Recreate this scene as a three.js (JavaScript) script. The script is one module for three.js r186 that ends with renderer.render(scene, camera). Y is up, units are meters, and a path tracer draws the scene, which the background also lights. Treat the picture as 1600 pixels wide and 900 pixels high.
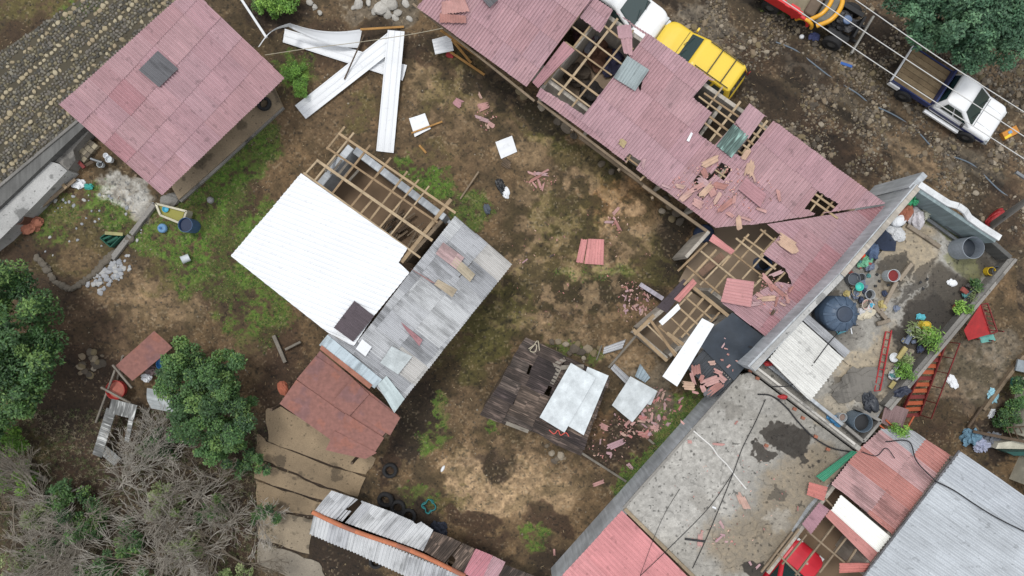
import * as THREE from 'three';
import { mergeGeometries } from 'three/addons/utils/BufferGeometryUtils.js';

// ---------------------------------------------------------------- camera, sky, sun, exposure
const FLY = 29.6, FOC = 1067;                       // drone height in metres, focal length in pixels of a 1600 wide frame
const scene = new THREE.Scene();
const camera = new THREE.PerspectiveCamera(2 * Math.atan(450 / FOC) * 180 / Math.PI, 16 / 9, 0.1, 900);
camera.position.set(0, FLY, 0); camera.up.set(0, 0, -1); camera.lookAt(0, 0, 0);
const renderer = new THREE.WebGLRenderer({ antialias: true });
renderer.toneMapping = THREE.LinearToneMapping; renderer.toneMappingExposure = 1.2;
renderer.shadowMap.enabled = true;
{ // overcast sky: bright zenith, dimmer horizon, soft brighter side where the sun stands behind the cloud
  const w = 64, h = 32, d = new Float32Array(w * h * 4);
  for (let y = 0; y < h; y++) for (let x = 0; x < w; x++) {
    const el = ((y + .5) / h - .5) * Math.PI, s = Math.sin(el), k = s > 0 ? .36 + .74 * s : .10;
    const i = (y * w + x) * 4; d[i] = k * .98; d[i + 1] = k * 1.0; d[i + 2] = k * 1.04; d[i + 3] = 1;
  }
  const t = new THREE.DataTexture(d, w, h, THREE.RGBAFormat, THREE.FloatType);
  t.mapping = THREE.EquirectangularReflectionMapping; t.magFilter = THREE.LinearFilter; t.needsUpdate = true;
  scene.background = t; scene.environment = t;
}
const sun = new THREE.DirectionalLight(new THREE.Color(1, .97, .92), 1.5);
sun.position.set(-9, 40, -12); sun.castShadow = true; sun.shadow.radius = 24;
sun.shadow.mapSize.set(4096, 4096);
Object.assign(sun.shadow.camera, { left: -32, right: 32, top: 32, bottom: -32, near: 1, far: 120 });
scene.add(sun);

// ---------------------------------------------------------------- helpers
let seed = 7; const rnd = () => { seed = (seed + 0x6d2b79f5) | 0; let t = Math.imul(seed ^ (seed >>> 15), 1 | seed); t = (t + Math.imul(t ^ (t >>> 7), 61 | t)) ^ t; return ((t ^ (t >>> 14)) >>> 0) / 4294967296; };
const R = (a, b) => a + (b - a) * rnd(), pick = (a) => a[Math.floor(rnd() * a.length)], TAU = Math.PI * 2;
const V = (x, y, z) => new THREE.Vector3(x, y, z);
const W = (px, py, h = 0) => V((px - 800) / FOC * (FLY - h), h, (py - 450) / FOC * (FLY - h));   // survey point of the aerial picture at height h -> metres
const M1 = FLY / FOC;                                                                        // metres per pixel on the ground
const clamp = (x, a = 0, b = 1) => Math.min(b, Math.max(a, x)), mix = (a, b, t) => a + (b - a) * t, sst = (a, b, x) => { x = clamp((x - a) / (b - a)); return x * x * (3 - 2 * x); };
const PERM = new Uint8Array(512); { const p = [...Array(256).keys()]; for (let i = 255; i > 0; i--) { const j = Math.floor(rnd() * (i + 1)); [p[i], p[j]] = [p[j], p[i]]; } for (let i = 0; i < 512; i++) PERM[i] = p[i & 255]; }
function vn(x, y, per = 256) {                      // value noise, tiles after per cells
  const xi = Math.floor(x), yi = Math.floor(y); let fx = x - xi, fy = y - yi; fx = fx * fx * (3 - 2 * fx); fy = fy * fy * (3 - 2 * fy);
  const m = (a) => ((a % per) + per) % per, x0 = m(xi), x1 = m(xi + 1), y0 = m(yi), y1 = m(yi + 1);
  const a = PERM[PERM[x0] + y0], b = PERM[PERM[x1] + y0], c = PERM[PERM[x0] + y1], d = PERM[PERM[x1] + y1];
  return (a + (b - a) * fx + (c - a) * fy + (a - b - c + d) * fx * fy) / 255;
}
function fbm(x, y, o = 4, per = 256) { let s = 0, a = .5, n = 0; for (let i = 0; i < o; i++) { s += a * vn(x, y, per); n += a; x *= 2; y *= 2; per = Math.min(256, per * 2); a *= .5; } return s / n; }
const used = {};
const numbered = (n) => { const k = used[n] = (used[n] ?? -1) + 1; return k ? n + '_' + String(k).padStart(3, '0') : n; };
function tag(o, label, category, group, kind) { if (label) o.userData.label = label; if (category) o.userData.category = category; if (group) o.userData.group = group; if (kind) o.userData.kind = kind; return o; }
function worldOf(o) { const p = V(0, 0, 0); while (o && o !== scene) { p.add(o.position); o = o.parent; } return p; }
function mk(name, geo, m, parent = scene, low = true) {            // geometry in world metres -> a mesh that stands at its own base
  geo.computeBoundingBox(); const b = geo.boundingBox, c = V((b.min.x + b.max.x) / 2, low ? b.min.y : (b.min.y + b.max.y) / 2, (b.min.z + b.max.z) / 2);
  geo.translate(-c.x, -c.y, -c.z);
  const o = new THREE.Mesh(geo, m); o.name = parent === scene ? numbered(name) : name; o.castShadow = o.receiveShadow = true;
  o.position.copy(c).sub(worldOf(parent)); parent.add(o); return o;
}
function thing(name, label, category, group, px, py, h = 0) { const o = new THREE.Group(); o.name = numbered(name); o.position.copy(W(px, py, h)); scene.add(o); return tag(o, label, category, group); }
function loc(name, geo, m, parent, x = 0, y = 0, z = 0) { const o = new THREE.Mesh(geo, m); o.name = name; o.castShadow = o.receiveShadow = true; o.position.set(x, y, z); parent.add(o); return o; }
function geo(pos, idx, uv, crease) { const g = new THREE.BufferGeometry(); g.setAttribute('position', new THREE.Float32BufferAttribute(pos, 3)); if (uv) g.setAttribute('uv', new THREE.Float32BufferAttribute(uv, 2)); if (idx) g.setIndex(idx); g.computeVertexNormals(); return g; }
const flat = (g) => { const n = g.index ? g.toNonIndexed() : g; n.computeVertexNormals(); return n; };

// ---------------------------------------------------------------- textures
function tex(w, h, fn, metres, linear) {
  const d = new Uint8Array(w * h * 4);
  for (let y = 0; y < h; y++) for (let x = 0; x < w; x++) { const c = fn(x / w, y / h, x, y), i = (y * w + x) * 4; if (typeof c === 'number') d[i] = d[i + 1] = d[i + 2] = clamp(c) * 255; else { d[i] = clamp(c[0] / 255) * 255; d[i + 1] = clamp(c[1] / 255) * 255; d[i + 2] = clamp(c[2] / 255) * 255; } d[i + 3] = 255; }
  const t = new THREE.DataTexture(d, w, h); t.wrapS = t.wrapT = THREE.RepeatWrapping; t.magFilter = THREE.LinearFilter; t.minFilter = THREE.LinearMipmapLinearFilter; t.generateMipmaps = true;
  if (!linear) t.colorSpace = THREE.SRGBColorSpace; if (metres) t.repeat.set(1 / metres[0], 1 / metres[1]); t.needsUpdate = true; return t;
}
const N = 512;
const T = {};
// sheet grime: u across the ribs, v along them; stains run along the fall
T.grime = tex(N, N, (u, v) => { const s = fbm(u * 64, v * 5, 3, 64), c = fbm(u * 5, v * 5, 5, 5), f = vn(u * 160, v * 160, 160), d = sst(.70, .82, fbm(u * 26 + 9, v * 20, 3, 26)); return .74 + .14 * c + .13 * s + .07 * f - .10 * d; }, [4.3, 4.3]);
T.worn = tex(N, N, (u, v) => { const s = fbm(u * 90, v * 4, 3, 90), c = fbm(u * 6, v * 6, 5, 6), d = sst(.45, .75, fbm(u * 14 + 3, v * 5, 5, 14)); return .72 + .18 * c + .24 * s - .16 * d + .1 * vn(u * 200, v * 200, 200); }, [4.6, 4.6]);
T.dark = tex(N, N, (u, v) => { const s = fbm(u * 110, v * 5, 4, 110), c = fbm(u * 5, v * 5, 4, 5), d = sst(.52, .72, fbm(u * 34 + 3, v * 5, 4, 34)); return .34 + .5 * s * c * 2 + .6 * d * vn(u * 40, v * 10, 40); }, [2.9, 2.9]);
T.conc = tex(N, N, (u, v) => { const c = fbm(u * 4, v * 4, 6, 4), f = vn(u * 180, v * 180, 180), d = sst(.62, .72, fbm(u * 9 + 5, v * 9, 5, 9)), k = sst(.80, .86, fbm(u * 60, v * 60, 2, 60)); return .58 + .38 * c + .1 * f - .2 * d - .25 * k; }, [5.3, 5.3]);
T.block = tex(N, N, (u, v) => { const c = fbm(u * 4, v * 4, 5, 4), s = fbm(u * 40, v * 3, 4, 40); return .56 + .3 * c + .22 * s + .06 * vn(u * 150, v * 150, 150); }, [3.7, 3.7]);
T.wood = tex(256, 256, (u, v) => { const s = fbm(u * 4, v * 48, 4, 4), k = sst(.70, .8, fbm(u * 12, v * 20, 3, 12)); return .62 + .42 * s - .22 * k; }, [1.1, .34]);
T.white = tex(N, N, (u, v) => { const c = fbm(u * 5, v * 5, 4, 5), k = sst(.77, .83, fbm(u * 44 + 5, v * 44, 2, 44)); return .955 + .045 * c - .04 * k; }, [5, 5]);
T.scuff = tex(N, N, (u, v) => { const c = fbm(u * 7, v * 7, 5, 7), f = vn(u * 120, v * 120, 120); return .72 + .24 * c + .1 * f; }, [1.7, 1.7]);
T.rust = tex(N, N, (u, v) => { const c = fbm(u * 4, v * 4, 5, 4), d = fbm(u * 7 + 3, v * 7, 5, 7), e = fbm(u * 30, v * 30, 3, 30), k = sst(.55, .7, c), o = sst(.56, .72, d); const r = mix(mix(138, 128, k), 152, o * .45), g = mix(mix(102, 98, k), 102, o * .45), b = mix(mix(94, 96, k), 84, o * .45), m = .88 + .22 * e; return [r * m, g * m, b * m]; }, [3.1, 3.1]);
T.road = null;
const grain = tex(256, 256, (u, v) => fbm(u * 32, v * 32, 4, 32), [1, 1], true);

// ---------------------------------------------------------------- materials; C takes the tone a surface shows under this sky and returns its base colour
const C = (r, g, b) => { const c = new THREE.Color(); c.setRGB(r / 255, g / 255, b / 255, THREE.SRGBColorSpace); return c.multiplyScalar(.83); };
const mat = (r, g, b, map, rough = .85, o = {}) => new THREE.MeshStandardMaterial({ color: C(r, g, b), map: map ?? null, roughness: rough, side: THREE.DoubleSide, ...o });
const PINK = [[197, 160, 166], [195, 158, 165], [199, 163, 168], [194, 156, 161], [197, 162, 169]].map((c) => mat(...c, T.grime));
const PINKRED = [[191, 145, 151], [189, 142, 147]].map((c) => mat(...c, T.grime));
const REDPINK = [[220, 152, 150], [214, 158, 158], [208, 140, 136]].map((c) => mat(...c, T.grime));
const SHARD = [[214, 170, 164], [208, 160, 154], [214, 178, 164], [204, 170, 172], [190, 138, 130]].map((c) => mat(...c, T.scuff));
const BEIGE = mat(218, 184, 160, T.scuff);
const M = {
  white: mat(236, 239, 243, T.white, .55), whiteDirty: mat(228, 236, 240, T.scuff, .55), galv: mat(196, 204, 212, T.grime, .45, { metalness: .25 }),
  wood: mat(205, 178, 142, T.wood), woodOld: mat(166, 146, 122, T.wood), woodGrey: mat(158, 150, 138, T.wood), woodDark: mat(110, 92, 74, T.wood), woodOrange: mat(212, 160, 92, T.wood),
  plank: mat(182, 158, 122, T.wood), plank2: mat(168, 144, 110, T.wood), bark: mat(120, 108, 94, T.wood),
  conc: mat(172, 168, 162, T.conc), concRoof: mat(200, 197, 192, T.conc, .9, { bumpMap: grain, bumpScale: .004 }), concTan: mat(186, 166, 138, T.conc), concDark: mat(150, 147, 142, T.conc), concWhite: mat(214, 214, 212, T.conc), block: mat(214, 220, 226, T.block), blockDark: mat(116, 116, 114, T.block), plaster: mat(206, 198, 186, T.block), cream: mat(226, 222, 204, T.scuff),
  dark: mat(118, 102, 94, T.dark), dark2: mat(136, 118, 106, T.dark), dark3: mat(104, 90, 88, T.dark), darkGrey: mat(106, 106, 110, T.worn), plum: mat(96, 86, 92, T.grime),
  rust: new THREE.MeshStandardMaterial({ map: T.rust, color: C(255, 240, 238), roughness: .8, side: THREE.DoubleSide }), tarp: mat(52, 62, 74, T.scuff, .55), tarp2: mat(74, 78, 84, T.worn, .7),
  tyre: mat(46, 46, 48, T.scuff, .9), rubber: mat(36, 36, 40, null, .8), steel: mat(150, 154, 158, T.scuff, .4, { metalness: .5 }), black: mat(28, 29, 32, null, .5),
  glass: new THREE.MeshPhysicalMaterial({ color: C(38, 62, 62), roughness: .06, metalness: 0, clearcoat: 1, clearcoatRoughness: .03, side: THREE.DoubleSide }),
  tank: mat(86, 106, 130, T.scuff, .5), red: mat(176, 40, 44, T.scuff, .6), redDark: mat(134, 46, 44, T.scuff, .7), orange: mat(196, 96, 54, T.scuff, .7), terracotta: mat(206, 128, 92, T.scuff), brick: mat(180, 116, 92, T.scuff),
  teal: mat(150, 184, 176, T.dark), green: mat(44, 138, 104, T.grime, .5), blue: mat(88, 122, 170, T.scuff, .5), cyan: mat(70, 170, 200, null, .5), rope: mat(206, 196, 172, T.scuff), soil: mat(64, 50, 40, T.scuff, 1), earth: mat(150, 126, 102, T.conc, 1), floor: mat(96, 82, 68, T.conc, 1), floorRoom: mat(172, 152, 130, T.conc, 1),
};
const GREYS = [[206, 208, 210], [198, 200, 203], [190, 192, 196], [202, 200, 197], [174, 176, 180]].map((c) => mat(...c, T.worn, .7));

// ---------------------------------------------------------------- builders in survey pixels
function plane3(a, b, c) { const p = W(...a), q = W(...b), r = W(...c), n = q.clone().sub(p).cross(r.clone().sub(p)).normalize(); if (n.y < 0) n.negate(); return { p, n }; }
function onPlane(P, px, py) { const d = V((px - 800) / FOC, -1, (py - 450) / FOC), o = V(0, FLY, 0), t = P.p.clone().sub(o).dot(P.n) / d.dot(P.n); return o.addScaledVector(d, t); }
const inside = (poly, x, y) => { let r = false; for (let i = 0, j = poly.length - 1; i < poly.length; j = i++) { const [a, b] = poly[i], [c, d] = poly[j]; if ((b > y) !== (d > y) && x < (c - a) * (y - b) / (d - b) + a) r = !r; } return r; };
function spans(poly, u) { const v = []; for (let i = 0, j = poly.length - 1; i < poly.length; j = i++) { const [a, b] = poly[i], [c, d] = poly[j]; if ((a > u) !== (c > u)) v.push(b + (d - b) * (u - a) / (c - a)); } return v.sort((x, y) => x - y); }
function cut(outer, holes, u, v0, v1) {
  const s = spans(outer, u), out = []; for (let i = 0; i + 1 < s.length; i += 2) { const a = Math.max(s[i], v0), b = Math.min(s[i + 1], v1); if (b - a > .01) out.push([a, b]); }
  for (const h of holes) { const q = spans(h, u), jit = .05 * (vn(u * 9, 3.3) - .5); for (let i = 0; i + 1 < q.length; i += 2) { const a = q[i] + jit, b = q[i + 1] + jit; for (let k = out.length - 1; k >= 0; k--) { const [x, y] = out[k]; if (b <= x || a >= y) continue; const r = []; if (a - x > .02) r.push([x, a]); if (y - b > .02) r.push([b, y]); out.splice(k, 1, ...r); } } }
  return out;
}
// roofing sheets laid in rows on a plane; every sheet is its own mesh, cut by the outline and the holes
function roofSheets(parent, o) {
  const P = o.plane, a = onPlane(P, ...o.rib[0]), b = onPlane(P, ...o.rib[1]), v = b.clone().sub(a).normalize(), u = v.clone().cross(P.n).normalize(), O = a;
  const to2 = ([px, py]) => { const d = onPlane(P, px, py).sub(O); return [d.dot(u), d.dot(v)]; };
  const outer = o.poly.map(to2), holes = (o.holes ?? []).map((h) => h.map(to2)), us = outer.map((q) => q[0]), vs = outer.map((q) => q[1]);
  const u0 = Math.min(...us), u1 = Math.max(...us), v0 = Math.min(...vs), v1 = Math.max(...vs), pitch = o.pitch ?? .124, amp = o.amp ?? .033, seg = o.seg ?? 6, w = Math.round((o.w ?? .92) / pitch) * pitch, l = o.l ?? 1.15;
  const box = o.box ?? 0; let n = 0;
  for (let r = 0; r * l < v1 - v0; r++) for (let c = 0; c * w < u1 - u0; c++) {
    const s0 = v0 + r * l - (r ? .06 : 0) + R(-1, 1) * (o.slip ?? .012), s1 = v0 + (r + 1) * l + R(-1, 1) * (o.slip ?? .012), uu0 = u0 + c * w, steps = Math.round(w / pitch * seg) + 2, du = pitch / seg, lift = R(0, .006), skew = R(-1, 1) * (o.skew ?? .004), up = (o.lap ?? .018);
    const pos = [], idx = [], uv = [], ou = R(0, 9), ov = R(0, 9); let area = 0, cu = 0, cv = 0;
    const prof = (x) => { const t = x / pitch; if (!box) return amp * Math.cos(TAU * t); const f = t - Math.floor(t); return f < .2 ? amp : f < .3 ? amp * (1 - (f - .2) * 10) : f < .9 ? 0 : amp * (f - .9) * 10; };
    const at = (x, y) => { const t = (y - s0) / (s1 - s0), h = prof(x) + lift + up * t + .004; const q = O.clone().addScaledVector(u, x).addScaledVector(v, y + skew * (x - uu0) * 4).addScaledVector(P.n, h); pos.push(q.x, q.y, q.z); uv.push(x + ou, y + ov); return pos.length / 3 - 1; };
    for (let k = 0; k < steps; k++) {
      const xa = uu0 + k * du, xb = xa + du, mid = cut(outer, holes, (xa + xb) / 2, s0, s1); if (!mid.length) continue;
      const A = cut(outer, holes, xa, s0, s1), B = cut(outer, holes, xb, s0, s1), same = A.length === mid.length && B.length === mid.length;
      mid.forEach((m, i) => { const p = same ? A[i] : m, q = same ? B[i] : m, i0 = at(xa, p[0]), i1 = at(xa, p[1]), i2 = at(xb, q[1]), i3 = at(xb, q[0]); idx.push(i0, i1, i2, i0, i2, i3); const ar = du * (m[1] - m[0]); area += ar; cu += ar * xa; cv += ar * (m[0] + m[1]) / 2; });
    }
    if (area < (o.min ?? .03)) continue;
    const ctr = O.clone().addScaledVector(u, cu / area).addScaledVector(v, cv / area), px = 800 + ctr.x * FOC / (FLY - ctr.y), py = 450 + ctr.z * FOC / (FLY - ctr.y);
    const m = typeof o.mat === 'function' ? o.mat(px, py, r, c) : Array.isArray(o.mat) ? pick(o.mat) : o.mat;
    for (const g of islands(weld(pos, idx, uv))) { mk(o.name ?? 'roof_sheet', g, m, parent); n++; }
  }
  return n;
}
function islands(g) { // a sheet torn in two becomes two pieces
  const ix = g.index.array, n = g.attributes.position.count, f = [...Array(n).keys()], find = (a) => { while (f[a] !== a) a = f[a] = f[f[a]]; return a; };
  for (let i = 0; i < ix.length; i += 3) { f[find(ix[i])] = find(ix[i + 1]); f[find(ix[i + 1])] = find(ix[i + 2]); }
  const by = new Map(); for (let i = 0; i < ix.length; i += 3) { const k = find(ix[i]); if (!by.has(k)) by.set(k, []); by.get(k).push(ix[i], ix[i + 1], ix[i + 2]); }
  if (by.size < 2) return [g]; const out = []; for (const l of by.values()) { if (l.length < 24) continue; const re = new Map(), p = [], u = [], q = []; for (const i of l) { if (!re.has(i)) { re.set(i, p.length / 3); p.push(g.attributes.position.getX(i), g.attributes.position.getY(i), g.attributes.position.getZ(i)); u.push(g.attributes.uv.getX(i), g.attributes.uv.getY(i)); } q.push(re.get(i)); } out.push(geo(p, q, u)); } return out;
}
function weld(pos, idx, uv) { // joins equal corners so that the ribs shade smoothly
  const map = new Map(), P2 = [], U2 = [], re = [];
  for (let i = 0; i < pos.length / 3; i++) { const k = Math.round(pos[i * 3] * 2000) + '_' + Math.round(pos[i * 3 + 1] * 2000) + '_' + Math.round(pos[i * 3 + 2] * 2000); let j = map.get(k); if (j === undefined) { j = P2.length / 3; map.set(k, j); P2.push(pos[i * 3], pos[i * 3 + 1], pos[i * 3 + 2]); U2.push(uv[i * 2], uv[i * 2 + 1]); } re.push(j); }
  return geo(P2, idx.map((i) => re[i]), U2);
}
// a loose sheet with real thickness: corners a b c d (pixel, pixel, height), ribs run from a to b and from d to c
function sheetGeo(a, b, c, d, o = {}) {
  [a, b, c, d] = [a, b, c, d].map((q) => q.isVector3 ? q : W(...q));
  const wid = a.distanceTo(d), len = a.distanceTo(b), pitch = o.pitch ?? .12, seg = o.seg ?? 6, nu = Math.max(2, Math.round(wid / pitch * seg)), nv = o.nv ?? 5, amp = o.amp ?? .016, th = o.th ?? .005;
  const n = b.clone().sub(a).cross(d.clone().sub(a)).normalize(); if (n.y < 0) n.negate();
  const rag = o.rag ?? 0, pos = [], uv = [], idx = [], ou = R(0, 9), ph = R(0, 9);
  for (const side of [0, 1]) for (let i = 0; i <= nu; i++) for (let j = 0; j <= nv; j++) {
    const s = i / nu; let t = j / nv; const e0 = rag * (vn(i * .55, ph) - .2) * 1.2, e1 = 1 - rag * (vn(i * .45, ph + 40) - .2) * 1.2; t = e0 + (e1 - e0) * t;
    const p = a.clone().lerp(b, t).lerp(d.clone().lerp(c, t), s), x = s * wid; let h;
    if (o.box) { const f = (x / pitch) % 1; h = f < .16 ? amp : f < .24 ? amp * (1 - (f - .16) / .08) : f < .92 ? 0 : amp * (f - .92) / .08; } else h = amp * Math.cos(TAU * x / pitch);
    if (o.bend) h += o.bend(s, t); h += (o.wave ?? .008) * (vn(s * 2 + ph, t * 3 + ph) - .5) * 2; h -= side * th;
    p.addScaledVector(n, h); pos.push(p.x, p.y, p.z); uv.push(x + ou, t * len + ou);
  }
  const K = (nu + 1) * (nv + 1), at = (s, i, j) => s * K + i * (nv + 1) + j;
  for (let i = 0; i < nu; i++) for (let j = 0; j < nv; j++) { idx.push(at(0, i, j), at(0, i, j + 1), at(0, i + 1, j + 1), at(0, i, j), at(0, i + 1, j + 1), at(0, i + 1, j)); idx.push(at(1, i, j), at(1, i + 1, j + 1), at(1, i, j + 1), at(1, i, j), at(1, i + 1, j), at(1, i + 1, j + 1)); }
  for (let i = 0; i < nu; i++) for (const j of [0, nv]) idx.push(at(0, i, j), at(0, i + 1, j), at(1, i + 1, j), at(0, i, j), at(1, i + 1, j), at(1, i, j));
  for (let j = 0; j < nv; j++) for (const i of [0, nu]) idx.push(at(0, i, j), at(1, i, j), at(1, i, j + 1), at(0, i, j), at(1, i, j + 1), at(0, i, j + 1));
  const g = geo(pos, idx, uv); return g;
}
const looseSheet = (name, label, cat, group, corners, m, o) => tag(mk(name, sheetGeo(...corners, o), m), label, cat, group);
// a broken piece of sheet, given by its middle, length along the ribs, width, heading in degrees and the plane it lies on
function shardGeo(px, py, len, wid, deg, P, o = {}) {
  const c = (P.p ? onPlane(P, px, py) : W(px, py, P)), n = P.p ? P.n : V(0, 1, 0), a = deg * Math.PI / 180, dir = V(Math.cos(a), 0, Math.sin(a)); dir.addScaledVector(n, -dir.dot(n)).normalize(); const lat = n.clone().cross(dir);
  c.addScaledVector(n, (o.lift ?? (P.p ? .075 : .03))); const tl = o.tilt ?? R(-.06, .06), tw = R(-.05, .05); const q = (s, t) => c.clone().addScaledVector(dir, s * len / 2).addScaledVector(lat, t * wid / 2 * R(.8, 1.1)).addScaledVector(n, s * tl * len / 2 + t * tw * wid / 2 + Math.abs(tl) * len / 2 + Math.abs(tw) * wid / 2);
  const cut2 = R(.45, 1), cut3 = R(.55, 1); return sheetGeo(q(-1, -cut2), q(1, -1), q(1, cut3), q(-1, 1), { pitch: o.pitch ?? .11, amp: o.amp ?? .016, rag: o.rag ?? .3, nv: 3, seg: 5, th: .006, wave: .004 });
}
// prism from a pixel outline at height h1 down to h0
function prismGeo(poly, h1, h0) {
  const pts = poly.map((p) => W(p[0], p[1], p[2] ?? h1)), c2 = pts.map((p) => new THREE.Vector2(p.x, p.z)), rev = THREE.ShapeUtils.area(c2) < 0; if (rev) { pts.reverse(); c2.reverse(); }
  const tri = THREE.ShapeUtils.triangulateShape(c2, []), pos = [], uv = [];
  const pu = (p, u, v) => { pos.push(p.x, p.y, p.z); uv.push(u, v); };
  for (const t of tri) { for (const k of [t[0], t[2], t[1]]) pu(pts[k], pts[k].x, pts[k].z); for (const k of t) pu(V(pts[k].x, h0, pts[k].z), pts[k].x, pts[k].z); }
  let s = 0; for (let i = 0; i < pts.length; i++) { const a = pts[i], b = pts[(i + 1) % pts.length], l = Math.hypot(a.x - b.x, a.z - b.z), a0 = V(a.x, h0, a.z), b0 = V(b.x, h0, b.z); pu(a, s, a.y); pu(b, s + l, b.y); pu(b0, s + l, h0); pu(a, s, a.y); pu(b0, s + l, h0); pu(a0, s, h0); s += l; }
  return geo(pos, null, uv);
}
const prism = (name, poly, h1, h0, m, parent = scene) => mk(name, prismGeo(poly, h1, h0), m, parent);
// a wall standing under a line of pixels at height h1, t metres thick
function wallGeo(a, b, h1, h0, t) { const p = W(a[0], a[1], h1), q = W(b[0], b[1], h1), d = q.clone().sub(p).normalize(), s = V(-d.z, 0, d.x).multiplyScalar(t / 2), l = p.distanceTo(q); return boxGeo(p.clone().setY((h1 + h0) / 2), q.clone().setY((h1 + h0) / 2), t, h1 - h0); }
const wall = (name, a, b, h1, h0, t, m, parent = scene) => mk(name, wallGeo(a, b, h1, h0, t), m, parent);
// a bar of width w and height t between two points, uv in metres along its length
function boxGeo(p, q, w, t, roll = 0) {
  const d = q.clone().sub(p), l = d.length(); d.normalize(); let s = Math.abs(d.y) > .99 ? V(1, 0, 0) : V(0, 1, 0).cross(d).normalize(), n = d.clone().cross(s).normalize(); if (roll) { const c = Math.cos(roll), k = Math.sin(roll), s2 = s.clone().multiplyScalar(c).addScaledVector(n, k); n = n.multiplyScalar(c).addScaledVector(s, -k); s = s2; }
  const e = Math.min(w, t) * .08, pos = [], uv = [], o = R(0, 5), ring = [[w / 2 - e, t / 2], [w / 2, t / 2 - e], [w / 2, -t / 2 + e], [w / 2 - e, -t / 2], [-w / 2 + e, -t / 2], [-w / 2, -t / 2 + e], [-w / 2, t / 2 - e], [-w / 2 + e, t / 2]];
  const at = (i, x) => p.clone().addScaledVector(d, x).addScaledVector(s, ring[i][0]).addScaledVector(n, ring[i][1]); let per = 0;
  for (let i = 0; i < 8; i++) { const j = (i + 1) % 8, A = at(i, 0), B = at(i, l), Cc = at(j, l), D = at(j, 0), ww = A.distanceTo(D); for (const [P2, x, y] of [[A, 0, 0], [B, l, 0], [Cc, l, ww], [A, 0, 0], [Cc, l, ww], [D, 0, ww]]) { pos.push(P2.x, P2.y, P2.z); uv.push(x + o, per + y + o); } per += ww; }
  for (const x of [0, l]) for (let i = 1; i < 7; i++) for (const k of x ? [0, i, i + 1] : [0, i + 1, i]) { const P2 = at(k, x); pos.push(P2.x, P2.y, P2.z); uv.push(ring[k][0] + o, ring[k][1] + o); }
  return geo(pos, null, uv);
}
const bar = (name, a, b, w, t, m, parent = scene, roll) => mk(name, boxGeo(a.isVector3 ? a : W(...a), b.isVector3 ? b : W(...b), w, t, roll), m, parent);
const WOODS = []; const barOn = (name, P, a, b, w, t, drop, m, parent) => { const j = () => R(-.7, .7); a = [a[0] + j(), a[1] + j()]; b = [b[0] + j(), b[1] + j()]; w *= R(.8, 1.2); if (m === M.wood) m = pick(WOODS); return mk(name, boxGeo(onPlane(P, ...a).addScaledVector(P.n, -drop), onPlane(P, ...b).addScaledVector(P.n, -drop), w, t), m, parent); };
function tubeGeo(pts, r, k = 5, n) { const c = new THREE.CatmullRomCurve3(pts); return new THREE.TubeGeometry(c, n ?? Math.max(2, pts.length * 4), r, k); }
const tube = (name, pts, r, m, parent = scene, k, n) => mk(name, tubeGeo(pts.map((p) => p.isVector3 ? p : W(...p)), r, k, n), m, parent);
function latheGeo(prof, k = 24) { return new THREE.LatheGeometry(prof.map(([r, y]) => new THREE.Vector2(Math.max(r, .0001), y)), k); }
function vessel(name, label, cat, group, px, py, h, r, ht, m, o = {}) { // an open round vessel standing on height h
  const g = thing(name, label, cat, group, px, py, h), t = o.th ?? .012, r0 = r * (o.foot ?? .9);
  loc('body', latheGeo([[0, 0], [r0, 0], [r0 + .01, .012], [mix(r0, r, .5) * (o.belly ?? 1), ht * .5], [r, ht - .02], [r + .012, ht - .008], [r + .006, ht], [r - t, ht], [mix(r0, r, .5) * (o.belly ?? 1) - t, ht * .5], [r0 - t, t + .01], [0, t + .01]], o.k ?? 26), m, g);
  if (o.fill) loc(o.fillName ?? 'water', latheGeo([[0, ht * (o.level ?? .6)], [r0 * .5, ht * (o.level ?? .6) + .002], [mix(r0, r, o.level ?? .6) - t - .004, ht * (o.level ?? .6)]], 24), o.fill, g);
  if (o.tilt) { g.rotation.set(o.tilt[0], o.tilt[1] ?? 0, o.tilt[2] ?? 0); g.position.y += o.rise ?? r * .6; } return g;
}
function lumpGeo(r, sx, sy, sz, amt = .25, fr = 2.2, det = 3) { const g = new THREE.IcosahedronGeometry(1, det), p = g.attributes.position, o = R(0, 99); for (let i = 0; i < p.count; i++) { const x = p.getX(i), y = p.getY(i), z = p.getZ(i), k = 1 + amt * ((vn(x * fr + o + 20, y * fr + z * fr * .7 + o + 20) - .5) * 2); p.setXYZ(i, x * k * r * sx, Math.max(y * k, -.45) * r * sy + .45 * r * sy, z * k * r * sz); } const uv = []; for (let i = 0; i < p.count; i++) uv.push(p.getX(i), p.getZ(i)); g.setAttribute('uv', new THREE.Float32BufferAttribute(uv, 2)); g.computeVertexNormals(); return g; }
function lump(name, label, cat, group, px, py, h, r, m, sx = 1, sy = .7, sz = 1, turn = 0, o = {}) { const q = loc(numbered(name), lumpGeo(r, sx, sy, sz, o.amt ?? .42, o.fr ?? 3.6, o.det ?? 5), m, scene); q.position.copy(W(px, py, h)); q.rotation.y = turn; return tag(q, label, cat, group); }
function stoneGeo(k) { const g = flat(new THREE.IcosahedronGeometry(1, 1)), p = g.attributes.position; const o = k * 7.7; for (let i = 0; i < p.count; i++) { const x = p.getX(i), y = p.getY(i), z = p.getZ(i), f = 1 + .5 * (vn(x * 1.4 + o + 30, y * 1.4 + z * 1.9 + o + 30) - .5); p.setXYZ(i, x * f, y * f * .72, z * f); } g.computeVertexNormals(); return g; }
WOODS.push(M.wood, mat(190, 164, 130, T.wood), mat(178, 150, 116, T.wood), mat(212, 188, 154, T.wood));
const STONES = [1, 2, 3, 4, 5, 6].map(stoneGeo);
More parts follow.
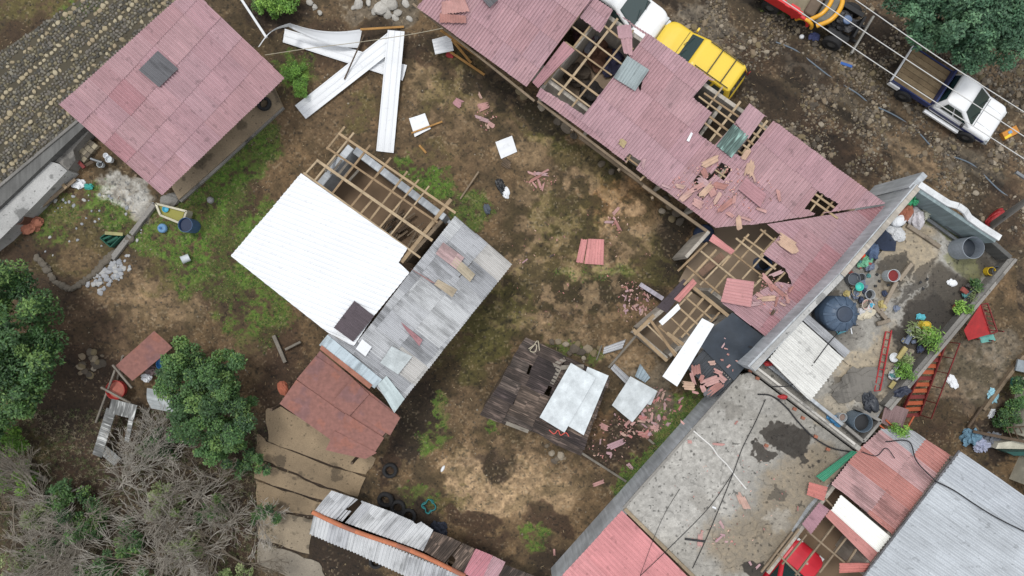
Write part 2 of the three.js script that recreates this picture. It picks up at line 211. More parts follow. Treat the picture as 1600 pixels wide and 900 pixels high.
// ---------------------------------------------------------------- ground: soil colours, plus a house shadow painted in, are laid out in survey pixels
const GX0 = -200, GY0 = -150, GW = 2000, GH = 1200;
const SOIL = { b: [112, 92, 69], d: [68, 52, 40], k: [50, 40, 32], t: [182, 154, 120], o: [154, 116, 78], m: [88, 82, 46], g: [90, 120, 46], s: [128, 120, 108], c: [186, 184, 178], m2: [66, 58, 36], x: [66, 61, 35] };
// [x, y, rx, ry, turn in degrees, soil, strength]
const PATCH = [
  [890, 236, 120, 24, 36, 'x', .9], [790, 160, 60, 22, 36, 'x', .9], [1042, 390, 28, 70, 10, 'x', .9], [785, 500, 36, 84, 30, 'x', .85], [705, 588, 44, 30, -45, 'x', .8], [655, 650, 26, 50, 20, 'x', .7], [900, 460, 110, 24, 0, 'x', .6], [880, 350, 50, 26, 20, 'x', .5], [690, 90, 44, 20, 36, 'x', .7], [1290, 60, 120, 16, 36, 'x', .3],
  [60, 20, 120, 50, -30, 'm', .8], [20, 70, 60, 40, -30, 'd', .8], [140, 5, 60, 16, -30, 'g', .6],
  [150, 470, 130, 60, 0, 'b', .6], [260, 470, 70, 35, 10, 't', .45], [120, 520, 70, 60, 0, 'd', .7], [60, 440, 60, 50, 20, 'k', .6], [160, 560, 60, 40, 0, 'd', .8], [110, 620, 80, 60, 0, 'k', .7], [230, 540, 70, 30, 0, 'b', .6],
  [110, 390, 90, 46, 0, 'm', .5], [70, 370, 40, 24, 10, 'g', .6], [165, 325, 46, 30, 30, 'g', .85], [95, 330, 40, 20, 0, 'g', .4], [40, 395, 44, 20, -20, 'd', .7], [195, 300, 46, 26, 40, 'c', .85], [215, 325, 26, 20, 40, 'c', .7], [130, 400, 40, 20, 0, 'b', .7],
  [330, 310, 80, 46, -40, 'g', .95], [300, 430, 70, 40, 0, 'm', .7], [380, 250, 44, 60, 40, 'g', .7], [350, 370, 100, 44, -20, 'g', .9], [270, 370, 70, 36, 0, 'g', .8], [330, 420, 70, 44, 0, 'g', .75], [400, 480, 56, 66, 0, 'g', .8], [400, 520, 40, 26, 0, 'g', .6], [340, 460, 40, 30, 0, 'd', .5], [300, 340, 50, 22, 0, 'm', .5], [430, 545, 50, 40, 0, 'd', .7], [380, 560, 40, 40, 0, 'b', .6], [350, 400, 24, 26, 0, 'd', .55], [380, 330, 20, 50, 30, 'd', .5], [440, 180, 24, 50, 30, 'b', .8], [420, 215, 26, 30, 0, 'g', .6],
  [460, 120, 34, 34, 0, 'g', .9], [430, 20, 50, 30, 0, 'k', .9], [540, 20, 70, 20, 0, 'b', .6], [600, 16, 60, 22, 0, 's', .6], [620, 60, 60, 26, 10, 'k', .6], [520, 70, 60, 40, 0, 'd', .6], [520, 170, 60, 60, 0, 'b', .7], [560, 180, 24, 40, 20, 'm', .6],
  [700, 140, 60, 46, 20, 't', .55], [720, 120, 50, 34, 30, 'm', .6], [680, 95, 40, 20, 30, 'd', .7], [680, 210, 70, 50, 0, 'b', .6], [690, 160, 36, 20, 10, 'm', .55], [640, 270, 34, 20, 30, 'g', .8], [680, 285, 40, 22, 30, 'g', .95], [740, 330, 30, 30, 0, 'g', .6], [700, 235, 60, 16, 0, 'm', .4], [740, 240, 40, 26, 40, 'b', .7],
  [770, 140, 50, 24, 36, 'k', .85], [850, 205, 80, 24, 36, 'm', 1], [830, 180, 70, 18, 36, 'k', .7], [930, 268, 90, 20, 36, 'm', 1], [800, 190, 40, 20, 20, 'b', .6], [1000, 320, 60, 20, 50, 'k', .6], [1050, 380, 30, 60, 20, 'k', .8], [1010, 420, 40, 50, 10, 'm', .65], [820, 240, 40, 26, 0, 't', .5],
  [860, 300, 60, 30, 0, 't', .35], [970, 320, 60, 44, 10, 'o', .75], [990, 350, 44, 40, 0, 't', .6], [890, 270, 50, 40, 0, 'b', .5], [890, 340, 60, 40, 0, 'm', .7], [930, 430, 60, 18, 0, 'g', .55], [880, 420, 60, 60, 0, 'm', .5], [850, 470, 60, 30, 0, 'd', .55], [960, 460, 90, 22, 0, 'k', .6], [940, 420, 50, 20, 0, 't', .3], [830, 430, 30, 50, 0, 't', .5], [860, 510, 70, 20, 10, 't', .5], [900, 505, 60, 12, 10, 'b', .6],
  [780, 500, 44, 80, 30, 'm', 1], [720, 560, 50, 40, 40, 'm', .6], [690, 600, 40, 40, 40, 'd', .6], [650, 640, 36, 40, 40, 'k', .8], [690, 660, 14, 46, 10, 'g', .8], [670, 690, 16, 18, 0, 'g', .7], [610, 720, 14, 40, 20, 'd', .9], [640, 690, 26, 30, 0, 'k', .75], [720, 640, 30, 40, 0, 'b', .6],  // near-black spot off the patchwork house corner paints the house shadow into the ground
  [770, 730, 50, 24, 0, 'k', .8], [820, 700, 60, 20, 20, 'b', .8], [760, 775, 60, 34, 20, 't', .95], [850, 760, 60, 44, 10, 't', .7], [720, 745, 26, 36, 40, 't', .8], [900, 730, 40, 30, 0, 'b', .6], [860, 815, 50, 20, 30, 'd', .8], [700, 780, 30, 18, 0, 'm', .6], [655, 775, 36, 12, 0, 'g', .5], [640, 800, 40, 20, 20, 'k', .8], [740, 810, 40, 16, 20, 'd', .8], [832, 842, 26, 18, 0, 'g', .8], [860, 880, 40, 30, 0, 'k', .7], [760, 850, 40, 20, 20, 'd', .7],
  [950, 690, 50, 44, 20, 'k', .8], [930, 660, 30, 30, 0, 'o', .4], [1030, 640, 40, 40, 40, 's', .55], [980, 560, 50, 30, 20, 't', .55], [1010, 590, 40, 26, 0, 's', .5], [1058, 655, 26, 46, 40, 'g', .75], [990, 740, 14, 40, 40, 'g', .75], [900, 545, 50, 14, 20, 'g', .6], [770, 665, 14, 8, 20, 'g', .9],
  [480, 710, 90, 70, 30, 'k', .9], [450, 810, 60, 70, 20, 'k', .8], [200, 780, 240, 160, 0, 'k', .7], [120, 740, 90, 60, 0, 'd', .6], [330, 830, 110, 70, 0, 'd', .7], [60, 700, 40, 30, 0, 'm', .6], [130, 810, 60, 30, 0, 'm', .6], [530, 880, 60, 30, 30, 'k', .9], [560, 840, 40, 30, 30, 'k', .9], [440, 600, 40, 40, 0, 'd', .8],
  [1110, 40, 60, 30, 30, 's', .7], [1240, 190, 120, 30, 38, 'k', .6], [1330, 230, 80, 22, 38, 'd', .6], [1440, 260, 90, 24, 38, 't', .4], [1260, 110, 60, 26, 38, 'k', .65], [1310, 150, 130, 10, 38, 's', .35], [1180, 90, 50, 22, 38, 'd', .6], [1370, 70, 40, 40, 0, 'k', .8], [1520, 250, 60, 20, 38, 's', .4], [1300, 240, 80, 18, 40, 'k', .6], [1560, 110, 50, 40, 20, 't', .5], [1240, 10, 60, 10, 0, 'g', .5], [1500, 190, 60, 30, 38, 'd', .4], [1570, 340, 40, 50, 0, 'd', .5],
  [1520, 590, 60, 60, 0, 's', .6], [1480, 650, 50, 40, 0, 'd', .5], [1560, 540, 40, 30, 0, 's', .6], [1570, 640, 20, 70, 30, 'k', .9], [1550, 690, 40, 30, 0, 'k', .9], [1590, 620, 20, 60, 20, 'm', .6], [1450, 690, 40, 20, 0, 'd', .6],
];
for (const p of PATCH) { const a = p[4] * Math.PI / 180; p[7] = Math.cos(a); p[8] = Math.sin(a); }
const MOTTLE = [[900, 380, 130, 110, .62], [860, 480, 130, 60, .5], [720, 150, 90, 70, .4], [800, 720, 130, 90, .35], [200, 500, 140, 60, .25], [960, 290, 90, 60, .4], [1520, 600, 70, 90, .35]];
const ROADPOLY = [[900, -140], [1790, -140], [1790, 640], [1590, 480], [1585, 400], [1440, 280], [1385, 318], [1290, 250], [1010, 50]];
const greenAt = new Float32Array(500 * 300);
function soil(px, py, out) {
  const n1 = fbm(px / 90 + 40, py / 90 + 40, 3), n2 = fbm(px / 22 + 9, py / 22 + 80, 4), n3 = fbm(px / 6 + 70, py / 6 + 20, 3), n4 = vn(px / 1.7 + 100, py / 1.7 + 100);
  const jx = (n2 - .5) * 46 + (n3 - .5) * 16, jy = (fbm(px / 22 + 50, py / 22 + 10, 3) - .5) * 46 + (n3 - .5) * 16;
  let r = SOIL.b[0], g = SOIL.b[1], b = SOIL.b[2], green = 0;
  const road = inside(ROADPOLY, px + jx * .2, py + jy * .2); if (road) { const s = (px * .838 + py * .545) / 260, q = -px * .545 + py * .838, tr = sst(.50, .70, fbm(s + 4, q / 13 + 30, 4)); r = mix(104, 62, tr); g = mix(87, 51, tr); b = mix(69, 41, tr); }
  const dk = sst(.36, .66, n1 * .5 + n2 * .5); r = mix(r * .74, r * 1.04, dk); g = mix(g * .76, g * 1.03, dk); b = mix(b * .74, b * 1.0, dk);
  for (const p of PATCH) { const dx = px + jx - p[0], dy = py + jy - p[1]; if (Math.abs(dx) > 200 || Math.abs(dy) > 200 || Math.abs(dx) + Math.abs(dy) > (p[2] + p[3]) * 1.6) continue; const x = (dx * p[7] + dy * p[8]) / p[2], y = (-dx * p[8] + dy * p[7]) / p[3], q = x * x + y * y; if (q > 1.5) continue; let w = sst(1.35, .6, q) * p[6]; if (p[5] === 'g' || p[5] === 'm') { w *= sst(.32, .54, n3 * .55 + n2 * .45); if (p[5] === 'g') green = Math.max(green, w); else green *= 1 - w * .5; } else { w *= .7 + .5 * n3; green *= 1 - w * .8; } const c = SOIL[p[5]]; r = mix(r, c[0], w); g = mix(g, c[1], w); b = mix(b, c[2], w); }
  // mottled crust: pale dried soil broken by dark damp moss
  for (const [mx, my, ax, ay, amt] of MOTTLE) { const dx = (px - mx) / ax, dy = (py - my) / ay, q = dx * dx + dy * dy; if (q > 1.4) continue; const w = sst(1.3, .5, q + (n2 - .5) * .9) * amt, t = sst(.40, .64, fbm(px / 15 + 61, py / 15 + 17, 5)); const c = t > .5 ? SOIL.t : SOIL.m2; const k = w * (t > .5 ? (t - .5) * 2 * .6 : (.5 - t) * 2 * .8); r = mix(r, c[0], k); g = mix(g, c[1], k); b = mix(b, c[2], k); }
  // crumbs, pale grit and old dark leaf litter
  const grit = sst(.70, .86, vn(px / 2.6 + 7, py / 2.6 + 3)) * sst(.42, .62, n2), lit = sst(.66, .8, fbm(px / 4 + 33, py / 4, 2)); const m = (.80 + .40 * n3) * (.9 + .2 * n4); r = mix(r * m, 176, grit * .42); g = mix(g * m, 160, grit * .42); b = mix(b * m, 134, grit * .42); r *= 1 - .3 * lit; g *= 1 - .28 * lit; b *= 1 - .26 * lit;
  out[0] = r; out[1] = g; out[2] = b; out[3] = green; return out;
}
const TW = 2048, TH = 1228;
{ const d = new Uint8Array(TW * TH * 4), o = [0, 0, 0, 0];
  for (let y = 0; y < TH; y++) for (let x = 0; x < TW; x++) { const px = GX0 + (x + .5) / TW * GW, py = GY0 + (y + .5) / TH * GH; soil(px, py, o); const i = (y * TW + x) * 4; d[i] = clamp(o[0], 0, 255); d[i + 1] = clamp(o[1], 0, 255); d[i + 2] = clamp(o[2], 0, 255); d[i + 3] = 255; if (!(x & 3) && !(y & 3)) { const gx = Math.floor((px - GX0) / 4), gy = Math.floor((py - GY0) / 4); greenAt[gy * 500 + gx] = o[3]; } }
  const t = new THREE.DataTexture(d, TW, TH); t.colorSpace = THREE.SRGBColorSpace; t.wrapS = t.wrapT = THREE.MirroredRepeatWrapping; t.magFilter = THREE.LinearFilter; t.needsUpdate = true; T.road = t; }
const bumpT = tex(1024, 1024, (u, v) => .6 * fbm(u * 24, v * 24, 5, 24) + .4 * sst(.5, .8, fbm(u * 70 + 3, v * 70, 3, 70)), null, true);
bumpT.repeat.set(GW * M1 / 9, GH * M1 / 9);
const groundMat = new THREE.MeshStandardMaterial({ map: T.road, color: new THREE.Color(.75, .75, .75), roughness: 1, bumpMap: bumpT, bumpScale: .05 });
const guv = (g) => { const p = g.attributes.position, uv = []; for (let i = 0; i < p.count; i++) uv.push((p.getX(i) / M1 + 800 - GX0) / GW, (p.getZ(i) / M1 + 450 - GY0) / GH); g.setAttribute('uv', new THREE.Float32BufferAttribute(uv, 2)); return g; };
{ const g = new THREE.PlaneGeometry(700, 700, 8, 8); g.rotateX(-Math.PI / 2); const o = mk('ground', guv(g), groundMat); o.userData.kind = 'structure'; }
function sheetOn(name, poly, h, m, kind = 'structure', parent = scene) { const s = new THREE.Shape(poly.map(([x, y]) => { const p = W(x, y, h); return new THREE.Vector2(p.x, p.z); })); const g = new THREE.ShapeGeometry(s); g.rotateX(Math.PI / 2); g.translate(0, h, 0); const o = mk(name, guv(g), m, parent); if (kind) o.userData.kind = kind; return o; }
const road = sheetOn('dirt_road', ROADPOLY, .006, groundMat);

// stones bedded in the road: the big ones one by one, the small ones together
function scatter(name, parent, list, m, label) { // list of [px, py, r, colour] -> one instanced part
  const kinds = STONES.slice(0, 3); kinds.forEach((sg, k) => { const l = list.filter((_, i) => i % 3 === k); if (!l.length) return; const im = new THREE.InstancedMesh(sg, m, l.length), q = new THREE.Matrix4(), e = new THREE.Euler(), c = new THREE.Color(), wp = worldOf(parent);
    l.forEach(([px, py, r, col, h = 0], i) => { const p = W(px, py, h).sub(wp); e.set(R(-.4, .4), R(0, TAU), R(-.4, .4)); q.compose(V(p.x, p.y + r * .12, p.z), new THREE.Quaternion().setFromEuler(e), V(r * R(.8, 1.25), r * R(.6, 1), r * R(.7, 1.1))); im.setMatrixAt(i, q); im.setColorAt(i, c.copy(col)); });
    im.name = name; im.castShadow = im.receiveShadow = true; im.userData.kind = 'stuff'; if (label) tag(im, label[0], label[1]); parent.add(im); if (parent === scene) im.name = numbered(name); });
}
const stoneMat = new THREE.MeshStandardMaterial({ color: 0xffffff, roughness: 1, map: T.scuff });
const STONECOL = [[150, 134, 112], [128, 116, 100], [164, 150, 128], [112, 102, 90], [140, 126, 98], [176, 164, 146], [98, 90, 80]].map((c) => C(...c));
const STONEMATS = STONECOL.map((c) => new THREE.MeshStandardMaterial({ color: c, roughness: 1, map: T.scuff }));
function stone(px, py, r, parent, h = 0, m, flatness = 1, name = 'stone') { const o = new THREE.Mesh(pick(STONES), m ?? pick(STONEMATS)); o.name = parent === scene ? numbered(name) : name; o.castShadow = o.receiveShadow = true; o.position.copy(W(px, py, h)).sub(worldOf(parent)); o.position.y += r * .18 * flatness; o.rotation.set(R(-.3, .3), R(0, TAU), R(-.3, .3)); o.scale.set(r * R(.85, 1.3), r * R(.6, .95) * flatness, r * R(.75, 1.1)); parent.add(o); return o; }
const TRUCKS = [[[1385, 110], [1430, 70], [1580, 170], [1545, 215]], [[1190, -20], [1360, -20], [1330, 80], [1215, 20]]];
{ const small = []; let big = 0, tries = 0;
  while (small.length < 11000 && tries++ < 90000) { const px = R(1000, 1640), py = R(-40, 480); if (!inside(ROADPOLY, px, py) || TRUCKS.some((t) => inside(t, px, py))) continue; const dn = fbm(px / 40 + 5, py / 40 + 5, 3), band = Math.abs((px - 1000) * .61 - (py - 0) * .79 - 60 * dn) % 90 / 90; if (rnd() > sst(.36, .60, dn) * (.5 + .5 * band)) continue; const r = .018 + .066 * Math.pow(rnd(), 2.3);
    small.push([px, py, r, pick(STONECOL).clone().multiplyScalar(R(.55, 1.08))]); }
  while (big < 290) { const px = R(1020, 1610), py = R(-10, 470); if (!inside(ROADPOLY, px, py) || TRUCKS.some((t) => inside(t, px, py))) continue; if (rnd() > sst(.40, .62, fbm(px / 40 + 5, py / 40 + 5, 3))) continue; stone(px, py, R(.07, .15), road, 0, null, .8); big++; }
  scatter('gravel', road, small, stoneMat); }
// the rest of the yard: grit and crumbs
{ const l = []; let tries = 0; while (l.length < 3200 && tries++ < 40000) { const px = R(0, 1600), py = R(0, 900); if (inside(ROADPOLY, px, py)) continue; if (rnd() > sst(.45, .66, fbm(px / 34 + 15, py / 34 + 5, 3))) continue; l.push([px, py, .012 + .04 * Math.pow(rnd(), 3), pick(STONECOL).clone().multiplyScalar(R(.6, 1.0))]); }
  scatter('yard_grit', scene, l, stoneMat, ['loose pale grit and crumbs strewn over the brown yard soil', 'grit']); }

// cobbled street: rows of pale kerb-like setts between fields of small dark cobbles
{ const poly = [[-60, 120], [170, -30], [330, -60], [300, -20], [93, 168], [122, 186], [-60, 345]];
  const bed = sheetOn('cobbled_street', poly, .008, mat(88, 82, 68, T.conc, 1)); const ca = Math.cos(-41.8 * Math.PI / 180), sa = Math.sin(-41.8 * Math.PI / 180), small = [];
  const cob = [[146, 140, 124], [126, 122, 112], [112, 108, 100], [140, 132, 108], [100, 98, 92], [132, 126, 118]].map((c) => C(...c)), tan = [[186, 172, 142], [176, 160, 132], [194, 182, 154], [166, 152, 124]].map((c) => mat(...c, T.scuff, 1));
  const rows = []; for (let q = -60; q < 430; q += 29) rows.push(q); let n = 0;
  const at = (p, q) => [p * ca - q * sa - 20, p * sa + q * ca + 20];
  for (const q of rows) for (let p = -260; p < 420; p += R(7.5, 10)) { const [px, py] = at(p, q + R(-2, 2)); if (!inside(poly, px, py) || px < -6 || py < -6 || px > 330 || n > 298) continue; if (rnd() < .16) continue; stone(px, py, R(.075, .12), bed, .005, pick(tan), .7, 'cobble'); n++; }
  for (let q = -64; q < 430; q += 5.0) for (let p = -260; p < 430; p += R(4.8, 6.2)) { const qq = q + R(-1.3, 1.3); if (rows.some((r) => Math.abs(r - qq) < 4.2)) continue; const [px, py] = at(p, qq); if (!inside(poly, px, py) || px < -30 || py < -30) continue; small.push([px, py, R(.058, .088), pick(cob).clone().multiplyScalar(R(.74, 1.2)), .006]); }
  scatter('small_cobbles', bed, small, stoneMat); }

// grass: short blades where the soil map is green
function bladeGeo() { const pos = [], idx = []; for (let k = 0; k < 5; k++) { const a = k * 2.4, l = .6 + .4 * ((k * 7) % 5) / 5, x = Math.cos(a), z = Math.sin(a), b = pos.length / 3, w = .09; pos.push(-z * w, 0, x * w, z * w, 0, -x * w, x * l * .55 - z * w * .6, .55 * l, z * l * .55 + x * w * .6, x * l * .55 + z * w * .6, .55 * l, z * l * .55 - x * w * .6, x * l * 1.1, .7 * l, z * l * 1.1); idx.push(b, b + 1, b + 3, b, b + 3, b + 2, b + 2, b + 3, b + 4); } return geo(pos, idx, pos.filter((_, i) => i % 3 < 2)); }
const bladeMat = new THREE.MeshStandardMaterial({ color: 0xffffff, roughness: .9, side: THREE.DoubleSide });
const GREEN = [[88, 122, 50], [100, 132, 54], [74, 106, 44], [124, 130, 70], [138, 128, 80], [62, 86, 44]].map((c) => C(...c));
function tufts(name, label, list, parent = scene) { const im = new THREE.InstancedMesh(bladeGeo(), bladeMat, list.length), q = new THREE.Matrix4(), e = new THREE.Euler(); list.forEach(([px, py, s, c, h = 0], i) => { e.set(0, R(0, TAU), 0); const p = W(px, py, h); q.compose(V(p.x, h, p.z), new THREE.Quaternion().setFromEuler(e), V(s, s * .8, s)); im.setMatrixAt(i, q); im.setColorAt(i, c); }); im.name = numbered(name); im.receiveShadow = im.castShadow = true; tag(im, label, 'grass', null, 'stuff'); parent.add(im); return im; }
{ const l = []; let tries = 0; while (l.length < 42000 && tries++ < 600000) { const px = R(0, 1600), py = R(0, 900), g = greenAt[Math.floor((py - GY0) / 4) * 500 + Math.floor((px - GX0) / 4)]; if (g < .05) continue; if (rnd() > (g * 1.05 - .04) * sst(.34, .6, fbm(px / 9 + 5, py / 9 + 88, 3))) continue; l.push([px, py, R(.03, .085), pick(GREEN).clone().multiplyScalar(R(.7, 1.15))]); }
  tufts('short_grass', 'short green grass and weeds growing in patches over the yard', l); }
{ const l = []; for (let i = 0; i < 5000; i++) { let px = R(-10, 440), py = R(640, 910); if (px > 405 && rnd() < .8) continue; l.push([px, py, R(.06, .2), pick([[128, 116, 92], [104, 92, 72], [78, 84, 50], [92, 98, 60], [140, 130, 108]].map((c) => C(...c))).clone().multiplyScalar(R(.6, 1.05))]); }
  tufts('dry_undergrowth', 'dry matted undergrowth below the leafless trees', l); }

// straw, twigs and leaf litter on the soil
{ const n = 4200, im = new THREE.InstancedMesh(new THREE.BoxGeometry(1, .12, .12), bladeMat, n), q = new THREE.Matrix4(), cols = [[150, 128, 96], [96, 78, 60], [70, 56, 44], [176, 158, 126], [120, 98, 72]].map((c) => C(...c)); let i = 0; while (i < n) { const px = R(0, 1600), py = R(0, 900); if (rnd() > sst(.40, .64, fbm(px / 40 + 25, py / 40 + 65, 3))) continue; const p = W(px, py, .012), l = .04 + .16 * rnd() * rnd(); q.compose(p, new THREE.Quaternion().setFromEuler(new THREE.Euler(0, R(0, TAU), R(-.08, .08))), V(l, .05 + l * .3, .05 + R(0, .12))); im.setMatrixAt(i, q); im.setColorAt(i, pick(cols)); i++; } im.name = 'leaf_litter'; im.receiveShadow = im.castShadow = true; tag(im, 'straw, twigs and leaf litter strewn over the soil', 'litter', null, 'stuff'); scene.add(im); }
// ================================================================ buildings
// ---- house with the complete pink roof beside the cobbled street
{ const g = thing('pink_roofed_house', 'small house whose unbroken square pink corrugated roof has one black skylight patch', 'house', null, 268, 150);
  const P = plane3([93, 163, 3.2], [297, -20, 3.2], [254, 305, 2.55]);
  const sky = [[248, 80], [280, 108], [250, 137], [218, 110]];
  roofSheets(g, { plane: P, rib: [[93, 163], [254, 305]], poly: [[93, 163], [297, -20], [445, 122], [254, 305]], w: .92, l: 1.08, mat: (x, y, r, c) => (r < 3 && x < 200 && y > 150 && rnd() < .5) || rnd() < .04 ? pick(PINKRED) : pick(PINK) });
  const s = sheetGeo(...[[248, 80], [280, 108], [250, 137], [218, 110]].map(([x, y]) => onPlane(P, x, y).addScaledVector(P.n, .085)), { pitch: .115, amp: .022 }); mk('skylight_sheet', s, M.darkGrey, g).userData.label = 'black corrugated patch in the pink roof';
  for (const [a, b] of [[[118, 166], [292, -2]], [[292, -2], [372, 80]], [[205, 240], [118, 166]]]) wall('wall', a, b, 2.45, 0, .15, M.plaster, g);
  wall('wall', [205, 240], [372, 80], 2.3, 0, .15, M.plaster, g);
  prism('porch_slab', [[268, 292], [279, 312], [352, 247], [441, 166], [424, 128], [330, 200]], .22, 0, M.concTan, g);
  wall('porch_kerb', [281, 314], [442, 167], .14, 0, .16, M.conc, g);
  for (const [x, y] of [[258, 288], [424, 126], [342, 210]]) bar('porch_post', [x, y, .2], [800 + (x - 800) * 1.0855, 450 + (y - 450) * 1.0855, 2.33], .09, .09, M.woodOld, g); }
// ---- grey walls and white slab of the ruin below it
{ const g = thing('ruined_wall_terrace', 'grey stained wall and long white painted slab running along the cobbled street', 'wall', null, 60, 280);
  prism('retaining_wall', [[-60, 336], [0, 290], [121, 188], [133, 197], [80, 247], [0, 323], [-60, 376]], 1.0, 0, M.blockDark, g);
  wall('wall_coping', [-20, 306], [126, 184], 1.06, .9, .12, M.concDark, g);
  prism('white_slab', [[-60, 386], [0, 327], [76, 252], [92, 256], [105, 267], [62, 312], [22, 352], [0, 374], [-60, 420]], .8, 0, M.concWhite, g);
  prism('grey_pavement', [[78, 250], [134, 198], [139, 206], [114, 234], [118, 250], [106, 266], [93, 255]], .62, 0, M.conc, g); }
// ---- long pink roof along the road, with holes, and its second wing
const PL1 = plane3([652, 12, 2.65], [823, 136, 2.65], [923, 0, 3.1]);
const PLA = plane3([838, 150, 2.5], [1118, 356, 2.5], [1206, 188, 3.0]);
const PLB = plane3([1384, 320, 2.62], [1205, 533, 2.62], [1127, 472, 2.78]);
const LONG = thing('long_pink_roofed_building', 'long storm-torn building with pink corrugated roof full of holes beside the dirt road', 'building', null, 1060, 210);
{ const g = LONG;
  roofSheets(g, { plane: PL1, rib: [[923, 0], [823, 136]], poly: [[652, 12], [700, -52], [962, -52], [923, 0], [823, 136]], l: 1.2, mat: PINK });
  const H = [[[905, 28], [938, 52], [958, 16], [1009, 55], [912, 180], [848, 138], [820, 130], [800, 30]], [[1106, 124], [1083, 152], [1112, 177], [1090, 208], [1117, 227], [1150, 190], [1170, 162], [1140, 130]], [[1193, 180], [1208, 188], [1162, 246], [1148, 240], [1168, 217], [1150, 190]],
    [[1115, 270], [1128, 253], [1144, 264], [1131, 282]], [[1083, 284], [1094, 270], [1105, 280], [1090, 292]], [[1088, 304], [1100, 299], [1099, 313]], [[975, 249], [983, 240], [1002, 252], [993, 264]], [[1278, 298], [1309, 319], [1298, 331], [1278, 335], [1257, 325]], [[996, 132], [1004, 128], [1000, 144]], [[1108, 268], [1114, 275], [1104, 284]]];
  const gen = (x, y) => rnd() < .03 ? pick(PINKRED) : pick(PINK);
  roofSheets(g, { plane: PLA, rib: [[1013, 53], [912, 180]], poly: [[838, 150], [905, 28], [923, -4], [935, 0], [1013, 53], [1206, 187], [1368, 306], [1384, 318], [1345, 324], [1200, 348], [1118, 356]], holes: H, l: 1.22, slip: .025, skew: .008, mat: gen });
  roofSheets(g, { plane: PLB, rib: [[1127, 472], [1205, 533]], poly: [[1198, 350], [1260, 341], [1384, 321], [1205, 533], [1127, 473], [1175, 463], [1192, 452], [1215, 440], [1238, 445], [1227, 420], [1192, 397], [1219, 367]], l: 1.15, slip: .02, skew: .006, mat: (x, y) => (x + y > 1690 && rnd() < .45) || rnd() < .08 ? pick(PINKRED) : pick(PINK) });
  // purlins and rafters
  const rows = (P, list, w, t, drop, m, n = 'rafter') => { for (const [a, b] of list) barOn(n, P, a, b, w, t, drop, m, g); };
  rows(PLA, [[[893, 40], [972, 100]], [[883, 65], [956, 117]], [[872, 103], [936, 150]], [[862, 122], [924, 168]], [[858, 150], [905, 186]], [[936, 34], [990, 76]], [[1092, 150], [1148, 192]], [[1086, 165], [1140, 206]], [[1100, 190], [1128, 214]], [[1150, 205], [1200, 243]], [[1100, 145], [1160, 186]], [[1150, 232], [1180, 255]], [[1180, 190], [1207, 210]], [[1174, 204], [1195, 220]], [[1262, 308], [1310, 342]], [[1268, 298], [1312, 330]], [[1108, 258], [1150, 288]], [[1075, 280], [1110, 306]], [[972, 240], [1010, 268]], [[1156, 222], [1180, 240]]], .07, .05, .055, M.wood, 'purlin');
  rows(PLA, [[[966, 28], [872, 148]], [[990, 46], [893, 168]], [[942, 15], [850, 132]], [[916, 8], [838, 108]], [[1130, 135], [1098, 178]], [[1158, 158], [1110, 220]], [[1200, 188], [1160, 242]], [[1306, 310], [1284, 338]], [[1290, 300], [1264, 334]], [[1138, 262], [1120, 286]], [[990, 235], [978, 255]]], .08, .06, .11, M.wood);
  rows(PLB, [[[1106, 379], [1060, 424]], [[1120, 390], [1070, 446]], [[1142, 396], [1094, 446]], [[1197, 360], [1112, 459]], [[1172, 366], [1128, 416]], [[1214, 372], [1190, 400]], [[1200, 392], [1160, 437]], [[1216, 410], [1174, 452]], [[1228, 426], [1200, 456]], [[1113, 477], [1066, 528]], [[1126, 488], [1082, 536]], [[1082, 456], [1030, 512]], [[1100, 466], [1048, 528]]], .08, .06, .09, M.wood);
  rows(PLB, [[[1095, 392], [1150, 437]], [[1073, 416], [1124, 458]], [[1142, 394], [1192, 432]], [[1162, 371], [1198, 397]], [[1188, 358], [1220, 384]], [[1150, 372], [1212, 420]], [[1064, 458], [1112, 499]], [[1058, 478], [1096, 512]], [[1045, 494], [1080, 526]], [[1010, 505], [1058, 552]], [[1028, 510], [1062, 540]], [[1186, 432], [1230, 462]]], .07, .05, .03, M.wood, 'purlin');
  rows(PLB, [[[1080, 446], [1138, 494]], [[1013, 496], [1056, 556]], [[989, 515], [1043, 564]], [[1042, 520], [1082, 548]], [[992, 522], [1022, 492]]], .13, .09, .04, M.wood, 'roof_beam');
  // walls under both wings
  const WA = [[830, 128, 2.35], [1112, 340, 2.35]];
  wall('wall', [852, 122], [1124, 326], 2.3, 0, .16, M.plaster, g); wall('wall', [945, 22], [1200, 202], 2.6, 0, .16, M.plaster, g); wall('wall', [1200, 202], [1372, 314], 2.6, 0, .16, M.plaster, g);
  wall('wall', [680, -14], [850, 106], 2.4, 0, .16, M.plaster, g); wall('wall', [748, -62], [945, 22], 2.7, 0, .16, M.plaster, g);
  for (const [a, b] of [[[845, 140], [940, 22]], [[920, 196], [1008, 78]], [[1040, 286], [1128, 164]], [[1090, 326], [1178, 200]]]) wall('partition_wall', a, b, 2.25, 0, .14, M.plaster, g);
  wall('wall', [1185, 512], [1108, 452], 2.3, 0, .15, M.plaster, g); wall('wall', [1108, 362], [1072, 402], 2.2, 0, .14, M.plaster, g); 
  sheetOn('interior_floor', [[850, 140], [950, 30], [1372, 312], [1200, 510], [1060, 440], [1112, 345]], .03, M.floorRoom, null, g);
  // rough timbers along the yard eave
  bar('eave_timber', [840, 158, 2.2], [1000, 280, 2.2], .1, .1, M.woodOld, g); bar('eave_timber', [905, 214, 1.4], [1060, 330, 1.4], .12, .1, M.woodOld, g); bar('eave_timber', [1004, 290, 2.1], [1108, 364, 2.1], .12, .1, M.woodOld, g);
  for (const [x, y] of [[895, 205], [968, 268], [1020, 312]]) bar('eave_post', [x, y, 0], [x - 1, y - 3, 2.2], .1, .1, M.woodOld, g);
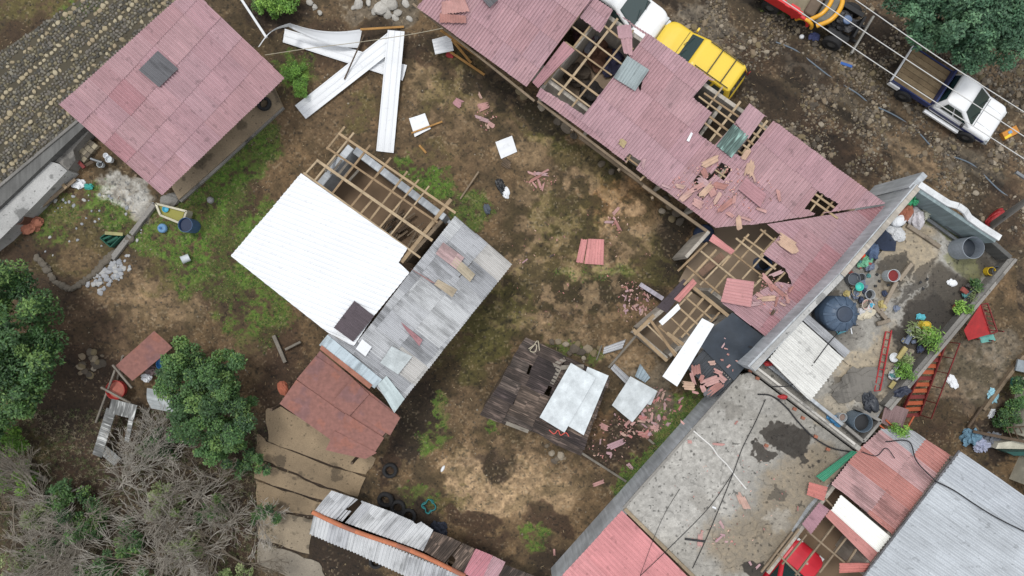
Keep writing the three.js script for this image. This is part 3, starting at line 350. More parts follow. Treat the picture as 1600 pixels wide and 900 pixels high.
  bar('eave_timber', [645, 6, 2.3], [835, 158, 2.3], .09, .08, M.woodOld, g); bar('eave_timber', [1000, 282, 2.25], [1020, 262, 2.4], .08, .08, M.wood, g);
  // rubble floor of the roofless end
  sheetOn('interior_floor', [[992, 520], [1070, 450], [1135, 490], [1040, 566]], .02, M.floorRoom, null, g);
  wall('wall', [1000, 515], [1062, 462], 1.3, 0, .15, M.plaster, g); wall('wall', [1046, 556], [1120, 494], 1.2, 0, .15, M.plaster, g); wall('wall', [995, 520], [1042, 560], 1.3, 0, .15, M.plaster, g); }
// ---- centre house: white roof, bare rafters, grey patchwork and rust lean-to
const PW = plane3([361, 400, 2.45], [471, 271, 2.45], [640, 426, 3.25]), PG = plane3([712, 337, 3.25], [553, 541, 3.25], [800, 413, 2.5]), PR = plane3([505, 548, 2.5], [625, 652, 2.5], [437, 630, 2.05]);
{ const g = thing('patchwork_house', 'house in the middle of the yard under white, grey and rust roofing', 'house', null, 590, 440);
  roofSheets(g, { plane: PW, rib: [[640, 426], [553 - 142, 341]], poly: [[361, 400], [471, 271], [637, 388], [623, 410], [640, 426], [585, 493], [553, 541], [513, 520]], pitch: .2, amp: .035, box: 1, seg: 10, w: 1.0, l: 6, slip: .01, mat: M.white });
  mk('dark_roof_sheet', sheetGeo(...[[555, 470], [523, 512], [553, 534], [586, 494]].map(([x, y]) => onPlane(PW, x, y).addScaledVector(PW.n, .1)).map((p, i, a) => a[(i + 1) % 4]), { pitch: .1, amp: .018 }), M.plum, g).userData.label = 'dark plum corrugated sheet at the corner of the white roof';
  const pal = (x, y, r, c) => { const d = (x - 712) * .79 + (y - 337) * .61, k = rnd(); if (x > 735 && y < 400) return k < .5 ? GREYS[4] : pick([GREYS[2], GREYS[1]]); if (k < .05) return GREYS[4]; if (k < .11) return mat(186, 170, 164, T.worn); return pick(GREYS); };
  roofSheets(g, { plane: PG, rib: [[712, 337], [800, 413]], poly: [[711, 337], [800, 413], [650, 600], [618, 642], [585, 600], [500, 536], [513, 521], [553, 541], [640, 427]], pitch: .125, amp: .04, w: .92, l: 1.25, slip: .05, skew: .004, lap: .012, mat: pal });
  for (const [c, m, n] of [[[[692, 378], [725, 402], [712, 420], [680, 396]], mat(196, 168, 168, T.worn), 'reddish patch sheet'], [[[640, 418], [684, 444], [672, 440], [648, 424]], mat(196, 158, 156, T.worn), 'red streaked patch sheet'], [[[626, 502], [660, 530], [655, 540], [632, 512]], PINKRED[1], 'red stained lap'], [[[712, 400], [742, 428], [734, 440], [704, 412]], mat(192, 180, 158, T.worn), 'tan patch sheet'], [[[684, 436], [714, 452], [706, 464], [678, 444]], mat(186, 172, 150, T.worn), 'tan patch sheet'], [[[612, 540], [644, 556], [622, 584], [594, 566]], mat(212, 220, 222, T.scuff), 'pale flat patch sheet']]) mk('patch_sheet', sheetGeo(...c.map(([x, y]) => onPlane(PG, x, y).addScaledVector(PG.n, .1)), { pitch: .1, amp: .014 }), m, g).userData.label = n;
  mk('patch_sheet', sheetGeo(...[[566, 529], [581, 541], [571, 556], [556, 544]].map(([x, y]) => onPlane(PG, x, y).addScaledVector(PG.n, .1)), { pitch: .3, amp: .004 }), M.white, g).userData.label = 'small white patch sheet';
  mk('patch_sheet', sheetGeo(...[[512, 522], [499, 538], [585, 606], [597, 592]].map((p, i, a) => onPlane(PG, ...a[i]).addScaledVector(PG.n, .1)), { pitch: .6, amp: .008 }), mat(188, 202, 210, T.worn), g).userData.label = 'long pale blue flashing sheet';
  mk('patch_sheet', sheetGeo(...[[500, 544], [577, 606], [582, 600], [503, 538]].map(([x, y]) => onPlane(PG, x, y).addScaledVector(PG.n, .13)), { pitch: .6, amp: .004 }), mat(176, 120, 100, T.scuff), g).userData.label = 'thin rust strip';
  mk('patch_sheet', sheetGeo(...[[590, 600], [616, 644], [632, 622], [604, 586]].map(([x, y]) => onPlane(PG, x, y).addScaledVector(PG.n, .1)), { pitch: .16, amp: .012 }), mat(200, 214, 216, T.grime), g).userData.label = 'pale green metal sheet at the corner';
  // rust lean-to: large flat overlapping sheets
  const RS = [[[500, 548], [624, 650], [572, 713], [441, 630]], [[494, 556], [579, 612], [541, 648], [464, 592]], [[566, 608], [626, 652], [610, 680], [548, 640]], [[464, 593], [545, 650], [520, 688], [438, 630]], [[541, 645], [601, 683], [587, 705], [524, 680]], [[524, 672], [590, 706], [572, 716], [510, 702]], [[578, 615], [548, 648], [520, 628], [552, 590]]];
  RS.forEach((c, i) => mk('rust_sheet', sheetGeo(...c.map(([x, y]) => onPlane(PR, x, y).addScaledVector(PR.n, .02 + i * .014)), { pitch: 1.4, amp: .006, nv: 6, wave: .014, seg: 8 }), M.rust, g));
  for (const [a, b] of [[[505, 548], [446, 628]], [[625, 652], [575, 712]], [[446, 628], [570, 712]]]) barOn('rafter', PR, a, b, .08, .08, .08, M.woodDark, g);
  for (const [x, y] of [[448, 628], [566, 706], [600, 668]]) bar('post', [x, y, 0], [800 + (x - 800) * 1.07, 450 + (y - 450) * 1.07, 1.95], .1, .1, M.woodDark, g);
  // open rafters on the plane of the white roof
  for (const [a, b, w] of [[[528, 208], [711, 332], .08], [[510, 230], [684, 348], .08], [[494, 250], [675, 376], .1], [[473, 270], [656, 402], .08]]) barOn('purlin', PW, a, b, w, .06, .05, M.wood, g);
  for (const [a, b, w = .075] of [[[537, 197], [509, 233]], [[551, 206], [489, 283]], [[578, 226], [517, 303]], [[610, 246], [546, 324]], [[636, 266], [576, 344]], [[654, 280], [592, 356]], [[670, 289], [608, 368]], [[704, 310], [626, 410], .15], [[580, 312], [562, 333]], [[494, 250], [475, 272]], [[690, 372], [660, 408]]]) barOn('rafter', PW, a, b, w, .06, .105, M.wood, g);
  // block walls and floor
  wall('block_wall', [548, 229], [498, 290], 1.7, 0, .3, M.block, g); wall('block_wall', [554, 234], [694, 340], 1.6, 0, .3, M.block, g); wall('block_wall', [498, 290], [395, 414], 2.2, 0, .15, M.block, g); wall('block_wall', [395, 414], [520, 510], 2.2, 0, .15, M.block, g); wall('block_wall', [520, 510], [610, 600], 2.1, 0, .15, M.block, g); wall('block_wall', [700, 345], [775, 410], 2.2, 0, .15, M.block, g); wall('block_wall', [775, 410], [620, 610], 2.1, 0, .15, M.block, g);
  wall('partition_wall', [690, 345], [634, 408], 2.3, 0, .15, M.woodOld, g);
  for (let k = 0; k < 5; k++) bar('wall_plank', [528 + k * 9 - 20, 268 + k * 4, 2.2], [545 + k * 9 - 20, 245 + k * 5, 1.7], .1, .03, M.woodGrey, g);
  sheetOn('earth_floor', [[500, 292], [556, 236], [700, 345], [775, 410], [620, 610], [400, 414]], .03, M.earth, null, g); }
for (let i = 0; i < 26; i++) { const x = R(600, 690), y = 322 + (x - 600) * .55 + R(-16, 34), a = R(-.35, .35) + 2.25, l = R(18, 40), h = R(.12, .7); tag(bar('firewood_pole', [x, y, h], [x + Math.cos(a) * l, y + Math.sin(a) * l, Math.max(.08, h + R(-.15, .15))], R(.05, .1), R(.05, .1), pick([M.woodGrey, M.woodOld, M.woodDark]), scene), 'rough wooden pole in the jumbled heap under the bare rafters', 'pole', 'poles heaped under the bare rafters'); }
// ---- dark shack with two white sheets on it
const PS = plane3([822, 527, 2.0], [748, 645, 2.0], [952, 590, 1.7]);
{ const g = thing('dark_shack', 'low shack roofed with dark brown weathered ribbed sheets in the yard', 'shack', null, 850, 625);
  roofSheets(g, { plane: PS, rib: [[822, 527], [895, 561]], poly: [[822, 527], [856, 542], [905, 566], [953, 590], [908, 712], [868, 695], [838, 676], [790, 664], [748, 648], [780, 600], [800, 560]], pitch: .15, amp: .03, w: .45, l: 1.1, slip: .13, skew: .03, lap: .045, mat: () => pick([M.dark, M.dark2, M.dark, M.dark3, mat(126, 112, 104, T.dark)]) });
  for (const [a, b] of [[[822, 534], [756, 640]], [[756, 640], [900, 702]], [[900, 702], [944, 592]], [[944, 592], [822, 534]]]) wall('wall', a, b, 1.55, 0, .08, M.woodDark, g);
  for (const [a, b] of [[[864, 570], [882, 560]], [[862, 600], [876, 572]], [[790, 660], [826, 674]], [[868, 574], [912, 572]]]) barOn('bleached_board', PS, a, b, .16, .02, -.05, M.woodGrey, g);
  const poleA = W(906, 706, 1.4), poleB = W(978, 752, .1); tag(bar('leaning_pole', poleA, poleB, .09, .07, M.woodGrey), 'long pale pole leaning from the dark shack to the grassy wall foot', 'pole'); }
looseSheet('white_roof_panel', 'larger white sheet lying on the dark shack roof', 'roof sheet', null, [[892, 567, 2.02], [843, 652, 2.06], [882, 676, 1.98], [931, 590, 1.95]], M.whiteDirty, { pitch: .35, amp: .008, box: 1 });
looseSheet('white_roof_panel', 'narrower white sheet tucked under another on the dark shack', 'roof sheet', null, [[918, 573, 1.9], [885, 664, 1.95], [912, 680, 1.88], [951, 587, 1.85]], M.whiteDirty, { pitch: .35, amp: .008, box: 1 });
tag(tube('rope', [[826, 545, 2.1], [838, 538, 2.1], [836, 550, 2.12], [828, 548, 2.1], [834, 540, 2.13], [840, 532, 2.1], [843, 548, 2.1]], .02, M.rope), 'pale rope tangled on the dark shack roof corner', 'rope');
tag(tube("tangled_string", [[858, 672, 1.92], [866, 678, 1.95], [872, 672, 1.92], [876, 680, 1.9], [884, 676, 1.9], [889, 682, 1.9]], .022, mat(206, 90, 80, null)), 'red string lying curled below the white sheets on the shack', 'cord');
// ---- low shed with grey ribbed roof and terracotta ridge
const PT = plane3([490, 800, 2.0], [723, 897, 2.0], [522, 764, 1.75]), PU = plane3([490, 802, 2.0], [723, 899, 2.0], [483, 834, 1.8]);
{ const g = thing('long_low_shed', 'long low shed with grey ribbed sheets on both slopes and terracotta ridge', 'shed', null, 630, 860);
  const hole = [[[540, 796], [560, 780], [566, 786], [552, 800]], [[698, 880], [706, 868], [713, 874], [705, 886]]];
  roofSheets(g, { plane: PT, rib: [[490, 800], [522, 764]], holes: hole, poly: [[491, 799], [517, 766], [548, 776], [613, 800], [644, 814], [650, 819], [658, 815], [677, 828], [661, 861]], pitch: .14, amp: .034, w: .8, l: 3, slip: .03, mat: (x) => x > 595 && x < 606 ? PINKRED[0] : GREYS[Math.floor(rnd() * 3)] });
  roofSheets(g, { plane: PT, rib: [[490, 800], [522, 764]], holes: hole, poly: [[661, 861], [677, 830], [705, 840], [742, 857], [724, 896]], pitch: .14, amp: .034, w: .5, l: 3, slip: .08, mat: () => pick([M.dark, M.dark2]) });
  roofSheets(g, { plane: PT, rib: [[490, 800], [522, 764]], poly: [[724, 896], [743, 857], [770, 868], [752, 908]], pitch: .14, amp: .034, w: 1.2, l: 3, mat: mat(204, 142, 152, T.grime) });
  roofSheets(g, { plane: PT, rib: [[490, 800], [522, 764]], poly: [[752, 908], [770, 868], [790, 878], [770, 918]], pitch: .14, amp: .034, w: .5, l: 3, mat: () => pick([GREYS[0], PINK[1]]) });
  roofSheets(g, { plane: PT, rib: [[490, 800], [522, 764]], poly: [[770, 918], [789, 882], [830, 898], [870, 915], [850, 950]], pitch: .14, amp: .034, w: .6, l: 3, slip: .06, mat: M.dark });
  roofSheets(g, { plane: PU, rib: [[490, 802], [483, 834]], poly: [[490, 802], [723, 899], [760, 916], [735, 945], [690, 926], [560, 866], [483, 834]], pitch: .14, amp: .034, w: .8, l: 3, slip: .02, mat: () => GREYS[Math.floor(rnd() * 3)] });
  for (let i = 0; i < 11; i++) { const t0 = i / 11, t1 = (i + 1.12) / 11, P0 = [mix(488, 724, t0), mix(800, 897, t0) + Math.sin(t0 * 7) * 3, 2.04 + (i % 2) * .012], P1 = [mix(488, 724, t1), mix(800, 897, t1) + Math.sin(t1 * 7) * 3, 2.05 + ((i + 1) % 2) * .012]; mk('ridge_tile', tubeGeo([W(...P0), W(...P1)], .095, 8, 2), i % 4 === 2 ? M.brick : M.terracotta, g); }
  for (const [a, b] of [[[512, 788], [494, 826]], [[490, 832], [740, 930]], [[512, 788], [766, 908]]]) wall('wall', a, b, 1.6, 0, .1, M.woodDark, g);
  bar('ridge_beam', [486, 800, 1.95], [730, 902, 1.95], .1, .08, M.woodDark, g); }
// ---- terrace building: flat yard on a roof, parapets, water tank box
const TF = 2.3;
// weathered concrete of the flat roof and terrace: dirt film, damp blotches, moss and hairline cracks where they lie
const CT = { w: [92, 86, 78], k: [66, 61, 56], p: [196, 194, 190], t: [156, 142, 122], m: [134, 134, 92], c: [182, 168, 146], g: [142, 138, 132] };
const CPATCH = [[1070, 720, 130, 120, -45, 'p', .8], [1030, 790, 70, 60, 0, 'p', .7], [1190, 620, 40, 26, 30, 'p', .6], [1250, 770, 70, 90, 40, 't', .8], [1170, 850, 80, 60, 0, 't', .8], [1290, 730, 40, 40, 0, 't', .6], [1240, 690, 34, 26, 30, 'k', 1], [1212, 676, 16, 14, 0, 'k', .9], [1252, 718, 12, 20, 0, 'k', .9], [1188, 706, 18, 12, 0, 'k', .9], [1216, 770, 14, 9, 30, 'w', .7], [1172, 890, 20, 20, 0, 'k', 1], [1270, 846, 16, 12, 0, 'w', .6], [1140, 640, 30, 12, 40, 'g', .6], [1106, 800, 50, 16, 60, 'g', .5], [1290, 790, 16, 10, 20, 'w', .5], [1216, 810, 26, 20, 0, 'p', .5],
  [1470, 470, 34, 110, 40, 'w', 1], [1440, 520, 40, 70, 40, 'k', .8], [1490, 440, 40, 30, 30, 'w', .9], [1410, 580, 30, 50, 20, 'w', .7], [1310, 530, 44, 36, 40, 'g', 1], [1350, 590, 50, 50, 0, 'c', .9], [1340, 610, 40, 16, 20, 'w', .7], [1380, 540, 20, 40, 10, 'c', .8], [1490, 400, 44, 24, 36, 'p', .7], [1510, 412, 40, 20, 36, 'm', .8], [1470, 362, 50, 10, 36, 'm', .9], [1545, 412, 24, 16, 36, 'w', .7], [1415, 390, 60, 50, 40, 'c', 1], [1390, 428, 34, 20, -30, 'w', .9], [1376, 450, 26, 24, 0, 't', .7], [1404, 406, 16, 10, 0, 'w', .8], [1430, 440, 12, 50, 40, 'k', .6], [1300, 640, 30, 30, 0, 'c', .6], [1290, 470, 30, 20, 0, 'w', .8]];
for (const p of CPATCH) { const a = p[4] * Math.PI / 180; p[7] = Math.cos(a); p[8] = Math.sin(a); }
const FLAT = (() => { const X0 = 960, Y0 = 270, S = 700, n = 1024, k = (FLY - TF) / FOC;
  const t = tex(n, n, (u, v) => { const px = X0 + u * S, py = Y0 + v * S, n2 = fbm(px / 20 + 9, py / 20 + 80, 5), n3 = fbm(px / 5 + 70, py / 5 + 20, 3), n4 = vn(px / 1.3 + 10, py / 1.3), big = fbm(px / 70 + 3, py / 70, 3); let c = [170, 167, 161]; const jx = (n2 - .5) * 40 + (n3 - .5) * 12, jy = (fbm(px / 20 + 50, py / 20 + 10, 4) - .5) * 40 + (n3 - .5) * 12;
    for (const p of CPATCH) { const dx = px + jx - p[0], dy = py + jy - p[1]; if (Math.abs(dx) > 160 || Math.abs(dy) > 160) continue; const x = (dx * p[7] + dy * p[8]) / p[2], y = (-dx * p[8] + dy * p[7]) / p[3], q = x * x + y * y; if (q > 1.4) continue; const w = sst(1.15, p[5] === 'k' || p[5] === 'w' ? .75 : .3, q) * p[6] * (.72 + .45 * n3), d = CT[p[5]]; c = [mix(c[0], d[0], w), mix(c[1], d[1], w), mix(c[2], d[2], w)]; }
    const crack = sst(.008, .001, Math.abs(fbm(px / 60 + 21, py / 60 + 44, 4) - .5)) * .16, spot = sst(.74, .84, fbm(px / 4.2 + 8, py / 4.2, 2)) * .34, m = (.86 + .26 * n3) * (.93 + .12 * n4) * (.9 + .2 * big) * (1 - crack) * (1 - spot); return [c[0] * m, c[1] * m, c[2] * m]; });
  t.repeat.set(1 / (S * k), 1 / (S * k)); t.offset.set(-(X0 - 800) / S, -(Y0 - 450) / S); return new THREE.MeshStandardMaterial({ map: t, color: new THREE.Color(.64, .635, .62), roughness: .9, side: THREE.DoubleSide, bumpMap: grain, bumpScale: .004 }); })();
{ const g = thing('terrace_building', 'concrete building with a cluttered open roof terrace inside grey parapets', 'building', null, 1370, 480);
  prism('terrace_floor', [[1412, 297], [1535, 375], [1572, 408], [1384, 634], [1366, 655], [1342, 701], [1172, 574]], TF, TF - .25, FLAT, g);
  for (const [a, b] of [[[1566, 412], [1380, 634]], [[1416, 304], [1532, 380]], [[1532, 380], [1566, 412]], [[1380, 634], [1340, 692]]]) wall('wall', a, b, TF - .26, 0, .2, M.block, g);
  prism('parapet', [[1431, 287], [1439, 293], [1320, 431], [1180, 580], [1168, 572], [1311, 427]], 3.68, 0, M.block, g);
  wall('parapet_cap', [1437, 291], [1317, 430], 3.74, 3.685, .2, M.plaster, g); wall('parapet_cap', [1315, 432], [1176, 576], 3.74, 3.685, .2, M.concWhite, g);
  wall('buttress', [1446, 272], [1424, 296], 3.5, 0, .25, M.block, g); prism('white_flank', [[1401, 312], [1426, 280], [1431, 286], [1412, 308]], 3.0, 0, M.concWhite, g);
  // road-side parapet with wavy white top
  wall('parapet', [1436, 297], [1556, 376], 3.7, 0, .16, mat(160, 178, 182, T.block), g);
  { const pts = [[1436, 288, 3.74], [1460, 304, 3.74], [1482, 318, 3.74], [1497, 322, 3.9], [1508, 330, 3.9], [1514, 340, 3.76], [1535, 355, 3.74], [1562, 372, 3.74]]; for (let i = 0; i + 1 < pts.length; i++) mk('white_cap', boxGeo(W(...pts[i]), W(...pts[i + 1]), .24, .1), mat(240, 243, 246, T.scuff), g); }
  wall('low_parapet', [1548, 374], [1580, 402], 3.1, TF, .16, M.blockDark, g);
  prism('parapet', [[1577, 402], [1590, 405], [1486, 531], [1394, 640], [1382, 634], [1472, 528]], 2.72, 0, M.concDark, g); wall('parapet_cap', [1588, 405], [1391, 640], 2.76, 2.725, .12, M.conc, g);
  // raised pale slab and broken kerbs
  prism('raised_slab', [[1415, 348], [1470, 390], [1440, 432], [1388, 492], [1372, 496], [1340, 462], [1372, 400]], TF + .14, TF, FLAT, g);
  prism('tank_base', [[1276, 478], [1320, 506], [1364, 490], [1366, 512], [1326, 570], [1270, 520]], TF + .1, TF, FLAT, g);
  for (const [a, b] of [[[1400, 440], [1376, 486]], [[1424, 412], [1404, 438]], [[1370, 506], [1390, 500]], [[1362, 474], [1384, 498]], [[1417, 352], [1468, 386]]]) bar('broken_kerb', [a[0], a[1], TF + .2], [b[0], b[1], TF + .2], .16, .16, mat(172, 158, 140, T.conc), g);
  // stair-head roof in white ribbed sheets
  const PH = plane3([1201, 562, 3.35], [1255, 490, 3.35], [1325, 552, 3.2]);
  roofSheets(g, { plane: PH, rib: [[1255, 490], [1325, 552]], poly: [[1201, 562], [1249, 498], [1318, 560], [1266, 627]], pitch: .15, amp: .04, w: 1.05, l: 4, mat: mat(244, 244, 240, T.grime) });
  roofSheets(g, { plane: PH, rib: [[1255, 490], [1325, 552]], poly: [[1250, 497], [1258, 487], [1328, 549], [1319, 559]], pitch: .12, amp: .02, w: 1.1, l: 4, mat: GREYS[4], lap: .05 });
  for (const [a, b] of [[[1208, 562], [1256, 496]], [[1256, 496], [1318, 552]], [[1318, 552], [1266, 620]], [[1266, 620], [1208, 562]]]) wall('stair_head_wall', a, b, 3.1, TF, .12, M.plaster, g);
  // wall between the terrace and the lower flat roof
  wall('block_wall', [1176, 574], [1344, 702], 2.72, 0, .2, mat(196, 192, 184, T.block), g); wall('white_coping', [1180, 572], [1336, 694], 2.86, 2.725, .09, mat(236, 232, 224, T.conc), g); wall('block_wall', [1196, 566], [1350, 690], 2.6, TF, .14, M.block, g);
  // open concrete box holding the grey barrel
  for (const [a, b] of [[[1344, 640], [1377, 658]], [[1377, 658], [1350, 690]], [[1350, 690], [1322, 666]]]) wall('basin_wall', a, b, 2.85, TF - .6, .12, M.conc, g); }
// water tank
{ const g = thing('water_tank', 'dark blue ribbed plastic water tank with round lid on the terrace', 'water tank', null, 1295, 489, TF + .1), r = .68;
  loc('body', latheGeo([[0, 0], [r, 0], [r, .28], [r + .02, .32], [r, .36], [r, .62], [r + .02, .66], [r, .7], [r, .95], [r - .04, 1.02], [r * .72, 1.2], [.33, 1.28], [0, 1.28]], 40), M.tank, g);
  for (let i = 0; i < 10; i++) { const a = i / 10 * TAU; const q = loc('shoulder_rib', boxGeo(V(Math.cos(a) * .68, 1.02, Math.sin(a) * .68), V(Math.cos(a) * .36, 1.29, Math.sin(a) * .36), .09, .05), M.tank, g); }
  loc('lid', latheGeo([[0, 1.36], [.26, 1.35], [.30, 1.33], [.31, 1.27]], 30), mat(54, 68, 88, T.scuff, .5), g); loc('inlet_pipe', tubeGeo([V(.5, 1.2, .35), V(.56, 1.24, .4), V(.62, .6, .48), V(.6, 0, .5)], .022, 6), M.conc, g); }
// ---- lower flat concrete roof
const CR = 2.3;
{ const g = thing('flat_roofed_building', 'building with a bare grey concrete flat roof, stained and crossed by cables', 'building', null, 1130, 760);
  const poly = [[1160, 585], [1172, 582], [1336, 706], [1300, 752], [1262, 790], [1188, 905], [1150, 960], [1040, 960], [1084, 900], [975, 793]];
  prism('roof_slab', poly, CR, CR - .18, FLAT, g); const inner = poly.map(([x, y]) => [x, y]);
  for (const [a, b] of [[[1166, 590], [868, 924]], [[1330, 708], [1180, 905]], [[1166, 590], [1328, 706]]]) wall('wall', a, b, CR - .19, 0, .2, M.block, g);
  bar('slab_edge', [1158, 586, CR + .03], [974, 794, CR + .03], .1, .05, M.conc, g); bar('slab_edge', [976, 795, CR + .05], [1088, 905, CR + .05], .14, .1, M.concTan, g);
  // filled crack: a ridge of pale mortar
  tube('mortar_seam', [[1080, 670, CR], [1096, 684, CR], [1112, 698, CR], [1122, 712, CR], [1136, 726, CR], [1148, 742, CR], [1166, 764, CR]], .04, mat(244, 242, 238, T.scuff), g, 4);
  // rose metal roof further down
  const PP = plane3([975, 797, CR + .14], [1082, 904, CR + .14], [868, 912, CR + .05]);
  roofSheets(g, { plane: PP, rib: [[975, 797], [1082, 904]], poly: [[972, 797], [1080, 905], [1050, 950], [1010, 990], [850, 930]], pitch: .19, amp: .035, box: 1, seg: 10, w: 1.14, l: 7, mat: () => pick([mat(226, 158, 160, T.grime), mat(222, 152, 154, T.grime)]) }); }
// ---- patched red and grey roof, open rafters, light metal roof
const PQ = plane3([1340, 703, 2.6], [1298, 757, 2.6], [1483, 711, 2.45]), PM = plane3([1500, 705, 2.75], [1347, 905, 2.75], [1640, 800, 2.5]);
{ const g = thing('red_patched_building', 'building with red and grey ribbed roof, one white strip and missing sheets', 'building', null, 1340, 800);
  const rib = [[1340, 703], [1420, 765]];
  roofSheets(g, { plane: PQ, rib, poly: [[1340, 703], [1377, 670], [1425, 672], [1485, 711], [1395, 836], [1318, 770], [1298, 757]], pitch: .13, amp: .036, w: .91, l: 1.9, slip: .06, mat: (x, y) => { const d = x * .61 - y * .79; return (d > 310 && rnd() < .8) || (x < 1345 && y < 745) ? GREYS[4] : rnd() < .22 ? mat(196, 160, 160, T.worn) : pick([mat(206, 146, 138, T.grime), mat(198, 140, 134, T.grime), mat(190, 142, 138, T.worn)]); } });
  mk('white_roof_sheet', sheetGeo(...[[1312, 772], [1390, 838], [1370, 862], [1297, 796]].map(([x, y]) => onPlane(PQ, x, y).addScaledVector(PQ.n, .09)), { pitch: .13, amp: .03 }), mat(250, 250, 244, T.white), g);
  mk('red_roof_sheet', sheetGeo(...[[1297, 796], [1372, 862], [1360, 878], [1289, 806]].map(([x, y]) => onPlane(PQ, x, y).addScaledVector(PQ.n, .03)), { pitch: .105, amp: .018 }), mat(206, 144, 138, T.grime), g);
  for (const [a, b] of [[[1250, 828], [1200, 892]], [[1262, 836], [1224, 884]], [[1306, 820], [1244, 900]], [[1324, 842], [1282, 896]], [[1340, 860], [1320, 890]], [[1240, 832], [1190, 896]]]) barOn('rafter', PQ, a, b, .07, .08, .1, M.woodOld, g);
  for (const [a, b] of [[[1262, 830], [1320, 880]], [[1216, 866], [1250, 900]], [[1290, 780], [1310, 800]]]) barOn('purlin', PQ, a, b, .07, .05, .03, M.woodOld, g);
  mk('loose_roof_sheet', sheetGeo(...[[1252, 818], [1279, 784], [1295, 796], [1266, 834]].map(([x, y]) => onPlane(PQ, x, y).addScaledVector(PQ.n, .06)).map((p, i, a) => a[[1, 2, 3, 0][i]]), { pitch: .11, amp: .018 }), mat(176, 136, 146, T.grime), g);
  mk('loose_roof_sheet', sheetGeo(...[[1263, 752], [1292, 760], [1286, 782], [1259, 772]].map(([x, y]) => onPlane(PQ, x, y).addScaledVector(PQ.n, .08)), { pitch: .11, amp: .018 }), mat(208, 132, 124, T.grime), g);
  mk('loose_roof_sheet', sheetGeo(...[[1310, 878], [1358, 878], [1352, 892], [1310, 894]].map(([x, y]) => onPlane(PQ, x, y).addScaledVector(PQ.n, .08)), { pitch: .11, amp: .018 }), mat(212, 132, 124, T.grime), g);
  mk('green_roof_sheet', sheetGeo(...[[1274, 744], [1330, 704], [1340, 706], [1287, 753]].map(([x, y]) => W(x, y, 2.78)), { pitch: .14, amp: .025 }), M.green, g).userData.label = 'folded bright green ridge sheet';
  for (const [a, b] of [[[1345, 706], [1200, 896]], [[1476, 712], [1350, 888]], [[1372, 682], [1470, 716]]]) wall('wall', a, b, 2.35, 0, .15, M.plaster, g); sheetOn('interior_floor', [[1345, 706], [1470, 716], [1350, 920], [1180, 920]], .03, M.earth, null, g); }
{ const g = thing('metal_roofed_building', 'large light grey ribbed metal roof with a dark ridge edge', 'building', null, 1520, 860);
  roofSheets(g, { plane: PM, rib: [[1500, 705], [1600, 776]], poly: [[1500, 705], [1600, 774], [1680, 830], [1680, 980], [1300, 965]], pitch: .2, amp: .045, w: 1.2, l: 9, mat: () => pick([mat(206, 212, 218, T.grime, .5), mat(200, 206, 213, T.grime, .5)]) });
  bar('ridge_edge', [1499, 704, 2.74], [1345, 906, 2.74], .07, .05, M.darkGrey, g); wall('wall', [1486, 720], [1350, 900], 2.5, 0, .15, M.plaster, g); wall('wall', [1505, 722], [1640, 810], 2.3, 0, .15, M.plaster, g); wall('wall', [1640, 810], [1640, 960], 2.3, 0, .15, M.plaster, g);
  tag(tube('slack_cable', [[1462, 752, 2.86], [1490, 766, 2.84], [1520, 786, 2.82], [1552, 806, 2.8], [1600, 830, 2.76], [1630, 842, 2.74]], .028, M.rubber), 'black cable lying across the light grey metal roof', 'cable'); }
// ---- cream house corner, ditch and open stair on the right
{ const g = thing('cream_house', 'cream plastered house corner beside the dark ditch', 'house', null, 1604, 700);
  prism('wall', [[1624, 598], [1740, 560], [1740, 690], [1600, 682], [1610, 668]], 1.2, 0, M.cream, g); prism('wall', [[1640, 714], [1740, 714], [1740, 810], [1618, 764]], 1.5, 0, M.cream, g); prism('step', [[1560, 692], [1620, 684], [1620, 702], [1556, 701]], .5, 0, M.cream, g);
  prism('green_door_panel', [[1572, 706], [1630, 706], [1630, 712], [1584, 712]], .9, 0, mat(40, 90, 84, T.scuff), g); }
wallTimber: { const o = thing('ditch_edge', 'worn timber and earth edge above the dark ditch', 'kerb', null, 1548, 640); bar('edge_board', [1598, 556, .1], [1536, 640, .1], .14, .2, M.woodOld, o); bar('edge_board', [1534, 636, .16], [1512, 668, .16], .1, .1, M.woodDark, o); }
{ const o = thing('timber_ladder', 'dark wooden ladder leaning on the cream house', 'ladder', null, 1560, 682); bar('rail', [1520, 674, .4], [1610, 692, .9], .12, .1, M.woodDark, o); bar('rail', [1572, 668, .8], [1610, 666, 1.35], .05, .05, M.woodDark, o); for (let i = 0; i < 4; i++) bar('rung', [1573 + i * 10, 668, .86 + i * .13], [1582 + i * 10, 688, .72 + i * .06], .04, .04, M.woodDark, o); }
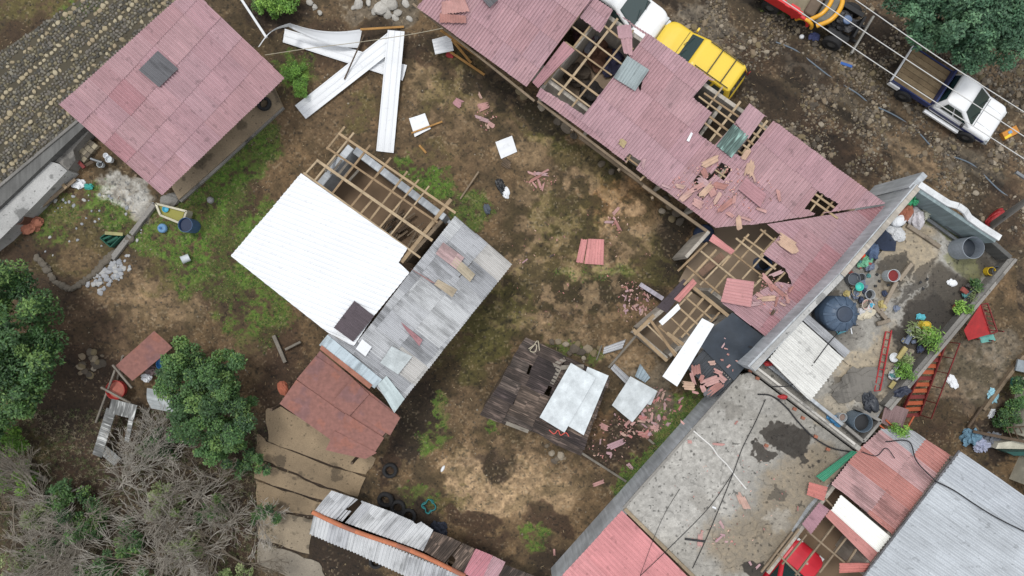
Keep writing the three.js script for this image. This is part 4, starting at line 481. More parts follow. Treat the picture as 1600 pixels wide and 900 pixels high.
// ================================================================ vehicles, built along +x with the wheels at y = 0
function ringLoft(rings, k = 4, cap = true) { // rings: {x0, x1, w, r, y}; y may be a function of x
  const pos = [], uv = [], idx = []; let n = 0;
  for (const q of rings) { const pts = []; for (const [cx, cz, a0] of [[q.x1 - q.r, q.w - q.r, 0], [q.x0 + q.r, q.w - q.r, 90], [q.x0 + q.r, -q.w + q.r, 180], [q.x1 - q.r, -q.w + q.r, 270]]) for (let i = 0; i <= k; i++) { const a = (a0 + 90 * i / k) * Math.PI / 180; pts.push([cx + q.r * Math.cos(a) , cz + q.r * Math.sin(a)]); } n = pts.length; for (const [x, z] of pts) { pos.push(x, typeof q.y === 'function' ? q.y(x) : q.y, z); uv.push(x, z); } }
  for (let s = 0; s + 1 < rings.length; s++) for (let i = 0; i < n; i++) { const j = (i + 1) % n, a = s * n + i, b = s * n + j, c = a + n, d = b + n; idx.push(a, c, b, b, c, d); }
  if (cap) { const L = (rings.length - 1) * n, half = n / 2; // stitched cap, left to right
    for (let i = 0; i < half - 1; i++) { const a = L + i, b = L + i + 1, c = L + n - 1 - i, d = L + n - 2 - i; idx.push(a, c, b, b, c, d); } }
  return geo(pos, idx, uv);
}
const paint = (r, g, b) => new THREE.MeshPhysicalMaterial({ color: C(r, g, b), roughness: .5, clearcoat: .3, clearcoatRoughness: .25, side: THREE.DoubleSide });
const rimMat = mat(120, 122, 124, T.scuff, .5, { metalness: .4 }), lampMat = mat(210, 214, 216, null, .2), tailMat = mat(150, 30, 30, null, .3);
function wheel(parent, x, z, r = .33, w = .22) { const t = loc('wheel', latheGeo([[r * .55, -w / 2], [r * .9, -w / 2], [r, -w * .36], [r, w * .36], [r * .9, w / 2], [r * .55, w / 2]], 24), M.tyre, parent, x, r, z); t.rotation.x = Math.PI / 2; loc('rim', latheGeo([[0, -w * .3], [r * .3, -w * .34], [r * .56, -w * .44], [r * .56, w * .44], [r * .3, w * .34], [0, w * .3]], 20), rimMat, t); return t; }
function quadPane(name, c, m, parent, n = 1) { const [a, b, d, e] = c.map((p) => V(...p)); const pos = [], idx = [], uv = [], k = 6; for (let i = 0; i <= k; i++) for (let j = 0; j <= k; j++) { const p = a.clone().lerp(b, i / k).lerp(e.clone().lerp(d, i / k), j / k); pos.push(p.x, p.y, p.z); uv.push(i / k, j / k); } for (let i = 0; i < k; i++) for (let j = 0; j < k; j++) { const q = i * (k + 1) + j; idx.push(q, q + 1, q + k + 2, q, q + k + 2, q + k + 1); } return loc(name, geo(pos, idx, uv), m, parent); }
function cabin(g, c, m, o = {}) { // c: lower x0 x1 w y, upper x0 x1 w y
  const { lx0, lx1, lw, ly, ux0, ux1, uw, uy } = c, r = .12; loc('cabin', ringLoft([{ x0: lx0, x1: lx1, w: lw, r, y: ly - .05 }, { x0: lx0, x1: lx1, w: lw, r, y: ly }, { x0: ux0, x1: ux1, w: uw, r: r * 1.5, y: uy - .05 }, { x0: ux0 + .03, x1: ux1 - .04, w: uw - .03, r, y: uy - .012 }, { x0: ux0 + .12, x1: ux1 - .14, w: uw - .12, r, y: uy + .02 }], 4), m, g);
  const at = (t, s) => [mix(lx0, ux0, t), mix(lx1, ux1, t), mix(lw, uw, t), mix(ly, uy - .05, t)];
  { const [, a1, aw, ay] = at(.06), [, b1, bw, by] = at(.96); quadPane('windshield', [[a1 + .015, ay, -aw + .1], [a1 + .015, ay, aw - .1], [b1 + .015, by, bw - .11], [b1 + .015, by, -bw + .11]], M.glass, g); }
  if (!o.noRear) { const [a0, , aw, ay] = at(.12), [b0, , bw, by] = at(.93); quadPane('rear_window', [[a0 - .015, ay, -aw + .13], [a0 - .015, ay, aw - .13], [b0 - .015, by, bw - .13], [b0 - .015, by, -bw + .13]], M.glass, g); }
  const n = o.side ?? 2; for (const s of [-1, 1]) for (let i = 0; i < n; i++) { const f = (t, e) => { const [x0, x1, w, y] = at(t), a = x0 + .16, b = x1 - .16; return [mix(a, b, e), y, s * (w + .012)]; }; const e0 = i / n + .025, e1 = (i + 1) / n - .025; quadPane('side_window', [f(.12, e0), f(.12, e1), f(.9, e1), f(.9, e0)], M.glass, g); }
}
function place(g, px, py, h, deg) { const p = W(px, py, h); g.position.set(p.x, 0, p.z); g.rotation.y = -deg * Math.PI / 180; }
// ---- pickup with plank bed
{ const g = thing('pickup_truck', 'white and navy pickup with an empty wooden plank bed on the dirt road', 'pickup truck', null, 0, 0), Wt = paint(246, 248, 250), Nv = paint(38, 52, 104); place(g, 1487, 147, .9, 33);
  const hood = (y) => (x) => y - .10 * sst(1.3, 2.45, x);
  loc('body', ringLoft([{ x0: -.35, x1: 2.36, w: .78, r: .15, y: .34 }, { x0: -.4, x1: 2.42, w: .86, r: .2, y: .55 }, { x0: -.4, x1: 2.42, w: .86, r: .24, y: hood(.84) }, { x0: -.36, x1: 2.36, w: .82, r: .26, y: hood(.94) }, { x0: -.3, x1: 2.2, w: .7, r: .26, y: hood(.985) }], 5), Wt, g);
  for (const s of [-1, 1]) { loc('navy_stripe', boxGeo(V(-.4, .68, s * .862), V(2.3, .66, s * .862), .02, .16), Nv, g); loc('mirror', boxGeo(V(.98, 1.02, s * .95), V(1.06, 1.02, s * .95), .16, .14), M.black, g); loc('headlight', boxGeo(V(2.36, .66, s * .62), V(2.45, .66, s * .62), .26, .14), lampMat, g); }
  cabin(g, { lx0: -.34, lx1: 1.42, lw: .82, ly: .94, ux0: -.24, ux1: .66, uw: .7, uy: 1.5 }, Wt, { side: 2 });
  loc('hood_seam', boxGeo(V(1.46, .982, -.68), V(1.46, .982, .68), .018, .012), M.black, g); for (const s of [-1, 1]) { loc('hood_crease', boxGeo(V(1.5, .975, s * .42), V(2.2, .91, s * .42), .025, .02), Wt, g); loc('wiper', boxGeo(V(1.4, 1.0, s * .3 - .25), V(1.2, 1.15, s * .3 + .2), .02, .02), M.black, g); } loc('grille', boxGeo(V(2.41, .66, -.44), V(2.41, .66, .44), .04, .14), M.black, g);
  loc('bumper', boxGeo(V(2.47, .46, -.78), V(2.47, .46, .78), .14, .14), mat(180, 184, 188, null, .4), g);
  for (let i = 0; i < 7; i++) loc('bed_plank', boxGeo(V(-2.36, .82, -.69 + i * .23), V(-.52, .82, -.69 + i * .23), .215, .05), i % 2 ? M.plank : M.plank2, g);
  for (const s of [-1, 1]) loc('bed_rail', boxGeo(V(-2.4, .72, s * .84), V(-.46, .72, s * .84), .05, .3), s > 0 ? Nv : Nv, g);
  loc('headboard', boxGeo(V(-.47, .98, -.8), V(-.47, .98, .8), .07, .5), Nv, g); loc('tail_frame', boxGeo(V(-2.42, .8, -.86), V(-2.42, .8, .86), .06, .12), Wt, g); loc('mudguard', boxGeo(V(-2.4, .62, .9), V(-1.9, .62, .9), .06, .22), Wt, g); loc('side_step', boxGeo(V(-.4, .36, .92), V(1.3, .36, .92), .14, .12), Wt, g);
  loc('chassis', boxGeo(V(-2.2, .5, 0), V(1.9, .5, 0), .7, .18), M.black, g);
  for (const [x, s] of [[1.72, 1], [1.72, -1], [-1.5, 1], [-1.5, -1]]) wheel(g, x, s * .86, .36, .24); }
// ---- yellow wagon
{ const g = thing('yellow_suv', 'yellow five-door wagon with roof rails parked against the long pink roof', 'car', null, 0, 0), Y = paint(240, 206, 62); place(g, 1093, 93, 1.0, 215.5);
  const hood = (y) => (x) => y - .12 * sst(.9, 2.05, x);
  loc('body', ringLoft([{ x0: -1.95, x1: 1.9, w: .76, r: .18, y: .3 }, { x0: -2.02, x1: 2.0, w: .85, r: .26, y: .55 }, { x0: -2.02, x1: 2.02, w: .86, r: .46, y: hood(.84) }, { x0: -1.98, x1: 1.96, w: .82, r: .48, y: hood(.95) }, { x0: -1.92, x1: 1.84, w: .74, r: .46, y: hood(1.01) }, { x0: -1.84, x1: 1.66, w: .62, r: .4, y: hood(1.04) }], 6), Y, g);
  cabin(g, { lx0: -1.94, lx1: .86, lw: .8, ly: 1.0, ux0: -1.76, ux1: .3, uw: .67, uy: 1.6 }, Y, { side: 3 });
  for (const s of [-1, 1]) { loc('roof_rail', boxGeo(V(-1.6, 1.68, s * .58), V(.05, 1.68, s * .58), .03, .03), M.black, g); loc('mirror', boxGeo(V(.72, 1.1, s * .93), V(.8, 1.1, s * .93), .16, .14), Y, g); loc('headlight', boxGeo(V(1.9, .7, s * .6), V(2.01, .7, s * .6), .26, .14), lampMat, g); loc('tail_light', boxGeo(V(-2.0, .95, s * .74), V(-2.03, .95, s * .74), .12, .3), tailMat, g); }
  loc('hood_seam', boxGeo(V(.98, 1.032, -.7), V(.98, 1.032, .7), .018, .012), M.black, g); loc('grille', boxGeo(V(1.99, .72, -.4), V(1.99, .72, .4), .04, .12), M.black, g); loc('wiper', boxGeo(V(.9, 1.07, .1), V(.72, 1.2, .55), .02, .02), M.black, g); loc('wiper', boxGeo(V(.9, 1.07, -.5), V(.72, 1.2, -.05), .02, .02), M.black, g);
  for (const x of [-.55, -1.22]) loc('roof_bar', boxGeo(V(x, 1.685, -.6), V(x, 1.685, .6), .04, .03), M.black, g);
  for (const [x, s] of [[1.3, 1], [1.3, -1], [-1.3, 1], [-1.3, -1]]) wheel(g, x, s * .8); }
// ---- white saloon half under the frame edge
{ const g = thing('white_sedan', 'white saloon car with dark green windscreen parked ahead of the yellow wagon', 'car', null, 0, 0), Wt = paint(248, 250, 252); place(g, 968, 2, .8, 36);
  const hood = (y) => (x) => y - .14 * sst(.9, 2.2, x) - .06 * sst(-1.4, -2.1, x);
  loc('body', ringLoft([{ x0: -2.05, x1: 2.05, w: .76, r: .2, y: .26 }, { x0: -2.12, x1: 2.14, w: .85, r: .34, y: .48 }, { x0: -2.12, x1: 2.14, w: .86, r: .42, y: hood(.78) }, { x0: -2.06, x1: 2.06, w: .82, r: .42, y: hood(.9) }, { x0: -1.9, x1: 1.9, w: .7, r: .4, y: hood(.95) }], 6), Wt, g);
  cabin(g, { lx0: -1.5, lx1: 1.15, lw: .79, ly: .92, ux0: -.9, ux1: .24, uw: .62, uy: 1.42 }, Wt, { side: 2 });
  for (const s of [-1, 1]) { loc('mirror', boxGeo(V(.72, 1.0, s * .93), V(.8, 1.0, s * .93), .16, .12), Wt, g); loc('headlight', boxGeo(V(1.95, .62, s * .6), V(2.12, .62, s * .6), .26, .12), lampMat, g); loc('wiper', boxGeo(V(1.12, .985, s * .3), V(.98, 1.08, s * .3 - .45), .02, .02), M.black, g); }
  loc('bumper', boxGeo(V(2.13, .48, -.55), V(2.13, .48, .55), .08, .14), Wt, g);
  for (const [x, s] of [[1.35, 1], [1.35, -1], [-1.3, 1], [-1.3, -1]]) wheel(g, x, s * .8, .31, .2); }
// ---- red car in the roofless garage
{ const g = thing('red_car', 'red hatchback standing under the bare rafters of the red patched roof', 'car', null, 0, 0), Rd = paint(206, 34, 52); place(g, 1226, 912, .9, -50);
  const hood = (y) => (x) => y - .12 * sst(.9, 1.9, x);
  loc('body', ringLoft([{ x0: -1.8, x1: 1.8, w: .74, r: .2, y: .26 }, { x0: -1.86, x1: 1.86, w: .82, r: .3, y: .5 }, { x0: -1.86, x1: 1.86, w: .83, r: .36, y: hood(.84) }, { x0: -1.8, x1: 1.78, w: .78, r: .36, y: hood(.95) }, { x0: -1.7, x1: 1.6, w: .66, r: .34, y: hood(.99) }], 6), Rd, g);
  cabin(g, { lx0: -1.76, lx1: .8, lw: .77, ly: .96, ux0: -1.5, ux1: .1, uw: .62, uy: 1.46 }, Rd, { side: 2 });
  for (const s of [-1, 1]) loc('headlight', boxGeo(V(1.7, .7, s * .58), V(1.86, .7, s * .58), .26, .14), lampMat, g);
  for (const [x, s] of [[1.2, 1], [1.2, -1], [-1.2, 1], [-1.2, -1]]) wheel(g, x, s * .78, .31, .2); }
// ---- stripped old truck at the top of the road
{ const g = thing('stripped_truck', 'stripped old truck with red bed side, yellow cowl and exposed engine', 'truck', null, 0, 0), Rd = paint(214, 40, 44), Yl = paint(232, 170, 40); place(g, 1286, 14, .8, 31);
  for (const s of [-1, 1]) loc('chassis_rail', boxGeo(V(-3, .55, s * .36), V(1.95, .55, s * .36), .1, .18), M.black, g);
  loc('red_bed_side', boxGeo(V(-3.0, 1.0, .86), V(-.72, 1.0, .86), .16, .5), Rd, g); loc('red_bed_side', boxGeo(V(-3.0, 1.0, -.86), V(-.72, 1.0, -.86), .16, .5), Rd, g); for (let i = 0; i < 3; i++) loc('red_panel_rib', boxGeo(V(-2.6 + i * .65, 1.27, .84), V(-2.2 + i * .65, 1.27, .84), .2, .06), Rd, g);
  loc('bed_floor', boxGeo(V(-2.9, .86, 0), V(-.5, .86, 0), 1.55, .06), mat(150, 140, 116, T.scuff), g);
  const fend = (x, z, m) => loc('fender', new THREE.TorusGeometry(.36, .08, 8, 14, Math.PI).translate(x, .6, z), m, g); fend(-.55, .84, Rd); fend(-.35, .84, Yl);
  loc('yellow_cowl', tubeGeo([V(.1, .95, .84), V(.42, 1.22, .5), V(.52, 1.28, 0), V(.42, 1.22, -.5), V(.1, .95, -.84)], .1, 8, 20), Yl, g); loc('yellow_cowl', tubeGeo([V(-.28, .95, .78), V(-.02, 1.2, .45), V(.06, 1.26, 0), V(-.02, 1.2, -.45), V(-.28, .95, -.78)], .09, 8, 20), Yl, g); loc('dashboard', ringLoft([{ x0: -.1, x1: .38, w: .74, r: .1, y: .9 }, { x0: -.04, x1: .42, w: .66, r: .1, y: 1.16 }, { x0: .02, x1: .4, w: .5, r: .1, y: 1.2 }]), mat(130, 130, 124, T.scuff), g);
  loc('seat', ringLoft([{ x0: -.66, x1: -.2, w: .62, r: .1, y: .8 }, { x0: -.68, x1: -.18, w: .62, r: .1, y: .98 }, { x0: -.6, x1: -.24, w: .54, r: .1, y: 1.02 }]), mat(120, 104, 88, T.scuff), g);
  loc('engine', lumpGeo(.42, 1.3, 1, .8, .5, 3.2, 4), mat(58, 58, 62, T.scuff, .5), g, 1.1, .55, 0); loc('air_filter', latheGeo([[0, .12], [.16, .12], [.19, .08], [.19, 0], [0, 0]], 20), mat(96, 116, 150, null, .4), g, 1.05, 1.06, .05); loc('radiator', boxGeo(V(1.65, .82, -.5), V(1.65, .82, .5), .1, .5), M.black, g);
  loc('bumper', boxGeo(V(2.02, .62, -.92), V(2.02, .62, .92), .08, .18), mat(170, 168, 162, T.scuff, .5), g); loc('inner_wing', boxGeo(V(.6, .82, .62), V(1.6, .82, .62), .2, .06), M.black, g); loc('inner_wing', boxGeo(V(.6, .82, -.62), V(1.6, .82, -.62), .2, .06), M.black, g);
  for (const [x, s] of [[1.15, 1], [1.15, -1], [-1.9, 1], [-1.9, -1]]) wheel(g, x, s * .82, .4, .26); }
// ================================================================ trees and plants
function leafGeo(w = .5) { return geo([0, 0, 0, .5, .10, -w * .5, 1, -.06, 0, .5, .10, w * .5, .5, .02, 0], [0, 1, 4, 1, 2, 4, 0, 4, 3, 4, 2, 3], [0, .5, .5, 0, 1, .5, .5, 1, .5, .5]); }
const LEAF = leafGeo(.52), LEAFTHIN = leafGeo(.2), leafMat = new THREE.MeshStandardMaterial({ color: 0xffffff, roughness: .62, side: THREE.DoubleSide });
const GREENS = { deep: [[62, 98, 50], [52, 86, 42], [76, 112, 54], [44, 74, 40], [100, 130, 64]], blue: [[74, 112, 82], [62, 100, 72], [90, 128, 92], [54, 88, 62], [104, 142, 104]], lime: [[112, 158, 62], [96, 140, 50], [134, 176, 72], [84, 122, 48]], pale: [[126, 142, 90], [110, 130, 76], [148, 158, 108]] };
function leaves(name, parent, origin, lobes, n, size, pal, o = {}) { // leaf clusters on and in round lobes
  const im = new THREE.InstancedMesh(o.thin ? LEAFTHIN : LEAF, leafMat, n), q = new THREE.Matrix4(), cols = GREENS[pal].map((c) => C(...c)); const tot = lobes.reduce((s, l) => s + l[3] ** 2, 0); let i = 0; const col = new THREE.Color();
  lobes.forEach((l, li) => { const c = l[0].isVector3 ? l[0] : W(l[0], l[1], l[2]), r = l[3], m = li === lobes.length - 1 ? n - i : Math.round(n * r * r / tot), clumps = Math.max(5, Math.round(r * r * (o.clumps ?? 16))), cl = []; for (let k = 0; k < clumps; k++) { const d = V(R(-1, 1), R(-.55, 1), R(-1, 1)).normalize(), s = R(.4, 1.0) + (rnd() < .18 ? .2 : 0); cl.push([d.clone().multiplyScalar(r * s), R(.16, .36) * Math.sqrt(r), pick(cols), R(.8, 1.15)]); }
    for (let k = 0; k < m && i < n; k++, i++) { const [cc, cr, base, br] = cl[k % clumps], d = V(R(-1, 1), R(-1, 1), R(-1, 1)); if (d.lengthSq() > 1) d.normalize(); const p = c.clone().add(cc).addScaledVector(d, cr).sub(origin); if (p.y + origin.y < .05) p.y = .05 - origin.y; const e = new THREE.Euler(R(-.7, .7), R(0, TAU), R(-.8, .5)), s = size * R(.55, 1.45); q.compose(p, new THREE.Quaternion().setFromEuler(e), V(s, s, s)); im.setMatrixAt(i, q); im.setColorAt(i, col.copy(rnd() < .7 ? base : pick(cols)).multiplyScalar(br * R(.85, 1.15))); } });
  im.name = name; im.castShadow = im.receiveShadow = true; im.userData.kind = 'stuff'; parent.add(im); return im;
}
function taper(p, q, r0, r1, k = 5) { const d = q.clone().sub(p), l = d.length(), g = new THREE.CylinderGeometry(r1, r0, l, k, 1, true); g.translate(0, l / 2, 0); g.applyQuaternion(new THREE.Quaternion().setFromUnitVectors(V(0, 1, 0), d.normalize())); g.translate(p.x, p.y, p.z); return g; }
function tree(name, label, cat, px, py, lobes, n, size, pal, o = {}) {
  const g = thing(name, label, cat, o.group, px, py), base = g.position.clone(); const top = lobes.reduce((s, l) => s.add(W(l[0], l[1], l[2])), V(0, 0, 0)).multiplyScalar(1 / lobes.length), fork = V(mix(base.x, top.x, .5), top.y * .42, mix(base.z, top.z, .5)), tr = o.tr ?? .14;
  loc('trunk', mergeGeometries([taper(V(0, -.02, 0), fork.clone().sub(base), tr, tr * .72, 9)]), M.bark, g); for (const l of lobes) { const e = W(l[0], l[1], l[2]); loc('limb', taper(fork.clone().sub(base), e.sub(base), tr * .55, tr * .16, 6), M.bark, g); }
  leaves('crown', g, base, lobes, n, size, pal, o); return g;
}
tree('leafy_tree', 'dense green leafy tree standing between the curved stone border and the leafless trees', 'tree', 0, 540, [[-20, 460, 3, 1.5], [15, 500, 3.1, 1.4], [30, 560, 3, 1.5], [-10, 590, 3, 1.6], [55, 545, 2.5, .9], [20, 630, 2.4, 1], [45, 600, 2.6, .8], [-20, 660, 2, 1.1], [12, 440, 2.4, .8], [-40, 540, 3.2, 1.8]], 52000, .12, 'deep');
tree('leafy_bush', 'round dark green bush overhanging the rust sheet and scrap', 'bush', 315, 620, [[292, 590, 2.0, 1.2], [335, 610, 2.2, 1.3], [362, 650, 1.9, 1.05], [312, 640, 2.0, 1.2], [300, 552, 1.5, .75], [340, 690, 1.4, .9], [376, 685, 1.3, .7], [262, 592, 1.1, .5], [345, 570, 1.5, .7]], 38000, .1, 'deep');
tree('roadside_tree', 'broad blue-green tree overhanging the parked pickup', 'tree', 1490, 20, [[1432, 0, 3.4, 1.2], [1484, 22, 3.8, 1.4], [1535, 36, 3.6, 1.35], [1585, 0, 3.8, 1.6], [1462, 56, 3, .7], [1510, 80, 2.8, .75], [1548, 74, 3, .85], [1402, -2, 3, .7], [1592, 50, 3, .9], [1500, -20, 4, 1.6], [1640, 20, 3.6, 1.6]], 60000, .125, 'blue');
tree('garden_shrub', 'small light green shrub beside the pink roofed house corner', 'shrub', 462, 128, [[462, 122, .5, .45], [472, 140, .35, .35], [452, 112, .4, .35], [468, 105, .3, .3]], 3200, .1, 'lime', { tr: .03, clumps: 26, thin: 1 });
tree('bright_shrub', 'bright lime green shrub behind the white pole', 'shrub', 425, 2, [[420, 2, .8, .5], [436, 8, .7, .4], [446, -4, .8, .5], [405, 10, .4, .3]], 4000, .1, 'lime', { tr: .04, clumps: 26 });
tree('ditch_shrub', 'dark straggly shrub growing in the ditch below the cream house', 'shrub', 1584, 640, [[1586, 622, .8, .45], [1576, 650, .7, .4], [1590, 600, .7, .4], [1566, 668, .5, .3]], 3600, .09, 'deep', { tr: .04 });
tree('creeper', 'leafy weed growing on the rust frame beside the stair foot', 'plant', 1404, 672, [[1406, 670, 2.8, .2], [1414, 674, 2.75, .18], [1396, 668, 2.7, .15]], 500, .08, 'lime', { tr: .02 });
// leafless trees: forked grey boughs with many fine twigs
const twigMats = [[160, 153, 142], [138, 130, 118], [178, 172, 162], [124, 114, 100]].map((c) => mat(...c));
function bareTree(px, py, label, o = {}) {
  const g = thing('leafless_tree', label, 'tree', 'leafless grey trees in the scrub', px, py), parts = { bough: [], twig: [] };
  const grow = (p, d, l, r, k) => { const mid = p.clone().addScaledVector(d, l * .5).add(V(R(-1, 1), R(-.4, .4), R(-1, 1)).multiplyScalar(l * .07)), q = p.clone().addScaledVector(d, l); (k > 2 ? parts.bough : parts.twig).push(taper(p, mid, r, r * .85, k > 2 ? 6 : 3), taper(mid, q, r * .85, r * .66, k > 2 ? 6 : 3)); if (k <= 0) return; const n = k > 2 ? 3 : rnd() < .45 ? 3 : 2; for (let i = 0; i < n; i++) { const e = d.clone().add(V(R(-1, 1), R(-.5, .55), R(-1, 1)).multiplyScalar(.62)).normalize(); e.y = Math.max(e.y, -.12); grow(i ? p.clone().lerp(q, R(.45, 1)) : q, e.normalize(), l * R(.62, .86), Math.max(r * .58, .008), k - 1); } };
  const stems = o.stems ?? 3; for (let i = 0; i < stems; i++) { const a = (o.dir ?? R(0, 360)) * Math.PI / 180 + (o.dir === undefined ? i / stems * TAU : R(-.5, .5)), d = V(Math.cos(a) * (o.lean ?? .9), o.up ?? .8, Math.sin(a) * (o.lean ?? .9)).normalize(); grow(V(0, -.02, 0), d, o.len ?? 1.25, o.r ?? .042, 5); }
  const m = pick(twigMats); loc('boughs', mergeGeometries(parts.bough), m, g).userData.kind = 'stuff'; loc('twigs', mergeGeometries(parts.twig), pick(twigMats), g).userData.kind = 'stuff'; return g;
}
const BARE = 'leafless grey tree with a tangle of fine twigs in the scrub';
bareTree(74, 752, 'pale leafless tree leaning towards the leafy tree', { dir: -115, stems: 3, len: 1.2, up: .9, lean: .8, r: .06 });
for (const [x, y, o] of [[190, 790, { dir: 160, stems: 3, up: .5 }], [185, 765, { dir: -35, stems: 3, up: .55 }], [150, 850, { dir: 175, stems: 3, up: .5 }], [260, 860, { stems: 4, up: .7 }], [330, 820, { stems: 4, up: .8, len: 1.1 }], [60, 880, { stems: 4, up: .6 }], [380, 880, { stems: 3, up: .7, len: 1 }], [230, 720, { dir: -30, stems: 3, up: .6, len: 1.1 }], [110, 800, { stems: 3, up: .6 }], [340, 750, { stems: 3, up: .8, len: .9 }], [20, 800, { stems: 3, up: .6, len: 1.1 }], [300, 910, { stems: 3, up: .7, len: 1.1 }], [395, 800, { stems: 3, up: .7, len: .7 }], [170, 905, { stems: 3, up: .7 }], [240, 800, { stems: 3, up: .6 }], [300, 770, { dir: -20, stems: 3, up: .6, len: 1 }], [90, 840, { stems: 3, up: .6, len: 1 }], [215, 880, { stems: 3, up: .5 }], [130, 760, { stems: 2, up: .6, len: .9 }], [360, 840, { stems: 3, up: .7, len: .9 }]]) bareTree(x, y, BARE, o);
for (const [x, y, r, n, pal] of [[130, 812, .8, 2600, 'deep'], [150, 890, .7, 1800, 'deep'], [30, 745, .6, 1500, 'lime'], [60, 800, .6, 1400, 'pale'], [260, 780, .7, 1600, 'pale'], [250, 690, .6, 1500, 'deep'], [10, 690, .7, 1800, 'lime'], [395, 720, .4, 900, 'deep'], [360, 900, .5, 900, 'pale'], [20, 880, .7, 1600, 'pale'], [200, 840, .7, 1500, 'deep'], [415, 800, .3, 500, 'deep'], [100, 770, .6, 1400, 'deep'], [330, 790, .5, 1000, 'deep'], [290, 850, .6, 1200, 'pale'], [80, 850, .6, 1300, 'deep'], [230, 900, .5, 1000, 'deep']]) tree('undergrowth_bush', 'low green bush half hidden under the leafless trees', 'bush', x, y, [[x, y, .8, r], [x + 16, y + 8, .6, r * .8], [x - 14, y + 10, .6, r * .8]], Math.round(n * 1.6), .1, pal, { tr: .03, group: 'low bushes under the leafless trees' });
{ const l = []; for (let i = 0; i < 900; i++) { const t = rnd(), x = mix(1108, 968, t) + R(-12, 6), y = mix(615, 775, t) + R(-12, 8); l.push([x, y, R(.07, .18), pick(GREEN).clone().multiplyScalar(R(.6, 1.05))]); } tufts('wall_foot_grass', 'tall green grass along the foot of the flat roofed building', l); }
// ================================================================ torn-off sheets, debris, household clutter
const ON = (P, c, up = .05) => c.map(([x, y]) => onPlane(P, x, y).addScaledVector(P.n, up + .035));
// ---- long white sheets blown into the yard
const WS = { pitch: .25, amp: .02, box: 1, nv: 12, seg: 12, wave: .02 };
looseSheet('long_white_sheet', 'long white ribbed sheet lying under the two crossed ones', 'roof sheet', null, [[445, 45, .12], [636, 102, .1], [629, 126, .1], [442, 66, .1]], M.white, WS);
looseSheet('long_white_sheet', 'white ribbed sheet fallen slantwise across the other sheets', 'roof sheet', null, [[461, 165, .06], [606, 51, .3], [629, 68, .3], [478, 186, .06]], M.white, WS);
looseSheet('long_white_sheet', 'white ribbed sheet pointing away from the others towards the bare rafters', 'roof sheet', null, [[606, 47, .5], [588, 236, .06], [615, 239, .06], [632, 49, .46]], M.white, WS);
{ const g = thing('buckled_white_sheet', 'buckled white sheet with a twisted end caught on the house roof', 'roof sheet', null, 505, 55);
  mk('flat_end', sheetGeo([454, 36, 1.15], [566, 45, .45], [560, 75, .2], [450, 42, .9], { ...WS, bend: (s, t) => .25 * Math.sin(Math.PI * t) }), M.white, g); mk('twisted_end', sheetGeo([403, 74, 2.35], [454, 36, 1.15], [450, 42, .9], [407, 71, 2.5], { pitch: .25, amp: .006, nv: 12, bend: (s, t) => .18 * Math.sin(Math.PI * t) }), M.white, g); }
tag(bar('dark_pole', [569, 54, .75], [538, 124, .2], .05, .05, M.woodDark), 'thin dark pole lying across the white sheets', 'pole');
tag(bar('timber_batten', [563, 46, .6], [631, 42, .06], .09, .05, M.woodOrange), 'yellow timber batten sticking out from the buckled white sheet', 'batten');
tag(bar('white_pole', [374, -6, .3], [416, 58, 1.2], .1, .1, M.white), 'white painted pole leaning past the pink roofed house corner', 'pole');
tag(tube('wash_line', [[414, 86, 2.6], [480, 76, 1.9], [560, 66, 1.7], [640, 54, 2.0], [692, 44, 2.6]], .014, M.rope, scene, 4, 30), 'pale line strung between the pink roofed house and the long building', 'line');
// small white pieces
looseSheet('white_sheet_piece', 'square white sheet piece lying on yellow timbers by the long building', 'roof sheet', null, [[675, 62, .55], [704, 54, .5], [709, 79, .4], [680, 85, .45]], M.white, { pitch: .14, amp: .015 });
looseSheet('white_sheet_piece', 'white sheet piece under a wooden batten in the yard', 'roof sheet', null, [[639, 185, .06], [664, 177, .06], [673, 201, .08], [648, 214, .08]], M.white, { pitch: .3, amp: .008, wave: .02 });
looseSheet('white_sheet_piece', 'bare white sheet piece lying near the dark damp soil', 'roof sheet', null, [[774, 222, .06], [800, 212, .06], [808, 237, .06], [783, 248, .06]], M.white, { pitch: .3, amp: .008, wave: .02 });
tag(bar('timber_batten', [643, 208, .12], [691, 190, .08], .07, .05, M.woodOrange), 'wooden batten lying on a white sheet piece', 'batten');
tag(bar('timber_batten', [655, 227, .03], [666, 239, .03], .09, .05, M.woodOrange), 'short loose batten lying alone on the yard soil', 'batten');
for (const [a, b, t] of [[[688, 47, .9], [757, 95, .5], 'yellow timber running from the white piece along the eave'], [[702, 80, .3], [757, 117, .06], 'yellow timber fallen outward from the white piece'], [[706, 62, .8], [736, 98, .2], 'thin yellow timber between two fallen timbers']]) tag(bar('fallen_timber', a, b, .1, .06, M.woodOrange), t, 'timber');
tag(bar('crooked_stick', [748, 268, .2], [719, 311, .04], .07, .05, M.woodOld), 'crooked stick lying beside the grass patch by the bare rafters', 'stick');
lump('cloth', 'black and white cloth dropped in the middle of the yard', 'cloth', null, 783, 292, 0, .32, M.black, .5, .3, 1.1, .5); lump('cloth', 'small white cloth beside the black cloth in the yard', 'cloth', null, 790, 300, 0, .26, M.white, .6, .3, 1, .3); lump('cloth', 'grey cloth bundle near the bare rafters', 'cloth', null, 761, 327, 0, .2, mat(96, 104, 116, T.scuff), .7, .5, 1, .4);
lump('cloth', 'red rag under the fallen timbers', 'cloth', null, 704, 86, 0, .18, M.red, 1, .4, .7);
